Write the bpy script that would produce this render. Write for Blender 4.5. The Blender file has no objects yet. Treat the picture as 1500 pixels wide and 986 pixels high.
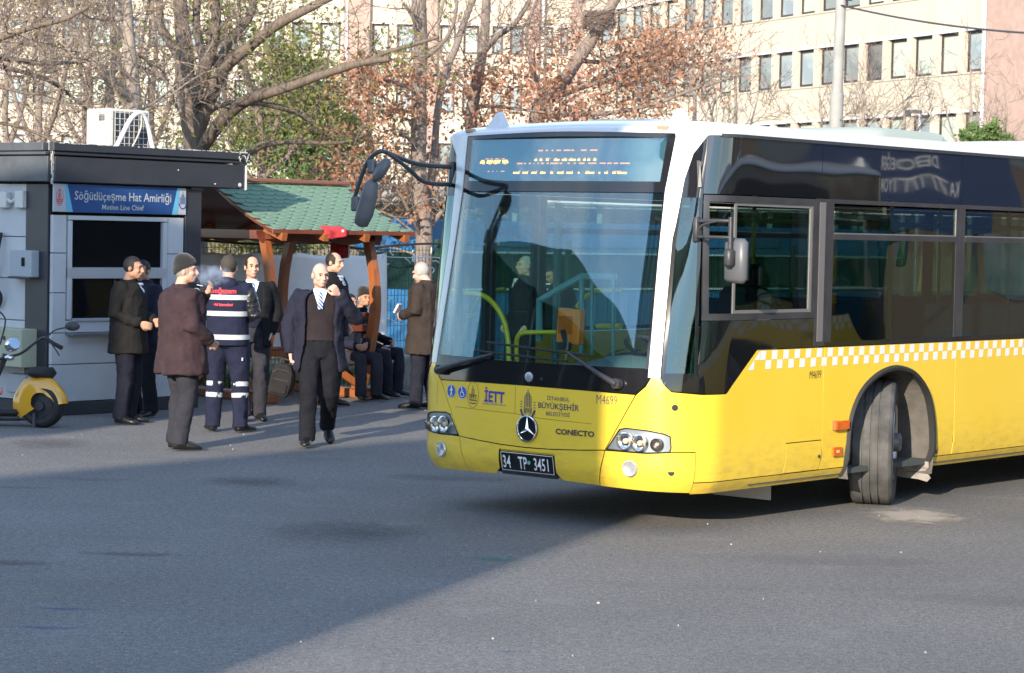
import bpy, bmesh, math, random
import numpy as np
from mathutils import Vector, Matrix, noise
random.seed(7)
C = bpy.context.scene.collection
S = bpy.context.scene
PI = math.pi

# ---------------------------------------------------------------- camera, world, sun, exposure
FPX, PIT, ROL, CH = 3415.6, 0.0452, 0.0213, 2.03          # focal length in photo pixels, pitch, roll, height
fwd = Vector((0, math.cos(PIT), -math.sin(PIT)))
up0 = Vector((0, math.sin(PIT), math.cos(PIT)))
rt0 = Vector((1, 0, 0))
cr, sr = math.cos(ROL), math.sin(ROL)
rt = rt0 * cr + up0 * sr
up = up0 * cr - rt0 * sr
cam = bpy.data.cameras.new("camera"); camo = bpy.data.objects.new("camera", cam); C.objects.link(camo)
M = Matrix((rt, up, -fwd)).transposed().to_4x4(); M.translation = Vector((0, 0, CH)); camo.matrix_world = M
cam.sensor_width = 36; cam.lens = FPX / 1500 * 36
cam.clip_start = 0.1; cam.clip_end = 3000
cam.dof.use_dof = True; cam.dof.focus_distance = 17.0; cam.dof.aperture_fstop = 9.0
S.camera = camo
SUN_AZ, SUN_EL = math.radians(20), math.radians(17)     # light travels towards +y, turned az to the right
w = bpy.data.worlds.new("World"); S.world = w; w.use_nodes = True
nt = w.node_tree; nt.nodes.clear()
out = nt.nodes.new('ShaderNodeOutputWorld'); bg = nt.nodes.new('ShaderNodeBackground')
sky = nt.nodes.new('ShaderNodeTexSky'); sky.sky_type = 'NISHITA'; sky.sun_disc = False
sky.sun_elevation = SUN_EL; sky.sun_rotation = math.radians(180 + 20); sky.air_density = 1.0; sky.dust_density = 0.1; sky.ozone_density = 2.6
tc = nt.nodes.new('ShaderNodeTexCoord'); mp = nt.nodes.new('ShaderNodeMapping'); mp.inputs['Scale'].default_value = (1, 1, 3.2)
nz = nt.nodes.new('ShaderNodeTexNoise'); nz.inputs['Scale'].default_value = 2.3; nz.inputs['Detail'].default_value = 8; nz.inputs['Roughness'].default_value = .55
rp = nt.nodes.new('ShaderNodeValToRGB'); rp.color_ramp.elements[0].position = .50; rp.color_ramp.elements[1].position = .72
mx = nt.nodes.new('ShaderNodeMix'); mx.data_type = 'RGBA'
mx.inputs['B'].default_value = (6.5, 6.7, 7.2, 1)
L = nt.links.new
L(tc.outputs['Generated'], mp.inputs['Vector']); L(mp.outputs['Vector'], nz.inputs['Vector']); L(nz.outputs['Fac'], rp.inputs['Fac'])
L(rp.outputs['Color'], mx.inputs['Factor']); L(sky.outputs['Color'], mx.inputs['A']); L(mx.outputs['Result'], bg.inputs['Color'])
L(bg.outputs['Background'], out.inputs['Surface'])
bg.inputs['Strength'].default_value = 0.15
sl = bpy.data.lights.new("sun", 'SUN'); sl.energy = 3.2; sl.angle = math.radians(.5); sl.color = (1, .87, .70)
so = bpy.data.objects.new("sun", sl); C.objects.link(so); so.location = (-10, -20, 30)
sd = Vector((math.sin(SUN_AZ) * math.cos(SUN_EL), math.cos(SUN_AZ) * math.cos(SUN_EL), -math.sin(SUN_EL)))
so.rotation_euler = sd.to_track_quat('-Z', 'Y').to_euler()
S.view_settings.view_transform = 'Standard'; S.view_settings.look = 'None'; S.view_settings.gamma = 1
S.view_settings.exposure = 1.42

def ray(px, py):
    X, Y = px - 750, py - 493
    return (fwd + rt * (X / FPX) - up * (Y / FPX))
def at(px, py, Y):
    "world point seen at a photo pixel, Y metres deep"
    d = ray(px, py); return Vector((0, 0, CH)) + d * (Y / d.y)
def gnd(px, py, z=0):
    d = ray(px, py); return Vector((0, 0, CH)) + d * ((z - CH) / d.z)

# ---------------------------------------------------------------- helpers
def new_mesh(name, verts, faces, smooth=False, sharp=None):
    me = bpy.data.meshes.new(name); me.from_pydata([tuple(v) for v in verts], [], faces); me.update()
    if smooth:
        me.polygons.foreach_set('use_smooth', [True] * len(me.polygons))
        if sharp: me.set_sharp_from_angle(angle=math.radians(sharp))
    return me
def link(name, me, mat=None, parent=None, loc=None):
    o = bpy.data.objects.new(name, me); C.objects.link(o)
    if mat is not None and not me.materials: me.materials.append(mat)
    if parent: o.parent = parent
    if loc is not None: o.location = loc
    return o
def empty(name, loc=(0, 0, 0), rz=0):
    o = bpy.data.objects.new(name, None); C.objects.link(o); o.location = loc; o.rotation_euler = (0, 0, rz); o.empty_display_size = .2
    return o
def tag(o, label=None, cat=None, group=None, kind=None):
    if label: o['label'] = label
    if cat: o['category'] = cat
    if group: o['group'] = group
    if kind: o['kind'] = kind
    return o
class MB:
    "collects shapes and links them as one mesh"
    def __init__(s): s.v = []; s.f = []
    def add(s, vs, fs):
        n = len(s.v); s.v += [tuple(v) for v in vs]; s.f += [tuple(i + n for i in f) for f in fs]; return s
    def box(s, c, d, rz=0, bev=0, R=None):
        cx, cy, cz = c; hx, hy, hz = d[0] / 2, d[1] / 2, d[2] / 2
        if bev:
            b = min(bev, hx * .9, hy * .9, hz * .9); vs = []; 
            for z, k in ((-hz, b), (-hz + b, 0), (hz - b, 0), (hz, b)):
                for sx, sy in ((-1, -1), (1, -1), (1, 1), (-1, 1)):
                    if k: vs.append((sx * (hx - b), sy * (hy - b), z))
                    else:
                        a_, b_ = (sx * (hx - b), sy * hy, z), (sx * hx, sy * (hy - b), z)
                        vs += ([a_, b_] if sx * sy < 0 else [b_, a_])
            # rings: 0:4 bottom, 4:12, 12:20, 20:24 top
            fs = [(3, 2, 1, 0), (20, 21, 22, 23)]
            for i in range(8): j = (i + 1) % 8; fs.append((4 + i, 4 + j, 12 + j, 12 + i))
            r = list(range(4, 12)); t = list(range(12, 20))
            # order of octagon corners for each corner: find nearest
            def cor(i): return vs[i]
            for base, ring, top in ((0, r, False), (20, t, True)):
                for i in range(8):
                    j = (i + 1) % 8; a_, b_ = ring[i], ring[j]
                    na = min(range(4), key=lambda q: (vs[base + q][0] - vs[a_][0]) ** 2 + (vs[base + q][1] - vs[a_][1]) ** 2)
                    nb = min(range(4), key=lambda q: (vs[base + q][0] - vs[b_][0]) ** 2 + (vs[base + q][1] - vs[b_][1]) ** 2)
                    f = (b_, a_, base + na) if na == nb else (b_, a_, base + na, base + nb)
                    fs.append(f[::-1] if top else f)
        else:
            vs = [(x, y, z) for z in (-hz, hz) for x, y in ((-hx, -hy), (hx, -hy), (hx, hy), (-hx, hy))]
            fs = [(3, 2, 1, 0), (4, 5, 6, 7), (0, 1, 5, 4), (1, 2, 6, 5), (2, 3, 7, 6), (3, 0, 4, 7)]
        if R is not None: vs = [R @ Vector(v) for v in vs]
        elif rz:
            c_, s_ = math.cos(rz), math.sin(rz); vs = [(x * c_ - y * s_, x * s_ + y * c_, z) for x, y, z in vs]
        return s.add([(v[0] + cx, v[1] + cy, v[2] + cz) for v in vs], fs)
    def beam(s, a, b, wd, th, upv=(0, 0, 1), bev=0):
        "rectangular bar from a to b"
        a, b = Vector(a), Vector(b); d = b - a; l = d.length; d.normalize(); u = Vector(upv)
        x = d.cross(u)
        if x.length < 1e-4: x = d.cross(Vector((1, 0, 0)))
        x.normalize(); u = x.cross(d)
        R = Matrix((x, d, u)).transposed()
        return s.box((a + b) / 2, (wd, l, th), R=R, bev=bev)
    def tube(s, pts, rad, n=8, cap=True, flat=1.0):
        pts = [Vector(p) for p in pts]; m = len(pts)
        rads = rad if isinstance(rad, (list, tuple)) else [rad] * m
        base = len(s.v); prev = None
        for i, p in enumerate(pts):
            t = (pts[min(i + 1, m - 1)] - pts[max(i - 1, 0)])
            if t.length < 1e-9: t = Vector((0, 0, 1))
            t.normalize()
            if prev is None:
                prev = t.orthogonal().normalized()
            nrm = (prev - t * prev.dot(t))
            if nrm.length < 1e-6: nrm = t.orthogonal()
            nrm.normalize(); prev = nrm; bn = t.cross(nrm)
            for k in range(n):
                a = 2 * PI * k / n; s.v.append(tuple(p + (nrm * math.cos(a) + bn * math.sin(a) * flat) * rads[i]))
        for i in range(m - 1):
            for k in range(n):
                k2 = (k + 1) % n; s.f.append((base + i * n + k, base + i * n + k2, base + (i + 1) * n + k2, base + (i + 1) * n + k))
        if cap:
            s.f.append(tuple(base + k for k in range(n))[::-1]); s.f.append(tuple(base + (m - 1) * n + k for k in range(n)))
        return s
    def disc(s, c, nrm, r, h, n=20, r2=None):
        "short cylinder or cone frustum"
        c = Vector(c); nrm = Vector(nrm).normalized()
        return s.tube([c, c + nrm * h], [r, r2 if r2 is not None else r], n)
    def lathe(s, prof, c, ax, n=32):
        "prof: list of (radius, along axis)"
        c = Vector(c); ax = Vector(ax).normalized(); u = ax.orthogonal().normalized(); v = ax.cross(u); base = len(s.v); m = len(prof)
        for r, h in prof:
            for k in range(n):
                a = 2 * PI * k / n; s.v.append(tuple(c + ax * h + (u * math.cos(a) + v * math.sin(a)) * r))
        for i in range(m - 1):
            for k in range(n):
                k2 = (k + 1) % n; s.f.append((base + i * n + k, base + i * n + k2, base + (i + 1) * n + k2, base + (i + 1) * n + k))
        return s
    def ell(s, c, r, nu=12, nv=8, R=None):
        base = len(s.v); c = Vector(c)
        vs = [(0, 0, -1)] + [(math.cos(2 * PI * k / nu) * math.cos(t), math.sin(2 * PI * k / nu) * math.cos(t), math.sin(t)) for t in [(-.5 + (i + 1) / nv) * PI for i in range(nv - 1)] for k in range(nu)] + [(0, 0, 1)]
        for v in vs:
            q = Vector((v[0] * r[0], v[1] * r[1], v[2] * r[2]))
            if R is not None: q = R @ q
            s.v.append(tuple(q + c))
        for k in range(nu):
            s.f.append((base, base + 1 + (k + 1) % nu, base + 1 + k))
            for i in range(nv - 2):
                a = base + 1 + i * nu; s.f.append((a + k, a + (k + 1) % nu, a + nu + (k + 1) % nu, a + nu + k))
            a = base + 1 + (nv - 2) * nu; s.f.append((a + k, a + (k + 1) % nu, base + 1 + (nv - 1) * nu))
        return s
    def mesh(s, name, smooth=False, sharp=40): return new_mesh(name, s.v, s.f, smooth, sharp)
    def build(s, name, mat=None, parent=None, smooth=False, sharp=40, loc=None):
        return link(name, s.mesh(name, smooth, sharp), mat, parent, loc)
def cat(pts, n=6, closed=False):
    "Catmull-Rom through points"
    P = [Vector(p) for p in pts]; m = len(P); o = []
    for i in range(m - 1 if not closed else m):
        g = lambda k: P[k % m] if closed else P[max(0, min(m - 1, k))]
        a, b, c, d = g(i - 1), g(i), g(i + 1), g(i + 2)
        for k in range(n):
            t = k / n; o.append(.5 * ((2 * b) + (c - a) * t + (2 * a - 5 * b + 4 * c - d) * t * t + (3 * b - a - 3 * c + d) * t ** 3))
    if not closed: o.append(P[-1])
    return o

# ---------------------------------------------------------------- materials
_m = {}
def rgb(c): return (c[0], c[1], c[2], 1)
def mat(name, c, rough=.6, metal=0, c2=None, scale=8, det=5, bump=0, bscale=None, coat=0, spec=None, stretch=None, lo=.35, hi=.65, emit=None, dirt=0, sheen=0):
    if name in _m: return _m[name]
    m = bpy.data.materials.new(name); m.use_nodes = True; n = m.node_tree; b = n.nodes['Principled BSDF']; lk = n.links.new
    b.inputs['Base Color'].default_value = rgb(c); b.inputs['Roughness'].default_value = rough; b.inputs['Metallic'].default_value = metal
    if coat: b.inputs['Coat Weight'].default_value = coat; b.inputs['Coat Roughness'].default_value = .04
    if spec is not None: b.inputs['Specular IOR Level'].default_value = spec
    if sheen: b.inputs['Sheen Weight'].default_value = sheen; b.inputs['Sheen Roughness'].default_value = .5
    if emit: b.inputs['Emission Color'].default_value = rgb(emit[0]); b.inputs['Emission Strength'].default_value = emit[1]
    if c2 or bump:
        t = n.nodes.new('ShaderNodeTexCoord'); mpn = n.nodes.new('ShaderNodeMapping'); lk(t.outputs['Object'], mpn.inputs['Vector'])
        if stretch: mpn.inputs['Scale'].default_value = stretch
    if c2:
        z = n.nodes.new('ShaderNodeTexNoise'); z.inputs['Scale'].default_value = scale; z.inputs['Detail'].default_value = det; z.inputs['Roughness'].default_value = .6
        r = n.nodes.new('ShaderNodeValToRGB'); r.color_ramp.elements[0].position = lo; r.color_ramp.elements[1].position = hi
        r.color_ramp.elements[0].color = rgb(c); r.color_ramp.elements[1].color = rgb(c2)
        lk(mpn.outputs[0], z.inputs['Vector']); lk(z.outputs['Fac'], r.inputs['Fac']); lk(r.outputs['Color'], b.inputs['Base Color'])
    if bump:
        z2 = n.nodes.new('ShaderNodeTexNoise'); z2.inputs['Scale'].default_value = bscale or scale * 4; z2.inputs['Detail'].default_value = 4
        bp = n.nodes.new('ShaderNodeBump'); bp.inputs['Strength'].default_value = min(1, bump); bp.inputs['Distance'].default_value = .01 if bump <= 1 else .01 * bump
        lk(mpn.outputs[0], z2.inputs['Vector']); lk(z2.outputs['Fac'], bp.inputs['Height']); lk(bp.outputs['Normal'], b.inputs['Normal'])
    _m[name] = m; return m
def glassmat(name, tint, refl=(1, 1, 1), f0=.08, rough=.01, wave=0, wscale=.8, haze=None):
    "sheet glass: what is behind shows through its tint, the surface mirrors by a fresnel law"
    if name in _m: return _m[name]
    m = bpy.data.materials.new(name); m.use_nodes = True; n = m.node_tree; n.nodes.clear(); lk = n.links.new
    o = n.nodes.new('ShaderNodeOutputMaterial'); mixs = n.nodes.new('ShaderNodeMixShader')
    tr = n.nodes.new('ShaderNodeBsdfTransparent'); tr.inputs['Color'].default_value = rgb(tint)
    gl = n.nodes.new('ShaderNodeBsdfGlossy'); gl.inputs['Roughness'].default_value = rough; gl.inputs['Color'].default_value = rgb(refl)
    lw = n.nodes.new('ShaderNodeLayerWeight'); lw.inputs['Blend'].default_value = .5
    pw = n.nodes.new('ShaderNodeMath'); pw.operation = 'POWER'; pw.inputs[1].default_value = 4.0
    mr = n.nodes.new('ShaderNodeMapRange'); mr.inputs['To Min'].default_value = f0; mr.inputs['To Max'].default_value = 1
    lk(lw.outputs['Facing'], pw.inputs[0]); lk(pw.outputs[0], mr.inputs['Value']); lk(mr.outputs['Result'], mixs.inputs['Fac'])
    src = tr.outputs[0]
    if haze:
        df = n.nodes.new('ShaderNodeBsdfDiffuse'); df.inputs['Color'].default_value = rgb(haze[0]); m2 = n.nodes.new('ShaderNodeMixShader'); m2.inputs['Fac'].default_value = haze[1]
        lk(tr.outputs[0], m2.inputs[1]); lk(df.outputs[0], m2.inputs[2]); src = m2.outputs[0]
    lk(src, mixs.inputs[1]); lk(gl.outputs[0], mixs.inputs[2]); lk(mixs.outputs[0], o.inputs['Surface'])
    if wave:
        t = n.nodes.new('ShaderNodeTexCoord'); z2 = n.nodes.new('ShaderNodeTexNoise'); z2.inputs['Scale'].default_value = wscale; z2.inputs['Detail'].default_value = 1
        bp = n.nodes.new('ShaderNodeBump'); bp.inputs['Strength'].default_value = 1; bp.inputs['Distance'].default_value = wave
        lk(t.outputs['Object'], z2.inputs['Vector']); lk(z2.outputs['Fac'], bp.inputs['Height']); lk(bp.outputs['Normal'], gl.inputs['Normal'])
    _m[name] = m; return m
def text_mesh(s, size=1.0, bold=0.0, align='CENTER', space=1.0):
    cu = bpy.data.curves.new('t', 'FONT'); cu.body = s; cu.size = size; cu.align_x = align; cu.offset = bold; cu.resolution_u = 2; cu.space_character = space
    o = bpy.data.objects.new('t', cu); C.objects.link(o)
    dg = bpy.context.evaluated_depsgraph_get(); me = bpy.data.meshes.new_from_object(o.evaluated_get(dg)); bpy.data.objects.remove(o)
    vs = [v.co.copy() for v in me.vertices]; fs = [tuple(p.vertices) for p in me.polygons]; bpy.data.meshes.remove(me)
    return vs, fs
# ================================================================ THE CITY BUS
# bus coordinates: w = metres in from the driver's side, l = metres back from the nose, z = height (+ZO)
BX, BY, BTH, ZO = 1.1216, 15.473, 0.7044, 0.147
bus = empty('city_bus', (BX, BY, 0), -BTH)
tag(bus, 'yellow and white low floor city bus with chequered band turning into the yard', 'bus')
# material set
M_yel = mat('bus yellow paint', (.84, .575, .045), .30, c2=(.86, .60, .06), scale=1.3, bump=.03, bscale=3, coat=.5)
def grime(m):
    "road dirt thrown up on the lower panels, in streaks"
    n = m.node_tree; b = n.nodes['Principled BSDF']; lk = n.links.new; src = b.inputs['Base Color'].links[0].from_socket
    t = n.nodes.new('ShaderNodeTexCoord'); sp = n.nodes.new('ShaderNodeSeparateXYZ'); lk(t.outputs['Object'], sp.inputs[0])
    mr = n.nodes.new('ShaderNodeMapRange'); mr.inputs['From Min'].default_value = .75; mr.inputs['From Max'].default_value = .22; lk(sp.outputs['Z'], mr.inputs['Value'])
    mp = n.nodes.new('ShaderNodeMapping'); mp.inputs['Scale'].default_value = (3, 3, 9); lk(t.outputs['Object'], mp.inputs['Vector']); z = n.nodes.new('ShaderNodeTexNoise'); z.inputs['Scale'].default_value = 2.2; z.inputs['Detail'].default_value = 9; z.inputs['Roughness'].default_value = .7; lk(mp.outputs[0], z.inputs['Vector'])
    r = n.nodes.new('ShaderNodeMapRange'); r.inputs['From Min'].default_value = .45; r.inputs['From Max'].default_value = .75; r.inputs['To Max'].default_value = .55; lk(z.outputs['Fac'], r.inputs['Value'])
    mu = n.nodes.new('ShaderNodeMath'); mu.operation = 'MULTIPLY'; lk(mr.outputs[0], mu.inputs[0]); lk(r.outputs[0], mu.inputs[1])
    x = n.nodes.new('ShaderNodeMix'); x.data_type = 'RGBA'; lk(mu.outputs[0], x.inputs['Factor']); lk(src, x.inputs['A']); x.inputs['B'].default_value = (.20, .155, .08, 1); lk(x.outputs['Result'], b.inputs['Base Color'])
grime(M_yel)
M_whi = mat('bus white paint', (.66, .67, .69), .3, c2=(.60, .61, .63), scale=2, coat=.4)
M_blk = mat('gloss black panel', (.012, .012, .014), .06, spec=.7)
M_blkw = None
M_plas = mat('dark grey plastic', (.035, .036, .04), .45, c2=(.05, .05, .055), scale=30)
M_trim = mat('anodised dark trim', (.035, .035, .040), .35, c2=(.05, .05, .055), scale=5)
M_alu = mat('aluminium trim', (.42, .41, .40), .35, metal=.7)
M_rub = mat('black rubber', (.02, .02, .021), .75)
M_seam = mat('panel gap', (.012, .010, .006), .8)
M_seamy = mat('panel gap on yellow', (.30, .20, .01), .7)
M_wind = glassmat('windscreen glass', (.86, .965, .955), (.9, .97, 1), f0=.085, wave=.006, wscale=.9)
M_disp = glassmat('display glass', (.75, .90, .92), (.85, .95, 1), f0=.13, wave=.012, wscale=1.5)
M_side = glassmat('tinted side glass', (.42, .55, .52), (1, 1, 1), f0=.075, wave=.012, wscale=.8)
M_quart = glassmat('quarter glass', (.30, .48, .46), (.9, 1, 1), f0=.10, wave=.004)
def gloss_black():
    m = mat('wavy black glass', (.008, .009, .011), .03, spec=.8)
    n = m.node_tree; b = n.nodes['Principled BSDF']; b.inputs['IOR'].default_value = 1.7
    t = n.nodes.new('ShaderNodeTexCoord'); z2 = n.nodes.new('ShaderNodeTexNoise'); z2.inputs['Scale'].default_value = .9; z2.inputs['Detail'].default_value = 1
    bp = n.nodes.new('ShaderNodeBump'); bp.inputs['Strength'].default_value = 1; bp.inputs['Distance'].default_value = .014
    n.links.new(t.outputs['Object'], z2.inputs['Vector']); n.links.new(z2.outputs['Fac'], bp.inputs['Height'])
    n.links.new(bp.outputs['Normal'], b.inputs['Normal']); return m
M_blkw = gloss_black()
# plan curve of the nose, half, as dense polyline from the side seam to the centre
E0 = .50
_pl = cat([(0, .64, 0), (0, E0, 0), (.012, .415, 0), (.045, .315, 0), (.10, .215, 0), (.165, .14, 0), (.26, .075, 0), (.42, .022, 0), (.75, -.025, 0), (1.0, -.045, 0), (1.275, -.053, 0)], 8)
_pl = [p for p in _pl if p.y <= E0 + 1e-4 or p.x > 0]
_pl = [p for p in _pl if not (p.x <= 1e-6 and p.y > E0 + 1e-4)]
_PW = np.array([p.x for p in _pl]); _PL = np.array([p.y for p in _pl]); _PW = np.maximum.accumulate(_PW)
_PS = np.concatenate([[0], np.cumsum(np.hypot(np.diff(_PW), np.diff(_PL)))]); SC = float(_PS[-1])
def rake(z): return 0 if z < 1.15 else (z - 1.15) * .17
def sw(wv):
    return float(np.interp(wv, _PW, _PS)) if wv <= 1.275 else 2 * SC - float(np.interp(2.55 - wv, _PW, _PS))
_G = .5 + .5 * np.clip(_PW / .25, 0, 1) ** 2 * (3 - 2 * np.clip(_PW / .25, 0, 1))     # the rake fades towards the side
def sl(l, z):
    e = E0 + .5 * rake(z)
    if l >= e: return e - l
    A = _PL + rake(z) * _G; k = int(np.argmin(A[:len(A) // 2])) + 1
    return float(np.interp(-l, -A[:k], _PS[:k]))
def sR(l, z): return 2 * SC - sl(l, z)
def NS(s_): return float(np.interp(s_, (-.3, -.1, 0, .02, .05, .08, .1, .15, .19, .25, .3, .35, .38, .5), (-.1, .085, .161, .177, .204, .233, .253, .307, .350, .408, .453, .497, .524, .639)))
def NP(pts): return [(NS(a), z) for a, z in pts]
def _base(s, z):
    far = s > SC; t = 2 * SC - s if far else s
    if t < 0: wv, l, g_ = 0.0, E0 - t, .5
    else: wv, l, g_ = float(np.interp(t, _PS, _PW)), float(np.interp(t, _PS, _PL)), float(np.interp(t, _PS, _G))
    if far: wv = 2.55 - wv
    return wv, l + rake(z) * g_
def U(s, z, off=0):
    "point on the bus skin, off metres proud"
    wv, l = _base(s, z); a = _base(s - .02, z); b = _base(s + .02, z)
    tx, ty = b[0] - a[0], b[1] - a[1]; q = math.hypot(tx, ty) or 1
    nw, nl = ty / q, -tx / q          # outward: at the centre of the nose tx>0 -> normal (0,-1)
    tuck = .07 * max(0, (.60 - z) / .18) ** 2 if z < .6 else 0
    o = off - tuck
    return Vector((-(wv + nw * o), l + nl * o, z - ZO))
def panel(name, poly, m, off=0, thick=.006, du=.05, dv=.12, parent=bus, smooth=True, mapf=U):
    bm = bmesh.new(); vs = [bm.verts.new((p[0], p[1], 0)) for p in poly]; bm.faces.new(vs)
    us = [p[0] for p in poly]; zs = [p[1] for p in poly]
    def cuts(a, b, d, ax):
        n_ = int((b - a) / d)
        for i in range(1, n_ + 1):
            x = a + (b - a) * i / (n_ + 1)
            if ax == 0 and (x < -.25 or x > 2 * SC + .25) and i % 8: continue
            co = (x, 0, 0) if ax == 0 else (0, x, 0); no = (1, 0, 0) if ax == 0 else (0, 1, 0)
            bmesh.ops.bisect_plane(bm, geom=bm.verts[:] + bm.edges[:] + bm.faces[:], plane_co=co, plane_no=no, dist=1e-5)
    if du: cuts(min(us), max(us), du, 0)
    if dv: cuts(min(zs), max(zs), dv, 1)
    bmesh.ops.triangulate(bm, faces=[f for f in bm.faces if len(f.verts) > 4])
    bm.verts.index_update(); n = len(bm.verts)
    F = [mapf(v.co.x, v.co.y, off) for v in bm.verts]; K = [mapf(v.co.x, v.co.y, off - thick) for v in bm.verts]
    fs = [tuple(v.index for v in f.verts) for f in bm.faces]
    # face orientation: outward
    area = sum(poly[i][0] * poly[(i + 1) % len(poly)][1] - poly[(i + 1) % len(poly)][0] * poly[i][1] for i in range(len(poly)))
    fs0 = fs
    allf = [f for f in fs0] + [tuple(i + n for i in f[::-1]) for f in fs0]
    for e in bm.edges:
        if len(e.link_faces) == 1:
            f = e.link_faces[0]; l_ = [lp for lp in f.loops if lp.edge == e][0]
            a, b = l_.vert.index, l_.link_loop_next.vert.index
            allf.append((b, a, a + n, b + n))
    bm.free()
    me = bpy.data.meshes.new(name); me.from_pydata([tuple(v) for v in F + K], [], allf); me.update()
    b2 = bmesh.new(); b2.from_mesh(me); bmesh.ops.recalc_face_normals(b2, faces=b2.faces); b2.to_mesh(me); b2.free()
    if smooth:
        me.polygons.foreach_set('use_smooth', [True] * len(me.polygons)); me.set_sharp_from_angle(angle=math.radians(30))
    return link(name, me, m, parent)
SD = lambda pts: [(sl(l, z), z) for l, z in pts]          # side points (l, z)
FR = lambda pts: [(sw(a), z) for a, z in pts]             # front points (w, z)
MI = lambda pts: [(2 * SC - s_, z) for s_, z in pts][::-1]  # mirrored to the far side

# ---- hidden core so that panel gaps read dark
panel('body_core', [(-11.5, .47), (2 * SC + 11.5, .47), (2 * SC + 11.5, 1.06), (2 * SC + .3, 1.08), (-.3, 1.08), (-11.5, 1.06)], M_seam, off=-.02, thick=.01, du=.1) if False else None
core = [(sl(11.7, .48), .48), (sl(3.36, .48), .48)]
ARCH = [(2.115, .44), (2.11, .62), (2.125, .78), (2.165, .90), (2.25, 1.015), (2.36, 1.095), (2.50, 1.155), (2.63, 1.185), (2.75, 1.195), (2.88, 1.18), (3.01, 1.145), (3.13, 1.075), (3.225, .975), (3.28, .86), (3.315, .72), (3.33, .56), (3.33, .44)]
def shift(P, d): return [(a + d, z) for a, z in P]
# ---- near side lower panels
flapn = [(1.285, .50), (1.285, .72), (1.745, .72)]
panel('side_panel', SD([(.285, .50)] + flapn + [(1.752, .72), (1.752, 1.385), (.90, 1.385), (.545, 1.095), (.285, 1.095)]), M_yel)
panel('side_flap', SD([(1.292, .502), (1.746, .502), (1.746, .713), (1.292, .713)]), M_yel)
A1 = [(p.x, p.y) for p in cat([(a, z, 0) for a, z in ARCH], 3) if p.y >= .5]
panel('side_panel', SD([(1.760, .50), (2.11, .50)] + A1[0:] + [(3.33, .50), (3.645, .50), (3.645, 1.385), (1.760, 1.385)]), M_yel, dv=.2)
RA = 5.845
lx = [3.653, 5.35, 7.05]
for a, b in zip(lx, lx[1:]): panel('side_panel', SD([(a, .50), (b - .008, .50), (b - .008, 1.385), (a, 1.385)]), M_yel)
A2 = shift(A1, RA)
panel('side_panel', SD([(7.05, .50), (7.95, .50)] + A2 + [(9.175, .50), (9.9, .50), (9.9, 1.385), (7.05, 1.385)]), M_yel)
panel('side_panel', SD([(9.908, .50), (11.7, .50), (11.7, 1.385), (9.908, 1.385)]), M_yel)
panel('skirt', SD([(.285, .415), (2.11, .415), (2.11, .493), (.285, .493)]), M_yel, dv=.02)
panel('skirt', SD([(3.33, .415), (7.94, .415), (7.94, .493), (3.33, .493)]), M_yel, dv=.02)
panel('skirt', SD([(9.18, .415), (11.7, .415), (11.7, .493), (9.18, .493)]), M_yel, dv=.02)
# ---- far side, seen through the glass and from other places
for a, b in ((1.55, 4.6), (4.608, 7.0), (9.2, 11.7)): panel('side_panel', [(sR(l, z), z) for l, z in ((a, .42), (a, 1.385), (b, 1.385), (b, .42))], M_yel)
panel('side_panel', [(sR(l, z), z) for l, z in ([(7.008, .5), (7.94, .5)] + A2 + [(9.18, .5), (9.19, .5), (9.19, 1.385), (7.008, 1.385)])[::-1]], M_yel)
# ---- near side chequered band: raised vinyl squares in two rows
mb = MB()
k = 0; l0 = .93; c_ = .0715
while l0 + k * c_ < 11.6:
    la = l0 + k * c_; row = k % 2
    za, zb = ((1.318, 1.381), (1.252, 1.315))[row]
    if not any(abs(la + c_ / 2 - s_) < .02 for s_ in ()):
        q = []
        for l_ in (la + .001, la + c_ - .001): q.append(sl(l_, 1.3))
        if la > .99 or row == 0 or True:
            lim = .92 + (1.385 - zb) * 0
            if not (row == 1 and la < .86): mb.add([U(q[0], za, .0018), U(q[1], za, .0018), U(q[1], zb, .0018), U(q[0], zb, .0018)], [(0, 1, 2, 3)])
    k += 1
mb.add([U(sl(.925, 1.3), 1.381, .0018), U(sl(.86, 1.3), 1.318, .0018), U(sl(.925, 1.3), 1.318, .0018)], [(0, 1, 2)])
for la in (.79,): mb.add([U(sl(la, 1.3), 1.252, .0018), U(sl(la + .075, 1.3), 1.252, .0018), U(sl(la + .075, 1.3), 1.315, .0018), U(sl(la + .068, 1.3), 1.315, .0018)], [(0, 1, 2, 3)])
mb.build('chequered_band', mat('white vinyl', (.80, .80, .76), .4), bus)
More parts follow.
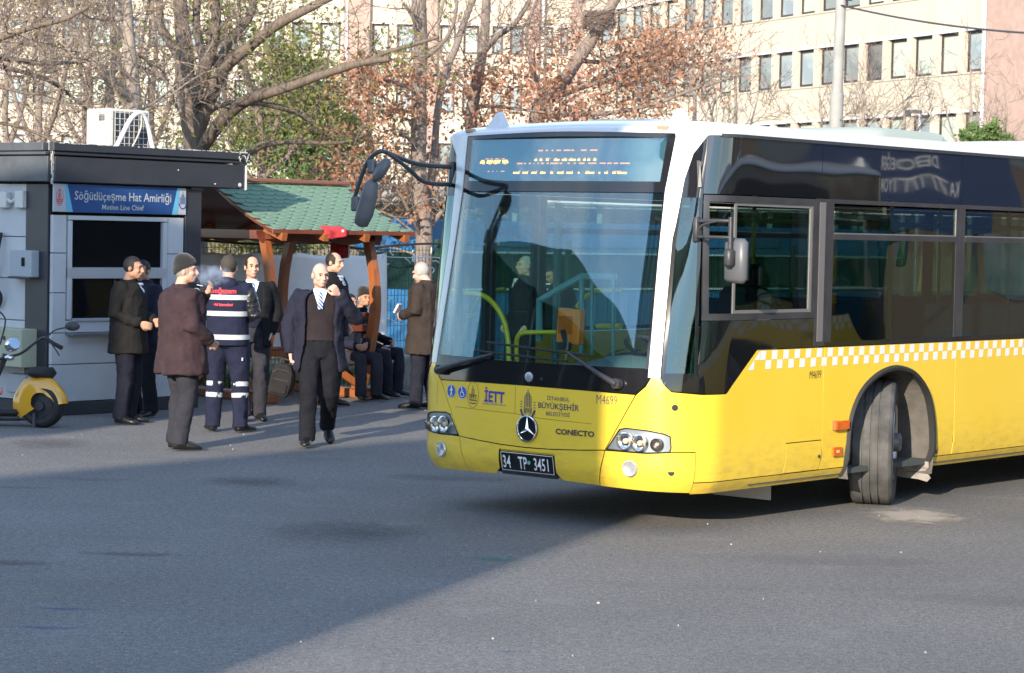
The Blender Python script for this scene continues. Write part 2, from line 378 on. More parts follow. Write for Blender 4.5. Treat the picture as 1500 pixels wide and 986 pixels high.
# arch lip and liner, wheel
def arch(d, far=False):
    f = (lambda l, z, o: U(sR(l, z), z, o)) if far else (lambda l, z, o: U(sl(l, z), z, o))
    A = cat([(a + d, z, 0) for a, z in ARCH], 3)
    v = []; fs = []; m_ = len(A)
    cx, cz = 2.72 + d, .75
    for p in A:
        dx, dz = p.x - cx, p.y - cz; q = math.hypot(dx, dz); ux, uz = dx / q, dz / q
        for k_, (t, o) in enumerate(((-.004, -.03), (-.004, .018), (.018, .024), (.034, .006), (.036, -.03))):
            v.append(f(p.x + ux * t, p.y + uz * t, o))
    for i in range(m_ - 1):
        for k_ in range(4): fs.append((i * 5 + k_, i * 5 + k_ + 1, i * 5 + 6 + k_, i * 5 + 5 + k_))
    link('arch_lip', new_mesh('arch_lip', v, fs, True, 50), M_rub, bus)
    v = []; fs = []; B = [(2.13 + d, .40, 0)] + [(p.x, p.y, 0) for p in A] + [(3.31 + d, .36, 0)]
    K = 6
    for p in B:
        for k_ in range(K): v.append(Vector((-(2.55 - (.0 + k_ * .14)) if far else -(.0 + k_ * .14), p[0] + .01 * (1 if p[0] > cx else -1), p[1] + .005 - ZO)))
    for i in range(len(B) - 1):
        for k_ in range(K - 1): fs.append((i * K + k_, i * K + k_ + 1, i * K + K + k_ + 1, i * K + K + k_))
    # back wall of the wheel box
    n0 = len(v); bw = (-.70 if not far else -1.85)
    cpt = len(v); v.append(Vector((bw, cx, .3)))
    for i in range(len(B) - 1): fs.append((i * K + K - 1, (i + 1) * K + K - 1, cpt))
    link('wheel_housing', new_mesh('wheel_housing', v, fs, True, 40), mat('dusty wheel housing', (.13, .118, .105), .95, c2=(.06, .055, .052), scale=5, lo=.4, hi=.75, bump=.5, bscale=40), bus)
arch(0); arch(RA); arch(0, True); arch(RA, True)
# torn mudflap behind the front wheel
mb = MB(); pf = [(3.285, .40), (3.31, .40)]
mb.add([(-.02, 3.30, .46 - ZO), (-.52, 3.30, .46 - ZO), (-.52, 3.31, .33 - ZO), (-.12, 3.33, .315 - ZO), (-.05, 3.34, .30 - ZO), (-.02, 3.34, .33 - ZO), (-.055, 3.325, .39 - ZO), (-.02, 3.31, .415 - ZO),
        (-.02, 3.31, .46 - ZO), (-.52, 3.31, .46 - ZO), (-.52, 3.32, .33 - ZO), (-.12, 3.34, .315 - ZO), (-.05, 3.35, .30 - ZO), (-.02, 3.35, .33 - ZO), (-.055, 3.335, .39 - ZO), (-.02, 3.32, .415 - ZO)],
       [tuple(range(8)), tuple(range(15, 7, -1))] + [(i, i + 8, (i + 1) % 8 + 8, (i + 1) % 8) for i in range(8)])
mb.build('mudflap', mat('grey mudflap', (.36, .33, .30), .8, c2=(.2, .19, .18), scale=9), bus)
MB().box((-.55, 1.55, .22), (.5, .02, .20)).build('mudflap', mat('pale flap', (.45, .42, .38), .8), bus)
def wheel(l, wv, turn, far=False, dual=False):
    sgn = 1 if not far else -1
    t = empty('wheel'); t.parent = bus; t.location = (-(wv), l, .478); t.rotation_euler = (0, 0, turn)
    R = .478; prof = [(.27, -.125), (.30, -.148), (.38, -.160), (.44, -.160), (.462, -.150), (.474, -.132)]
    # tread with three grooves
    tr = [(-.132, 0), (-.066, 0), (-.064, -.013), (-.054, -.013), (-.052, 0), (-.006, 0), (-.004, -.013), (.004, -.013), (.006, 0), (.052, 0), (.054, -.013), (.064, -.013), (.066, 0), (.132, 0)]
    prof += [(R + b, a) for a, b in tr] + [(a, -b) for a, b in prof[::-1]]
    MB().lathe(prof, (0, 0, 0), (1, 0, 0), 72).build('tyre', mat('dusty tyre', (.11, .108, .106), .85, c2=(.045, .045, .045), scale=6, lo=.35, hi=.7, bump=.4, bscale=60), t, smooth=True, sharp=35)
    o = sgn
    MB().lathe([(.285, .12 * o), (.285, .10 * o), (.272, .085 * o), (.262, .02 * o), (.10, .02 * o), (.0, .02 * o)], (0, 0, 0), (1, 0, 0), 40).build('rim', mat('grey steel rim', (.35, .34, .33), .5, metal=.4, c2=(.2, .19, .18), scale=8), t, smooth=True, sharp=35)
    MB().lathe([(.285, .13 * o), (.292, .145 * o), (.285, .158 * o), (.272, .15 * o), (.268, .12 * o)], (0, 0, 0), (1, 0, 0), 40).build('trim_ring', mat('polished ring', (.55, .53, .50), .3, metal=.8), t, smooth=True)
    h = MB().lathe([(.16, .02 * o), (.155, .10 * o), (.12, .115 * o), (.075, .12 * o), (.07, .19 * o), (.05, .205 * o), (0, .205 * o)], (0, 0, 0), (1, 0, 0), 28)
    for i in range(10):
        a = i * PI / 5; h.disc((.10 * o, .135 * math.cos(a), .135 * math.sin(a)), (o, 0, 0), .014, .035, 6)
    h.build('hub', mat('worn hub', (.25, .24, .23), .5, metal=.3, c2=(.12, .11, .1), scale=14), t, smooth=True, sharp=35)
    return t
wheel(2.88, .25, math.radians(28)); wheel(2.76, 2.25, math.radians(26), True)
wheel(2.76 + RA, .17, 0); wheel(2.76 + RA, 2.38, 0, True)
# underside
MB().box((-1.275, 7.7, .55 - ZO), (1.1, 7.8, .12)).build('underframe', mat('underbody', (.03, .028, .026), .9), bus)
MB().box((-1.275, 1.1, .44 - ZO), (2.0, 1.5, .03)).build('underbody_plate', mat('underbody', (.03, .028, .026), .9), bus)
# markers, locks, camera dots
def sidebox(name, l, z, a, b, h, m): return panel(name, SD([(l - a / 2, z - b / 2), (l + a / 2, z - b / 2), (l + a / 2, z + b / 2), (l - a / 2, z + b / 2)]), m, off=h, thick=h, du=0, dv=0)
M_org = mat('orange lens', (.75, .16, .02), .25, c2=(.6, .1, .01), scale=40, coat=.6)
sidebox('side_indicator', 1.98, .815, .17, .062, .035, M_org); sidebox('indicator_base', 1.90, .815, .03, .068, .03, mat('brown lens', (.32, .12, .04), .4))
sidebox('side_reflector', 1.95, .622, .11, .062, .012, M_org); sidebox('reflector_centre', 1.955, .622, .035, .02, .014, mat('pale amber', (.9, .5, .2), .3))
for l, z in ((.155, 1.01), (.145, .57)): MB().disc(U(sl(l, z), z, -.002), U(sl(l, z), z, .01) - U(sl(l, z), z, 0), .022, .006, 16).build('sensor_button', M_rub, bus)
MB().disc(U(sl(1.715, .6), .6, 0), (1, 0, 0), .012, .005, 10).build('flap_lock', M_plas, bus)
MB().disc(U(sl(3.40, .53), .53, 0), (1, 0, 0), .012, .005, 10).build('flap_lock', M_plas, bus)
panel('flap_seam', SD([(3.35, .545), (3.42, .545), (3.42, .551), (3.35, .551)]), M_seam, off=.001, thick=.002, du=0, dv=0)
# ---- black side band with window openings
TOP = 2.852
panel('upper_side_panel', [(NS(.158), 2.458), (sl(1.655, 2.458), 2.458), (sl(1.655, TOP), TOP), (NS(.162), TOP)], M_blkw, off=.002, dv=.1)
for a, b in ((1.66, 3.64), (3.645, 5.6), (5.605, 7.5), (7.505, 9.6), (9.605, 11.7)): panel('upper_side_panel', SD([(a, 2.458), (b, 2.458), (b, TOP), (a, TOP)]), M_blkw, off=.002)
panel('upper_side_panel', [(sR(l, z), z) for l, z in ((.4, TOP), (11.7, TOP), (11.7, 2.458), (.4, 2.458))], M_blkw, off=.002)
panel('rain_gutter', SD([(.47, 2.845), (11.7, 2.845), (11.7, 2.868), (.47, 2.868)]), M_plas, off=.02, thick=.02)
# driver window: outer trim, lower black glass
fr = M_trim
def frame(name, l1, l2, z1, z2, t, m, off=.004, th=.02, du=.05):
    panel(name, SD([(l1, z2 - t), (l2, z2 - t), (l2, z2), (l1, z2)]), m, off, th, du); panel(name, SD([(l1, z1), (l2, z1), (l2, z1 + t), (l1, z1 + t)]), m, off, th, du)
    panel(name, SD([(l1, z1 + t), (l1 + t, z1 + t), (l1 + t, z2 - t), (l1, z2 - t)]), m, off, th, 0); panel(name, SD([(l2 - t, z1 + t), (l2, z1 + t), (l2, z2 - t), (l2 - t, z2 - t)]), m, off, th, 0)
e_ = lambda l, z: (sl(l, z), z)
panel('driver_window_frame', [(NS(.152), 2.45), (NS(.150), 2.405), e_(1.60, 2.405), e_(1.60, 2.45)], fr, .004, .02); panel('driver_window_frame', [(NS(.078), 1.60), (NS(.080), 1.645), e_(1.60, 1.645), e_(1.60, 1.60)], fr, .004, .02)
panel('driver_window_frame', NP([(.080, 1.645), (.150, 2.405), (.100, 2.405), (.030, 1.645)]), fr, .005, .02, du=.02); panel('driver_window_frame', [e_(1.555, 1.645), e_(1.60, 1.645), e_(1.60, 2.405), e_(1.555, 2.405)], fr, .004, .02, du=0)
panel('lower_side_glass', [(NS(.04), 1.104), e_(.545, 1.102), e_(.897, 1.392), e_(1.60, 1.392), e_(1.60, 1.595), (NS(.076), 1.595), (NS(.078), 1.25)], M_blkw, off=.001)
g = panel('sliding_pane', SD([(.62, 1.65), (1.55, 1.65), (1.55, 2.40), (.62, 2.40)]), M_side, off=-.012, thick=.004)
frame('sliding_pane_frame', .60, 1.555, 1.645, 2.405, .022, M_alu, off=-.006, th=.012)
# quarter glass around the corner and the frit around it
QG = NP([(.10, 1.24), (.31, 1.24), (.36, 2.14), (.35, 2.43), (.19, 2.43)])
panel('quarter_glass', QG, M_quart, off=.0, thick=.005, du=.03); panel('quarter_glass', MI(QG), M_quart, off=0, thick=.005, du=.03)
for QB in ([(.346, 1.237), (.319, 1.174), (.254, 1.121), (.04, 1.104), (.083, 1.24), (.329, 1.24)], [(.338, 1.24), (.309, 1.24), (.357, 2.14), (.347, 2.43), (.362, 2.43), (.373, 2.24), (.385, 2.147)],
           [(.102, 1.24), (.080, 1.24), (.160, 2.43), (.192, 2.43)], [(.357, 2.43), (.348, 2.555), (.294, 2.727), (.165, 2.852), (.160, 2.43)]):
    QB = NP(QB); panel('quarter_glass_border', QB, M_blk, off=.002, du=.02); panel('quarter_glass_border', MI(QB), M_blk, off=.002, du=.02)
panel('corner_hinge', NP([(.205, 2.50), (.175, 2.50), (.205, 2.68), (.235, 2.68)]), M_plas, off=.03, thick=.03, du=0, dv=0)
# pillars and passenger windows
panel('pillar', SD([(1.605, 1.395), (1.745, 1.395), (1.745, 2.455), (1.605, 2.455)]), M_trim, off=.003, thick=.03)
panel('pillar_strip', SD([(1.64, 1.43), (1.715, 1.43), (1.715, 2.43), (1.64, 2.43)]), mat('grey pillar strip', (.16, .15, .15), .45), off=.006, thick=.004)
wins = [(1.75, 3.64), (3.645, 5.6), (5.605, 7.5), (7.505, 9.6), (9.605, 11.5)]
def window(a, b, S_, far=False):
    f = SD if not far else (lambda P: [(sR(l, z), z) for l, z in P][::-1])
    P = lambda nm, pts, m, off, th: panel(nm, f(pts), m, off, th, du=.3, dv=0)
    fo = P('window_frame', [(a, 1.392), (b, 1.392), (b, 1.425), (a, 1.425)], M_blk, .003, .03)
    P('window_frame', [(a, 2.425), (b, 2.425), (b, 2.456), (a, 2.456)], M_trim, .004, .03)
    P('window_frame', [(a + .08, 2.165), (b - .05, 2.165), (b - .05, 2.205), (a + .08, 2.205)], M_trim, .005, .03)
    P('window_frame', [(a, 1.425), (a + .08, 1.425), (a + .08, 2.425), (a, 2.425)], M_trim if not far else M_plas, .002, .03)
    P('window_frame', [(b - .05, 1.425), (b, 1.425), (b, 2.425), (b - .05, 2.425)], M_trim, .002, .03)
    P('window_glass', [(a + .08, 1.425), (b - .05, 1.425), (b - .05, 2.165), (a + .08, 2.165)], M_side, -.002, .005)
    P('hopper_glass', [(a + .10, 2.215), (b - .07, 2.215), (b - .07, 2.410), (a + .10, 2.410)], M_side, 0, .005)
    P('hopper_trim', [(a + .09, 2.205), (b - .06, 2.205), (b - .06, 2.214), (a + .09, 2.214)], M_alu, .007, .006)
    P('hopper_trim', [(b - .069, 2.214), (b - .06, 2.214), (b - .06, 2.42), (b - .069, 2.42)], M_alu, .007, .006)
for a, b in wins: window(a, b, 0)
for a, b in ((1.55, 3.64), (3.645, 5.6), (5.605, 7.5), (7.505, 9.6), (9.605, 11.5)): window(a, b, 0, True)
# far side front door: two glazed leaves
for a, b in ((.42, .96), (.98, 1.52)):
    f = lambda P: [(sR(l, z), z) for l, z in P][::-1]
    panel('door_glass', f([(a + .05, .60), (b - .05, .60), (b - .05, 2.36), (a + .05, 2.36)]), M_side, -.004, .005, dv=0)
    for q in ([(a, .45), (b, .45), (b, .60), (a, .60)], [(a, 2.36), (b, 2.36), (b, 2.455), (a, 2.455)], [(a, .60), (a + .05, .60), (a + .05, 2.36), (a, 2.36)], [(b - .05, .60), (b, .60), (b, 2.36), (b - .05, 2.36)]):
        panel('door_frame', f(q), M_plas, 0, .03, dv=0)
# ---- nose
Fp = FR
hood = [(2.165, 1.10), (1.92, .722), (1.73, .700), (1.50, .683), (1.275, .678), (1.05, .683), (.80, .70), (.615, .70), (.392, 1.085), (.80, 1.088), (1.275, 1.092), (1.75, 1.094)]
hood = [(.392, 1.085), (.612, .70), (.80, .687), (1.05, .674), (1.275, .670), (1.50, .674), (1.75, .687), (1.938, .70), (2.158, 1.085), (1.75, 1.094), (1.275, 1.098), (.80, 1.094)]
panel('hood', Fp(hood), M_yel, off=.002)
near_cor = Fp([(.603, .703), (.383, 1.085), (.318, 1.145), (.290, 1.205)]) + NP([(.346, 1.205), (.317, 1.166), (.252, 1.113), (.04, 1.096), (.021, 1.095), (.021, .71)]) + Fp([(.165, .71), (.16, .735), (.165, .815), (.20, .835), (.30, .853), (.455, .862), (.505, .850)])
panel('front_corner_panel', near_cor, M_yel, off=.002, du=.03); panel('front_corner_panel', MI(near_cor), M_yel, off=.002, du=.03)
# bumper in three
bump_n = [(sl(.279, .425), .425), (sl(.279, .703), .703)] + Fp([(.170, .703), (.172, .702), (.30, .690), (.606, .693), (.668, .445), (.40, .437), (.15, .43)])
panel('bumper_corner', bump_n[::-1], M_yel, off=.004, du=.03, dv=.03); panel('bumper_corner', MI(bump_n[::-1]), M_yel, off=.004, du=.03, dv=.03)
bm_ = Fp([(.614, .693), (.80, .680), (1.05, .667), (1.275, .663), (1.50, .667), (1.75, .680), (1.936, .693), (1.874, .448), (1.60, .455), (1.54, .50), (1.53, .640), (1.02, .640), (1.01, .50), (.97, .458), (.676, .448)])
panel('bumper', bm_, M_yel, off=.004, dv=.03)
panel('plate_recess', Fp([(1.01, .50), (1.54, .50), (1.535, .645), (1.015, .645)]), M_yel, off=-.02, thick=.02)
mbp = panel('number_plate', Fp([(1.03, .487), (1.515, .487), (1.515, .626), (1.03, .626)]), mat('plate black', (.012, .012, .014), .3), off=.004, thick=.012, du=0, dv=0)
panel('plate_rim', Fp([(1.025, .462), (1.52, .462), (1.52, .487), (1.025, .487)]), M_plas, off=.01, thick=.03, du=0, dv=0)
def decal(name, strs, m, mapf=None, parent=bus, off=.0065, side=False):
    "strs: (text, size, x, z, bold, xscale) laid on the skin; x grows to the reader's right"
    mb = MB()
    for (s_, size, x, z, bold, xs) in strs:
        vs, fs = text_mesh(s_, size, bold)
        vs2 = []
        for v in vs:
            if side: vs2.append(U(sl(x + v.x * xs, z), z + v.y, off))
            else: vs2.append(U(sw(x - v.x * xs), z + v.y, off))
        mb.add(vs2, fs)
    return mb.build(name, m, parent)
M_ink = mat('dark blue ink', (.02, .03, .13), .5); M_inkb = mat('near black ink', (.02, .02, .03), .5); M_inkw = mat('white ink', (.82, .82, .82), .5)
decal('plate_lettering', [('34  TP', .128, 1.375, .512, .0012, .60), ('3451', .128, 1.135, .512, .0012, .62)], M_inkw, off=.0085, parent=mbp) if False else None
def decal_to(o, *a, **k):
    d = decal(*a, **k); d.parent = o; return d
for pl_ in (('34', .125, 1.455, .512, .0012, .62), ('TP', .125, 1.305, .512, .0012, .60), ('3451', .125, 1.135, .512, .0012, .58)): decal_to(mbp, 'plate_lettering', [pl_], M_inkw, off=.0065)
MB().disc(U(sw(1.245), .562, .003), (0, -1, 0), .0135, .006, 12).build('plate_seal', mat('green seal', (.1, .45, .3), .5), mbp)
mb = MB()
for (a, b, c2_, d2) in ((1.034, .491, 1.511, .495), (1.034, .618, 1.511, .622), (1.034, .495, 1.038, .618), (1.507, .495, 1.511, .618)): mb.add([U(sw(a), b, .0055), U(sw(c2_), b, .0055), U(sw(c2_), d2, .0055), U(sw(a), d2, .0055)], [(0, 1, 2, 3)])
mb.build('plate_border', M_inkw, mbp)
decal('fleet_number', [('M4699', .092, .605, 1.010, -.0012, .66)], M_ink, off=.005)
decal('fleet_number', [('M4699', .086, 1.635, 1.165, -.001, .66)], M_inkb, side=True, off=.003)
decal('operator_name', [('İETT', .108, 1.585, .965, .003, .86), ('İSTANBUL ELEKTRİK TRAMVAY', .018, 1.585, .943, 0, .9)], mat('violet blue ink', (.05, .05, .32), .5), off=.005)
decal('city_name', [('İSTANBUL', .038, 1.00, 1.012, 0, 1.1), ('BÜYÜKŞEHİR', .056, 1.00, .952, .0006, 1.02), ('BELEDİYESİ', .038, 1.00, .905, 0, 1.05)], M_ink, off=.005)
decal('model_lettering', [('CONECTO', .052, .855, .782, .002, 1.25)], mat('grey chrome lettering', (.12, .12, .13), .3, metal=.6), off=.006)
# pictogram discs
def pict(wc, zc, kind):
    r = .047; o = MB()
    def P(a, b, off): return U(sw(wc - a), zc + b, off)
    n_ = 26; o.add([P(0, 0, .0045)] + [P(r * math.cos(2 * PI * i / n_), r * math.sin(2 * PI * i / n_), .0045) for i in range(n_)], [(0, 1 + i, 1 + (i + 1) % n_) for i in range(n_)])
    d = o.build('pictogram_sign', mat('sign blue', (.03, .09, .38), .4), bus)
    q = MB()
    def strip(pts, wd):
        for a, b in zip(pts, pts[1:]):
            dx, dy = b[0] - a[0], b[1] - a[1]; l_ = math.hypot(dx, dy) or 1; nx, ny = -dy / l_ * wd / 2, dx / l_ * wd / 2
            q.add([P(a[0] + nx, a[1] + ny, .0062), P(a[0] - nx, a[1] - ny, .0062), P(b[0] - nx, b[1] - ny, .0062), P(b[0] + nx, b[1] + ny, .0062)], [(0, 1, 2, 3)])
    def dot(x, y, rr): q.add([P(x + rr * math.cos(2 * PI * i / 10), y + rr * math.sin(2 * PI * i / 10), .0062) for i in range(10)], [tuple(range(10))])
    strip([(r * .97 * math.cos(2 * PI * i / 24), r * .97 * math.sin(2 * PI * i / 24)) for i in range(25)], .003)
    if kind == 0:
        dot(0, .032, .007); strip([(0, .024), (0, 0)], .014); strip([(0, .0), (-.009, -.036)], .007); strip([(0, 0), (.010, -.034)], .007); strip([(-.004, .02), (-.016, .002)], .005); strip([(.004, .02), (.016, .004)], .005)
    else:
        dot(-.006, .032, .007); strip([(-.006, .024), (-.004, .002), (.012, .002), (.018, -.016), (.026, -.016)], .006); strip([(-.006, .014), (.010, .014)], .005)
        strip([(-.002 + .019 * math.cos(t), -.012 + .019 * math.sin(t)) for t in [PI * .62 + i * PI * 1.25 / 10 for i in range(11)]], .005)
    q.build('pictogram', M_inkw, d)
pict(2.035, 1.015, 0); pict(1.915, 1.012, 1)
# outlined transit crest and tulip crest
def crest(wc, zc, k, name, m, tulip):
    q = MB()
    def P(a, b): return U(sw(wc - a * k), zc + b * k, .0055)
    def strip(pts, wd):
        for a, b in zip(pts, pts[1:]):
            dx, dy = b[0] - a[0], b[1] - a[1]; l_ = math.hypot(dx, dy) or 1; nx, ny = -dy / l_ * wd / 2, dx / l_ * wd / 2
            q.add([P(a[0] + nx, a[1] + ny), P(a[0] - nx, a[1] - ny), P(b[0] - nx, b[1] - ny), P(b[0] + nx, b[1] + ny)], [(0, 1, 2, 3)])
    if tulip:
        for x, h in ((-.26, .62), (-.13, .8), (0, 1.0), (.13, .8), (.26, .62)): strip([(x, -.15), (x * 1.05, h * .55), (x * .9, h)], .06)
        for a0, a1 in ((1.08, 1.44), (1.56, 1.92)): strip([(.62 * math.cos(t), -.12 + .8 * math.sin(t)) for t in [PI * (a0 + (a1 - a0) * i / 8) for i in range(9)]], .15)
        for s_ in (-1, 1):
            for y in (-.18, .0, .18): strip([(s_ * .48, y), (s_ * .66, y + .02)], .05)
        for x in (-.18, 0, .18):
            for y in (-.3, -.45): strip([(x + .08 * math.cos(t), y + .08 * math.sin(t)) for t in [2 * PI * i / 6 for i in range(7)]], .035)
        strip([(-.3, -.15), (-.32, -.5), (0, -.8), (.32, -.5), (.3, -.15)], .05)
    else:
        strip([(.62 * math.cos(t), 1.0 * math.sin(t)) for t in [2 * PI * i / 24 for i in range(25)]], .035)
        for x in (-.14, 0, .14): strip([(x, -.2), (x * .8, .45 + .25 * (x == 0))], .05)
        strip([(-.42, -.42), (.42, -.42)], .09); strip([(-.36, -.62), (0, -.68), (.36, -.62)], .08)
        vs, fs = text_mesh('İETT', .42, .01); q.add([P(v.x * .95, v.y - .30) for v in vs], fs)
    return q.build(name, m, bus)
crest(1.80, 1.005, .095, 'transit_crest', mat('olive ink', (.10, .09, .06), .5), False)
crest(1.265, .968, .105, 'city_crest', M_ink, True)
# thin service seams on the hood
def seam(pts, m=M_seamy, wd=.004):
    q = MB()
    for (a, b), (c, d) in zip(pts, pts[1:]):
        n_ = max(1, int(abs(c - a) / .08))
        for i in range(n_):
            x0, z0, x1, z1 = a + (c - a) * i / n_, b + (d - b) * i / n_, a + (c - a) * (i + 1) / n_, b + (d - b) * (i + 1) / n_
            dx, dz = x1 - x0, z1 - z0; l_ = math.hypot(dx, dz); nx, nz_ = -dz / l_ * wd / 2, dx / l_ * wd / 2
            q.add([U(sw(x0 + nx), z0 + nz_, .0028), U(sw(x0 - nx), z0 - nz_, .0028), U(sw(x1 - nx), z1 - nz_, .0028), U(sw(x1 + nx), z1 + nz_, .0028)], [(0, 1, 2, 3)])
    q.build('hood_seam', m, bus)
seam([(1.385, 1.09), (1.385, .90)]); seam([(1.99, .905), (1.385, .897), (1.16, .88), (.72, .87)])
seam([(2.33, .91), (2.21, .91), (2.20, 1.07), (2.33, 1.07)])
# star badge
e = MB().disc(U(sw(1.262), .800, .0), (0, -1, 0), .092, .012, 36).build('star_badge', mat('badge black', (.008, .008, .01), .3), bus, smooth=True, sharp=30)
q = MB(); cpt = U(sw(1.262), .800, .014)
q.tube([(cpt.x + .088 * math.cos(2 * PI * i / 40), cpt.y, cpt.z + .088 * math.sin(2 * PI * i / 40)) for i in range(41)], .007, 8, cap=False)
for i in range(3):
    a = PI / 2 + i * 2 * PI / 3; ca, sa = math.cos(a), math.sin(a); px_, pz_ = -sa, ca; R_ = .086; h_ = .014
    v = [(cpt.x + px_ * h_, cpt.y, cpt.z + pz_ * h_), (cpt.x - px_ * h_, cpt.y, cpt.z - pz_ * h_), (cpt.x + ca * R_, cpt.y, cpt.z + sa * R_), (cpt.x, cpt.y - .016, cpt.z)]
    q.add(v, [(0, 2, 3), (2, 1, 3), (0, 1, 2)])
q.build('star_emblem', mat('chrome', (.75, .76, .78), .12, metal=1), e)
MB().lathe([(.0, .012), (.020, .012), (.034, .006), (.036, 0)], U(sw(1.262), 1.162, .003), (0, -1, 0), 24).build('round_lock', mat('dull chrome', (.45, .47, .5), .35, metal=.6), bus, smooth=True)
MB().disc(U(sw(1.15), 1.155, .002), (0, -1, 0), .014, .004, 14).build('screw_cap', M_rub, bus)
# headlights
M_sil = mat('silver housing', (.26, .29, .32), .4, metal=.5, coat=.6); M_chr = mat('lamp reflector', (.8, .78, .72), .12, metal=1); M_lens = glassmat('lamp lens', (.95, .95, .95), f0=.05)
M_dk = mat('lamp bezel', (.05, .045, .04), .3)
def headlight(far):
    X = (lambda P: MI(P)) if far else (lambda P: P)
    ol = Fp([(.598, .705), (.500, .845), (.455, .857), (.30, .848), (.20, .830), (.168, .812), (.163, .735), (.172, .708), (.30, .697)])
    h = panel('headlight', X(ol), M_sil, off=-.004, thick=.02, du=.03)
    n_ = len(ol)
    q = MB()
    P_ = X(ol); pts = [U(a, b, .002) for a, b in P_]; q.tube(pts + [pts[0]], .0045, 5, cap=False); r_ = q.build('headlight_seal', M_rub, h)
    for (wc, zc, r, mm) in ((.452, .770, .056, M_chr), (.350, .762, .054, M_chr), (.240, .758, .040, M_dk)):
        s_ = sw(wc); s_ = 2 * SC - s_ if far else s_
        c = U(s_, zc, .012); nn = (U(s_, zc, .1) - c).normalized(); nn = (nn * .6 + Vector((0, -1, 0)) * .4).normalized()
        o_ = MB().lathe([(r * 1.12, -.01), (r * 1.1, .012), (r * .98, .014), (r * .96, .004), (r * .8, -.004), (r * .45, -.008), (0, -.009)], c, nn, 24).build('lamp_reflector', mm, h, smooth=True, sharp=40)
        MB().lathe([(r * .36, -.006), (r * .32, .004), (r * .2, .009), (0, .010)], c, nn, 14).build('bulb', mat('bulb glass warm', (.75, .55, .38), .15, coat=1), h, smooth=True)
        MB().lathe([(r * 1.0, .010), (r * .8, .017), (r * .4, .021), (0, .022)], c, nn, 24).build('lamp_lens', M_lens, h, smooth=True)
    s_ = sw(.415); s_ = 2 * SC - s_ if far else s_
    c = U(s_, .585, .010); nn = (U(s_, .585, .1) - U(s_, .585, 0)).normalized()
    fo = MB().lathe([(.058, .0), (.052, .010), (.047, .010), (.045, .004), (.03, -.002), (0, -.004)], c, nn, 24).build('fog_lamp', mat('fog reflector', (.55, .56, .58), .3, metal=.5), bus, smooth=True, sharp=40)
    MB().lathe([(.047, .008), (.03, .014), (0, .016)], c, nn, 24).build('lamp_lens', M_lens, fo, smooth=True)
headlight(False); headlight(True)
# ---- windscreen, frit, display
panel('lower_windscreen_frit', Fp([(.392, 1.092), (.80, 1.100), (1.275, 1.104), (1.75, 1.100), (2.158, 1.092), (2.225, 1.15), (2.262, 1.255), (2.20, 1.268), (1.275, 1.262), (.35, 1.268), (.288, 1.255), (.325, 1.15)]), M_blk, off=.001)
for mir in (0, 1):
    P = Fp([(.288, 1.258), (.335, 1.262), (.365, 2.46), (.335, 2.46), (.322, 2.0)]); panel('windscreen_frit', MI(P) if mir else P, M_blk, off=.001, du=.0)
panel('windscreen', Fp([(.336, 1.27), (1.275, 1.264), (2.214, 1.27), (2.185, 2.455), (.365, 2.455)]), M_wind, off=0, thick=.006, dv=.2)
panel('display_frit', Fp([(.335, 2.46), (2.215, 2.46), (2.215, 2.535), (.335, 2.535)]), M_blk, off=.001)
panel('display_frit', Fp([(.315, 2.832), (.7, 2.845), (1.275, 2.85), (1.85, 2.845), (2.235, 2.832), (2.225, 2.86), (1.85, 2.875), (1.275, 2.882), (.70, 2.875), (.325, 2.86)]), M_blk, off=.001)
for mir in (0, 1):
    P = Fp([(.335, 2.535), (.40, 2.535), (.385, 2.835), (.318, 2.835)]); panel('display_frit', MI(P) if mir else P, M_blk, off=.001, du=0)
panel('display_glass', Fp([(.40, 2.535), (2.15, 2.535), (2.165, 2.835), (.385, 2.835)]), M_disp, off=0, thick=.006)
brd = panel('destination_display', Fp([(.36, 2.50), (2.19, 2.50), (2.19, 2.86), (.36, 2.86)]), mat('display board', (.06, .115, .125), .7), off=-.05, thick=.05)
q = MB()
for i in range(17):
    z = 2.575 + i * .0135; q.add([U(sw(.58), z, -.0485), U(sw(2.02), z, -.0485), U(sw(2.02), z + .003, -.0485), U(sw(.58), z + .003, -.0485)], [(0, 1, 2, 3)])
q.build('display_rows', mat('display row', (.05, .10, .13), .6), brd)
# amber segments as the shutter caught them: broken strokes of the lettering
def leds(rows, m, nm):
    q = MB()
    def PX(px, py):
        # photo pixels on the display plane -> (w, z)
        wv = 2.25 + (px - 680) * (.40 - 2.25) / (966 - 680); z = 2.54 + (272 - py) * (.27) / 64
        return wv, z
    for (x0, x1, y, h) in rows:
        a, z = PX(x0, y); b, _ = PX(x1, y); hh = h * .0042
        q.add([U(sw(a), z - hh / 2, -.045), U(sw(b), z - hh / 2, -.045), U(sw(b), z + hh / 2, -.045), U(sw(a), z + hh / 2, -.045)], [(0, 1, 2, 3)])
    q.build(nm, m, brd)
sx = lambda v: 690 + v * 290 / 1500
sy = lambda v: 200 + v * 90 / 466
def seg(y, h, spans, dy=0): return [(sx(a), sx(b), sy(y) + dy, h) for a, b in spans]
bright = seg(212, 3.2, [(75, 115), (135, 185), (195, 250), (272, 322)]) + seg(197, 2.4, [(85, 112), (140, 188), (198, 256), (270, 315)]) + seg(194, 3, [(532, 552), (572, 592), (620, 640), (680, 720), (740, 776), (790, 838), (850, 870), (892, 908), (920, 940), (962, 982)]) \
    + seg(306, 3, [(375, 425), (452, 492), (522, 560), (588, 628), (665, 686), (716, 764), (785, 828), (866, 876), (918, 980), (1010, 1020), (1050, 1072), (1102, 1124), (1134, 1196)])
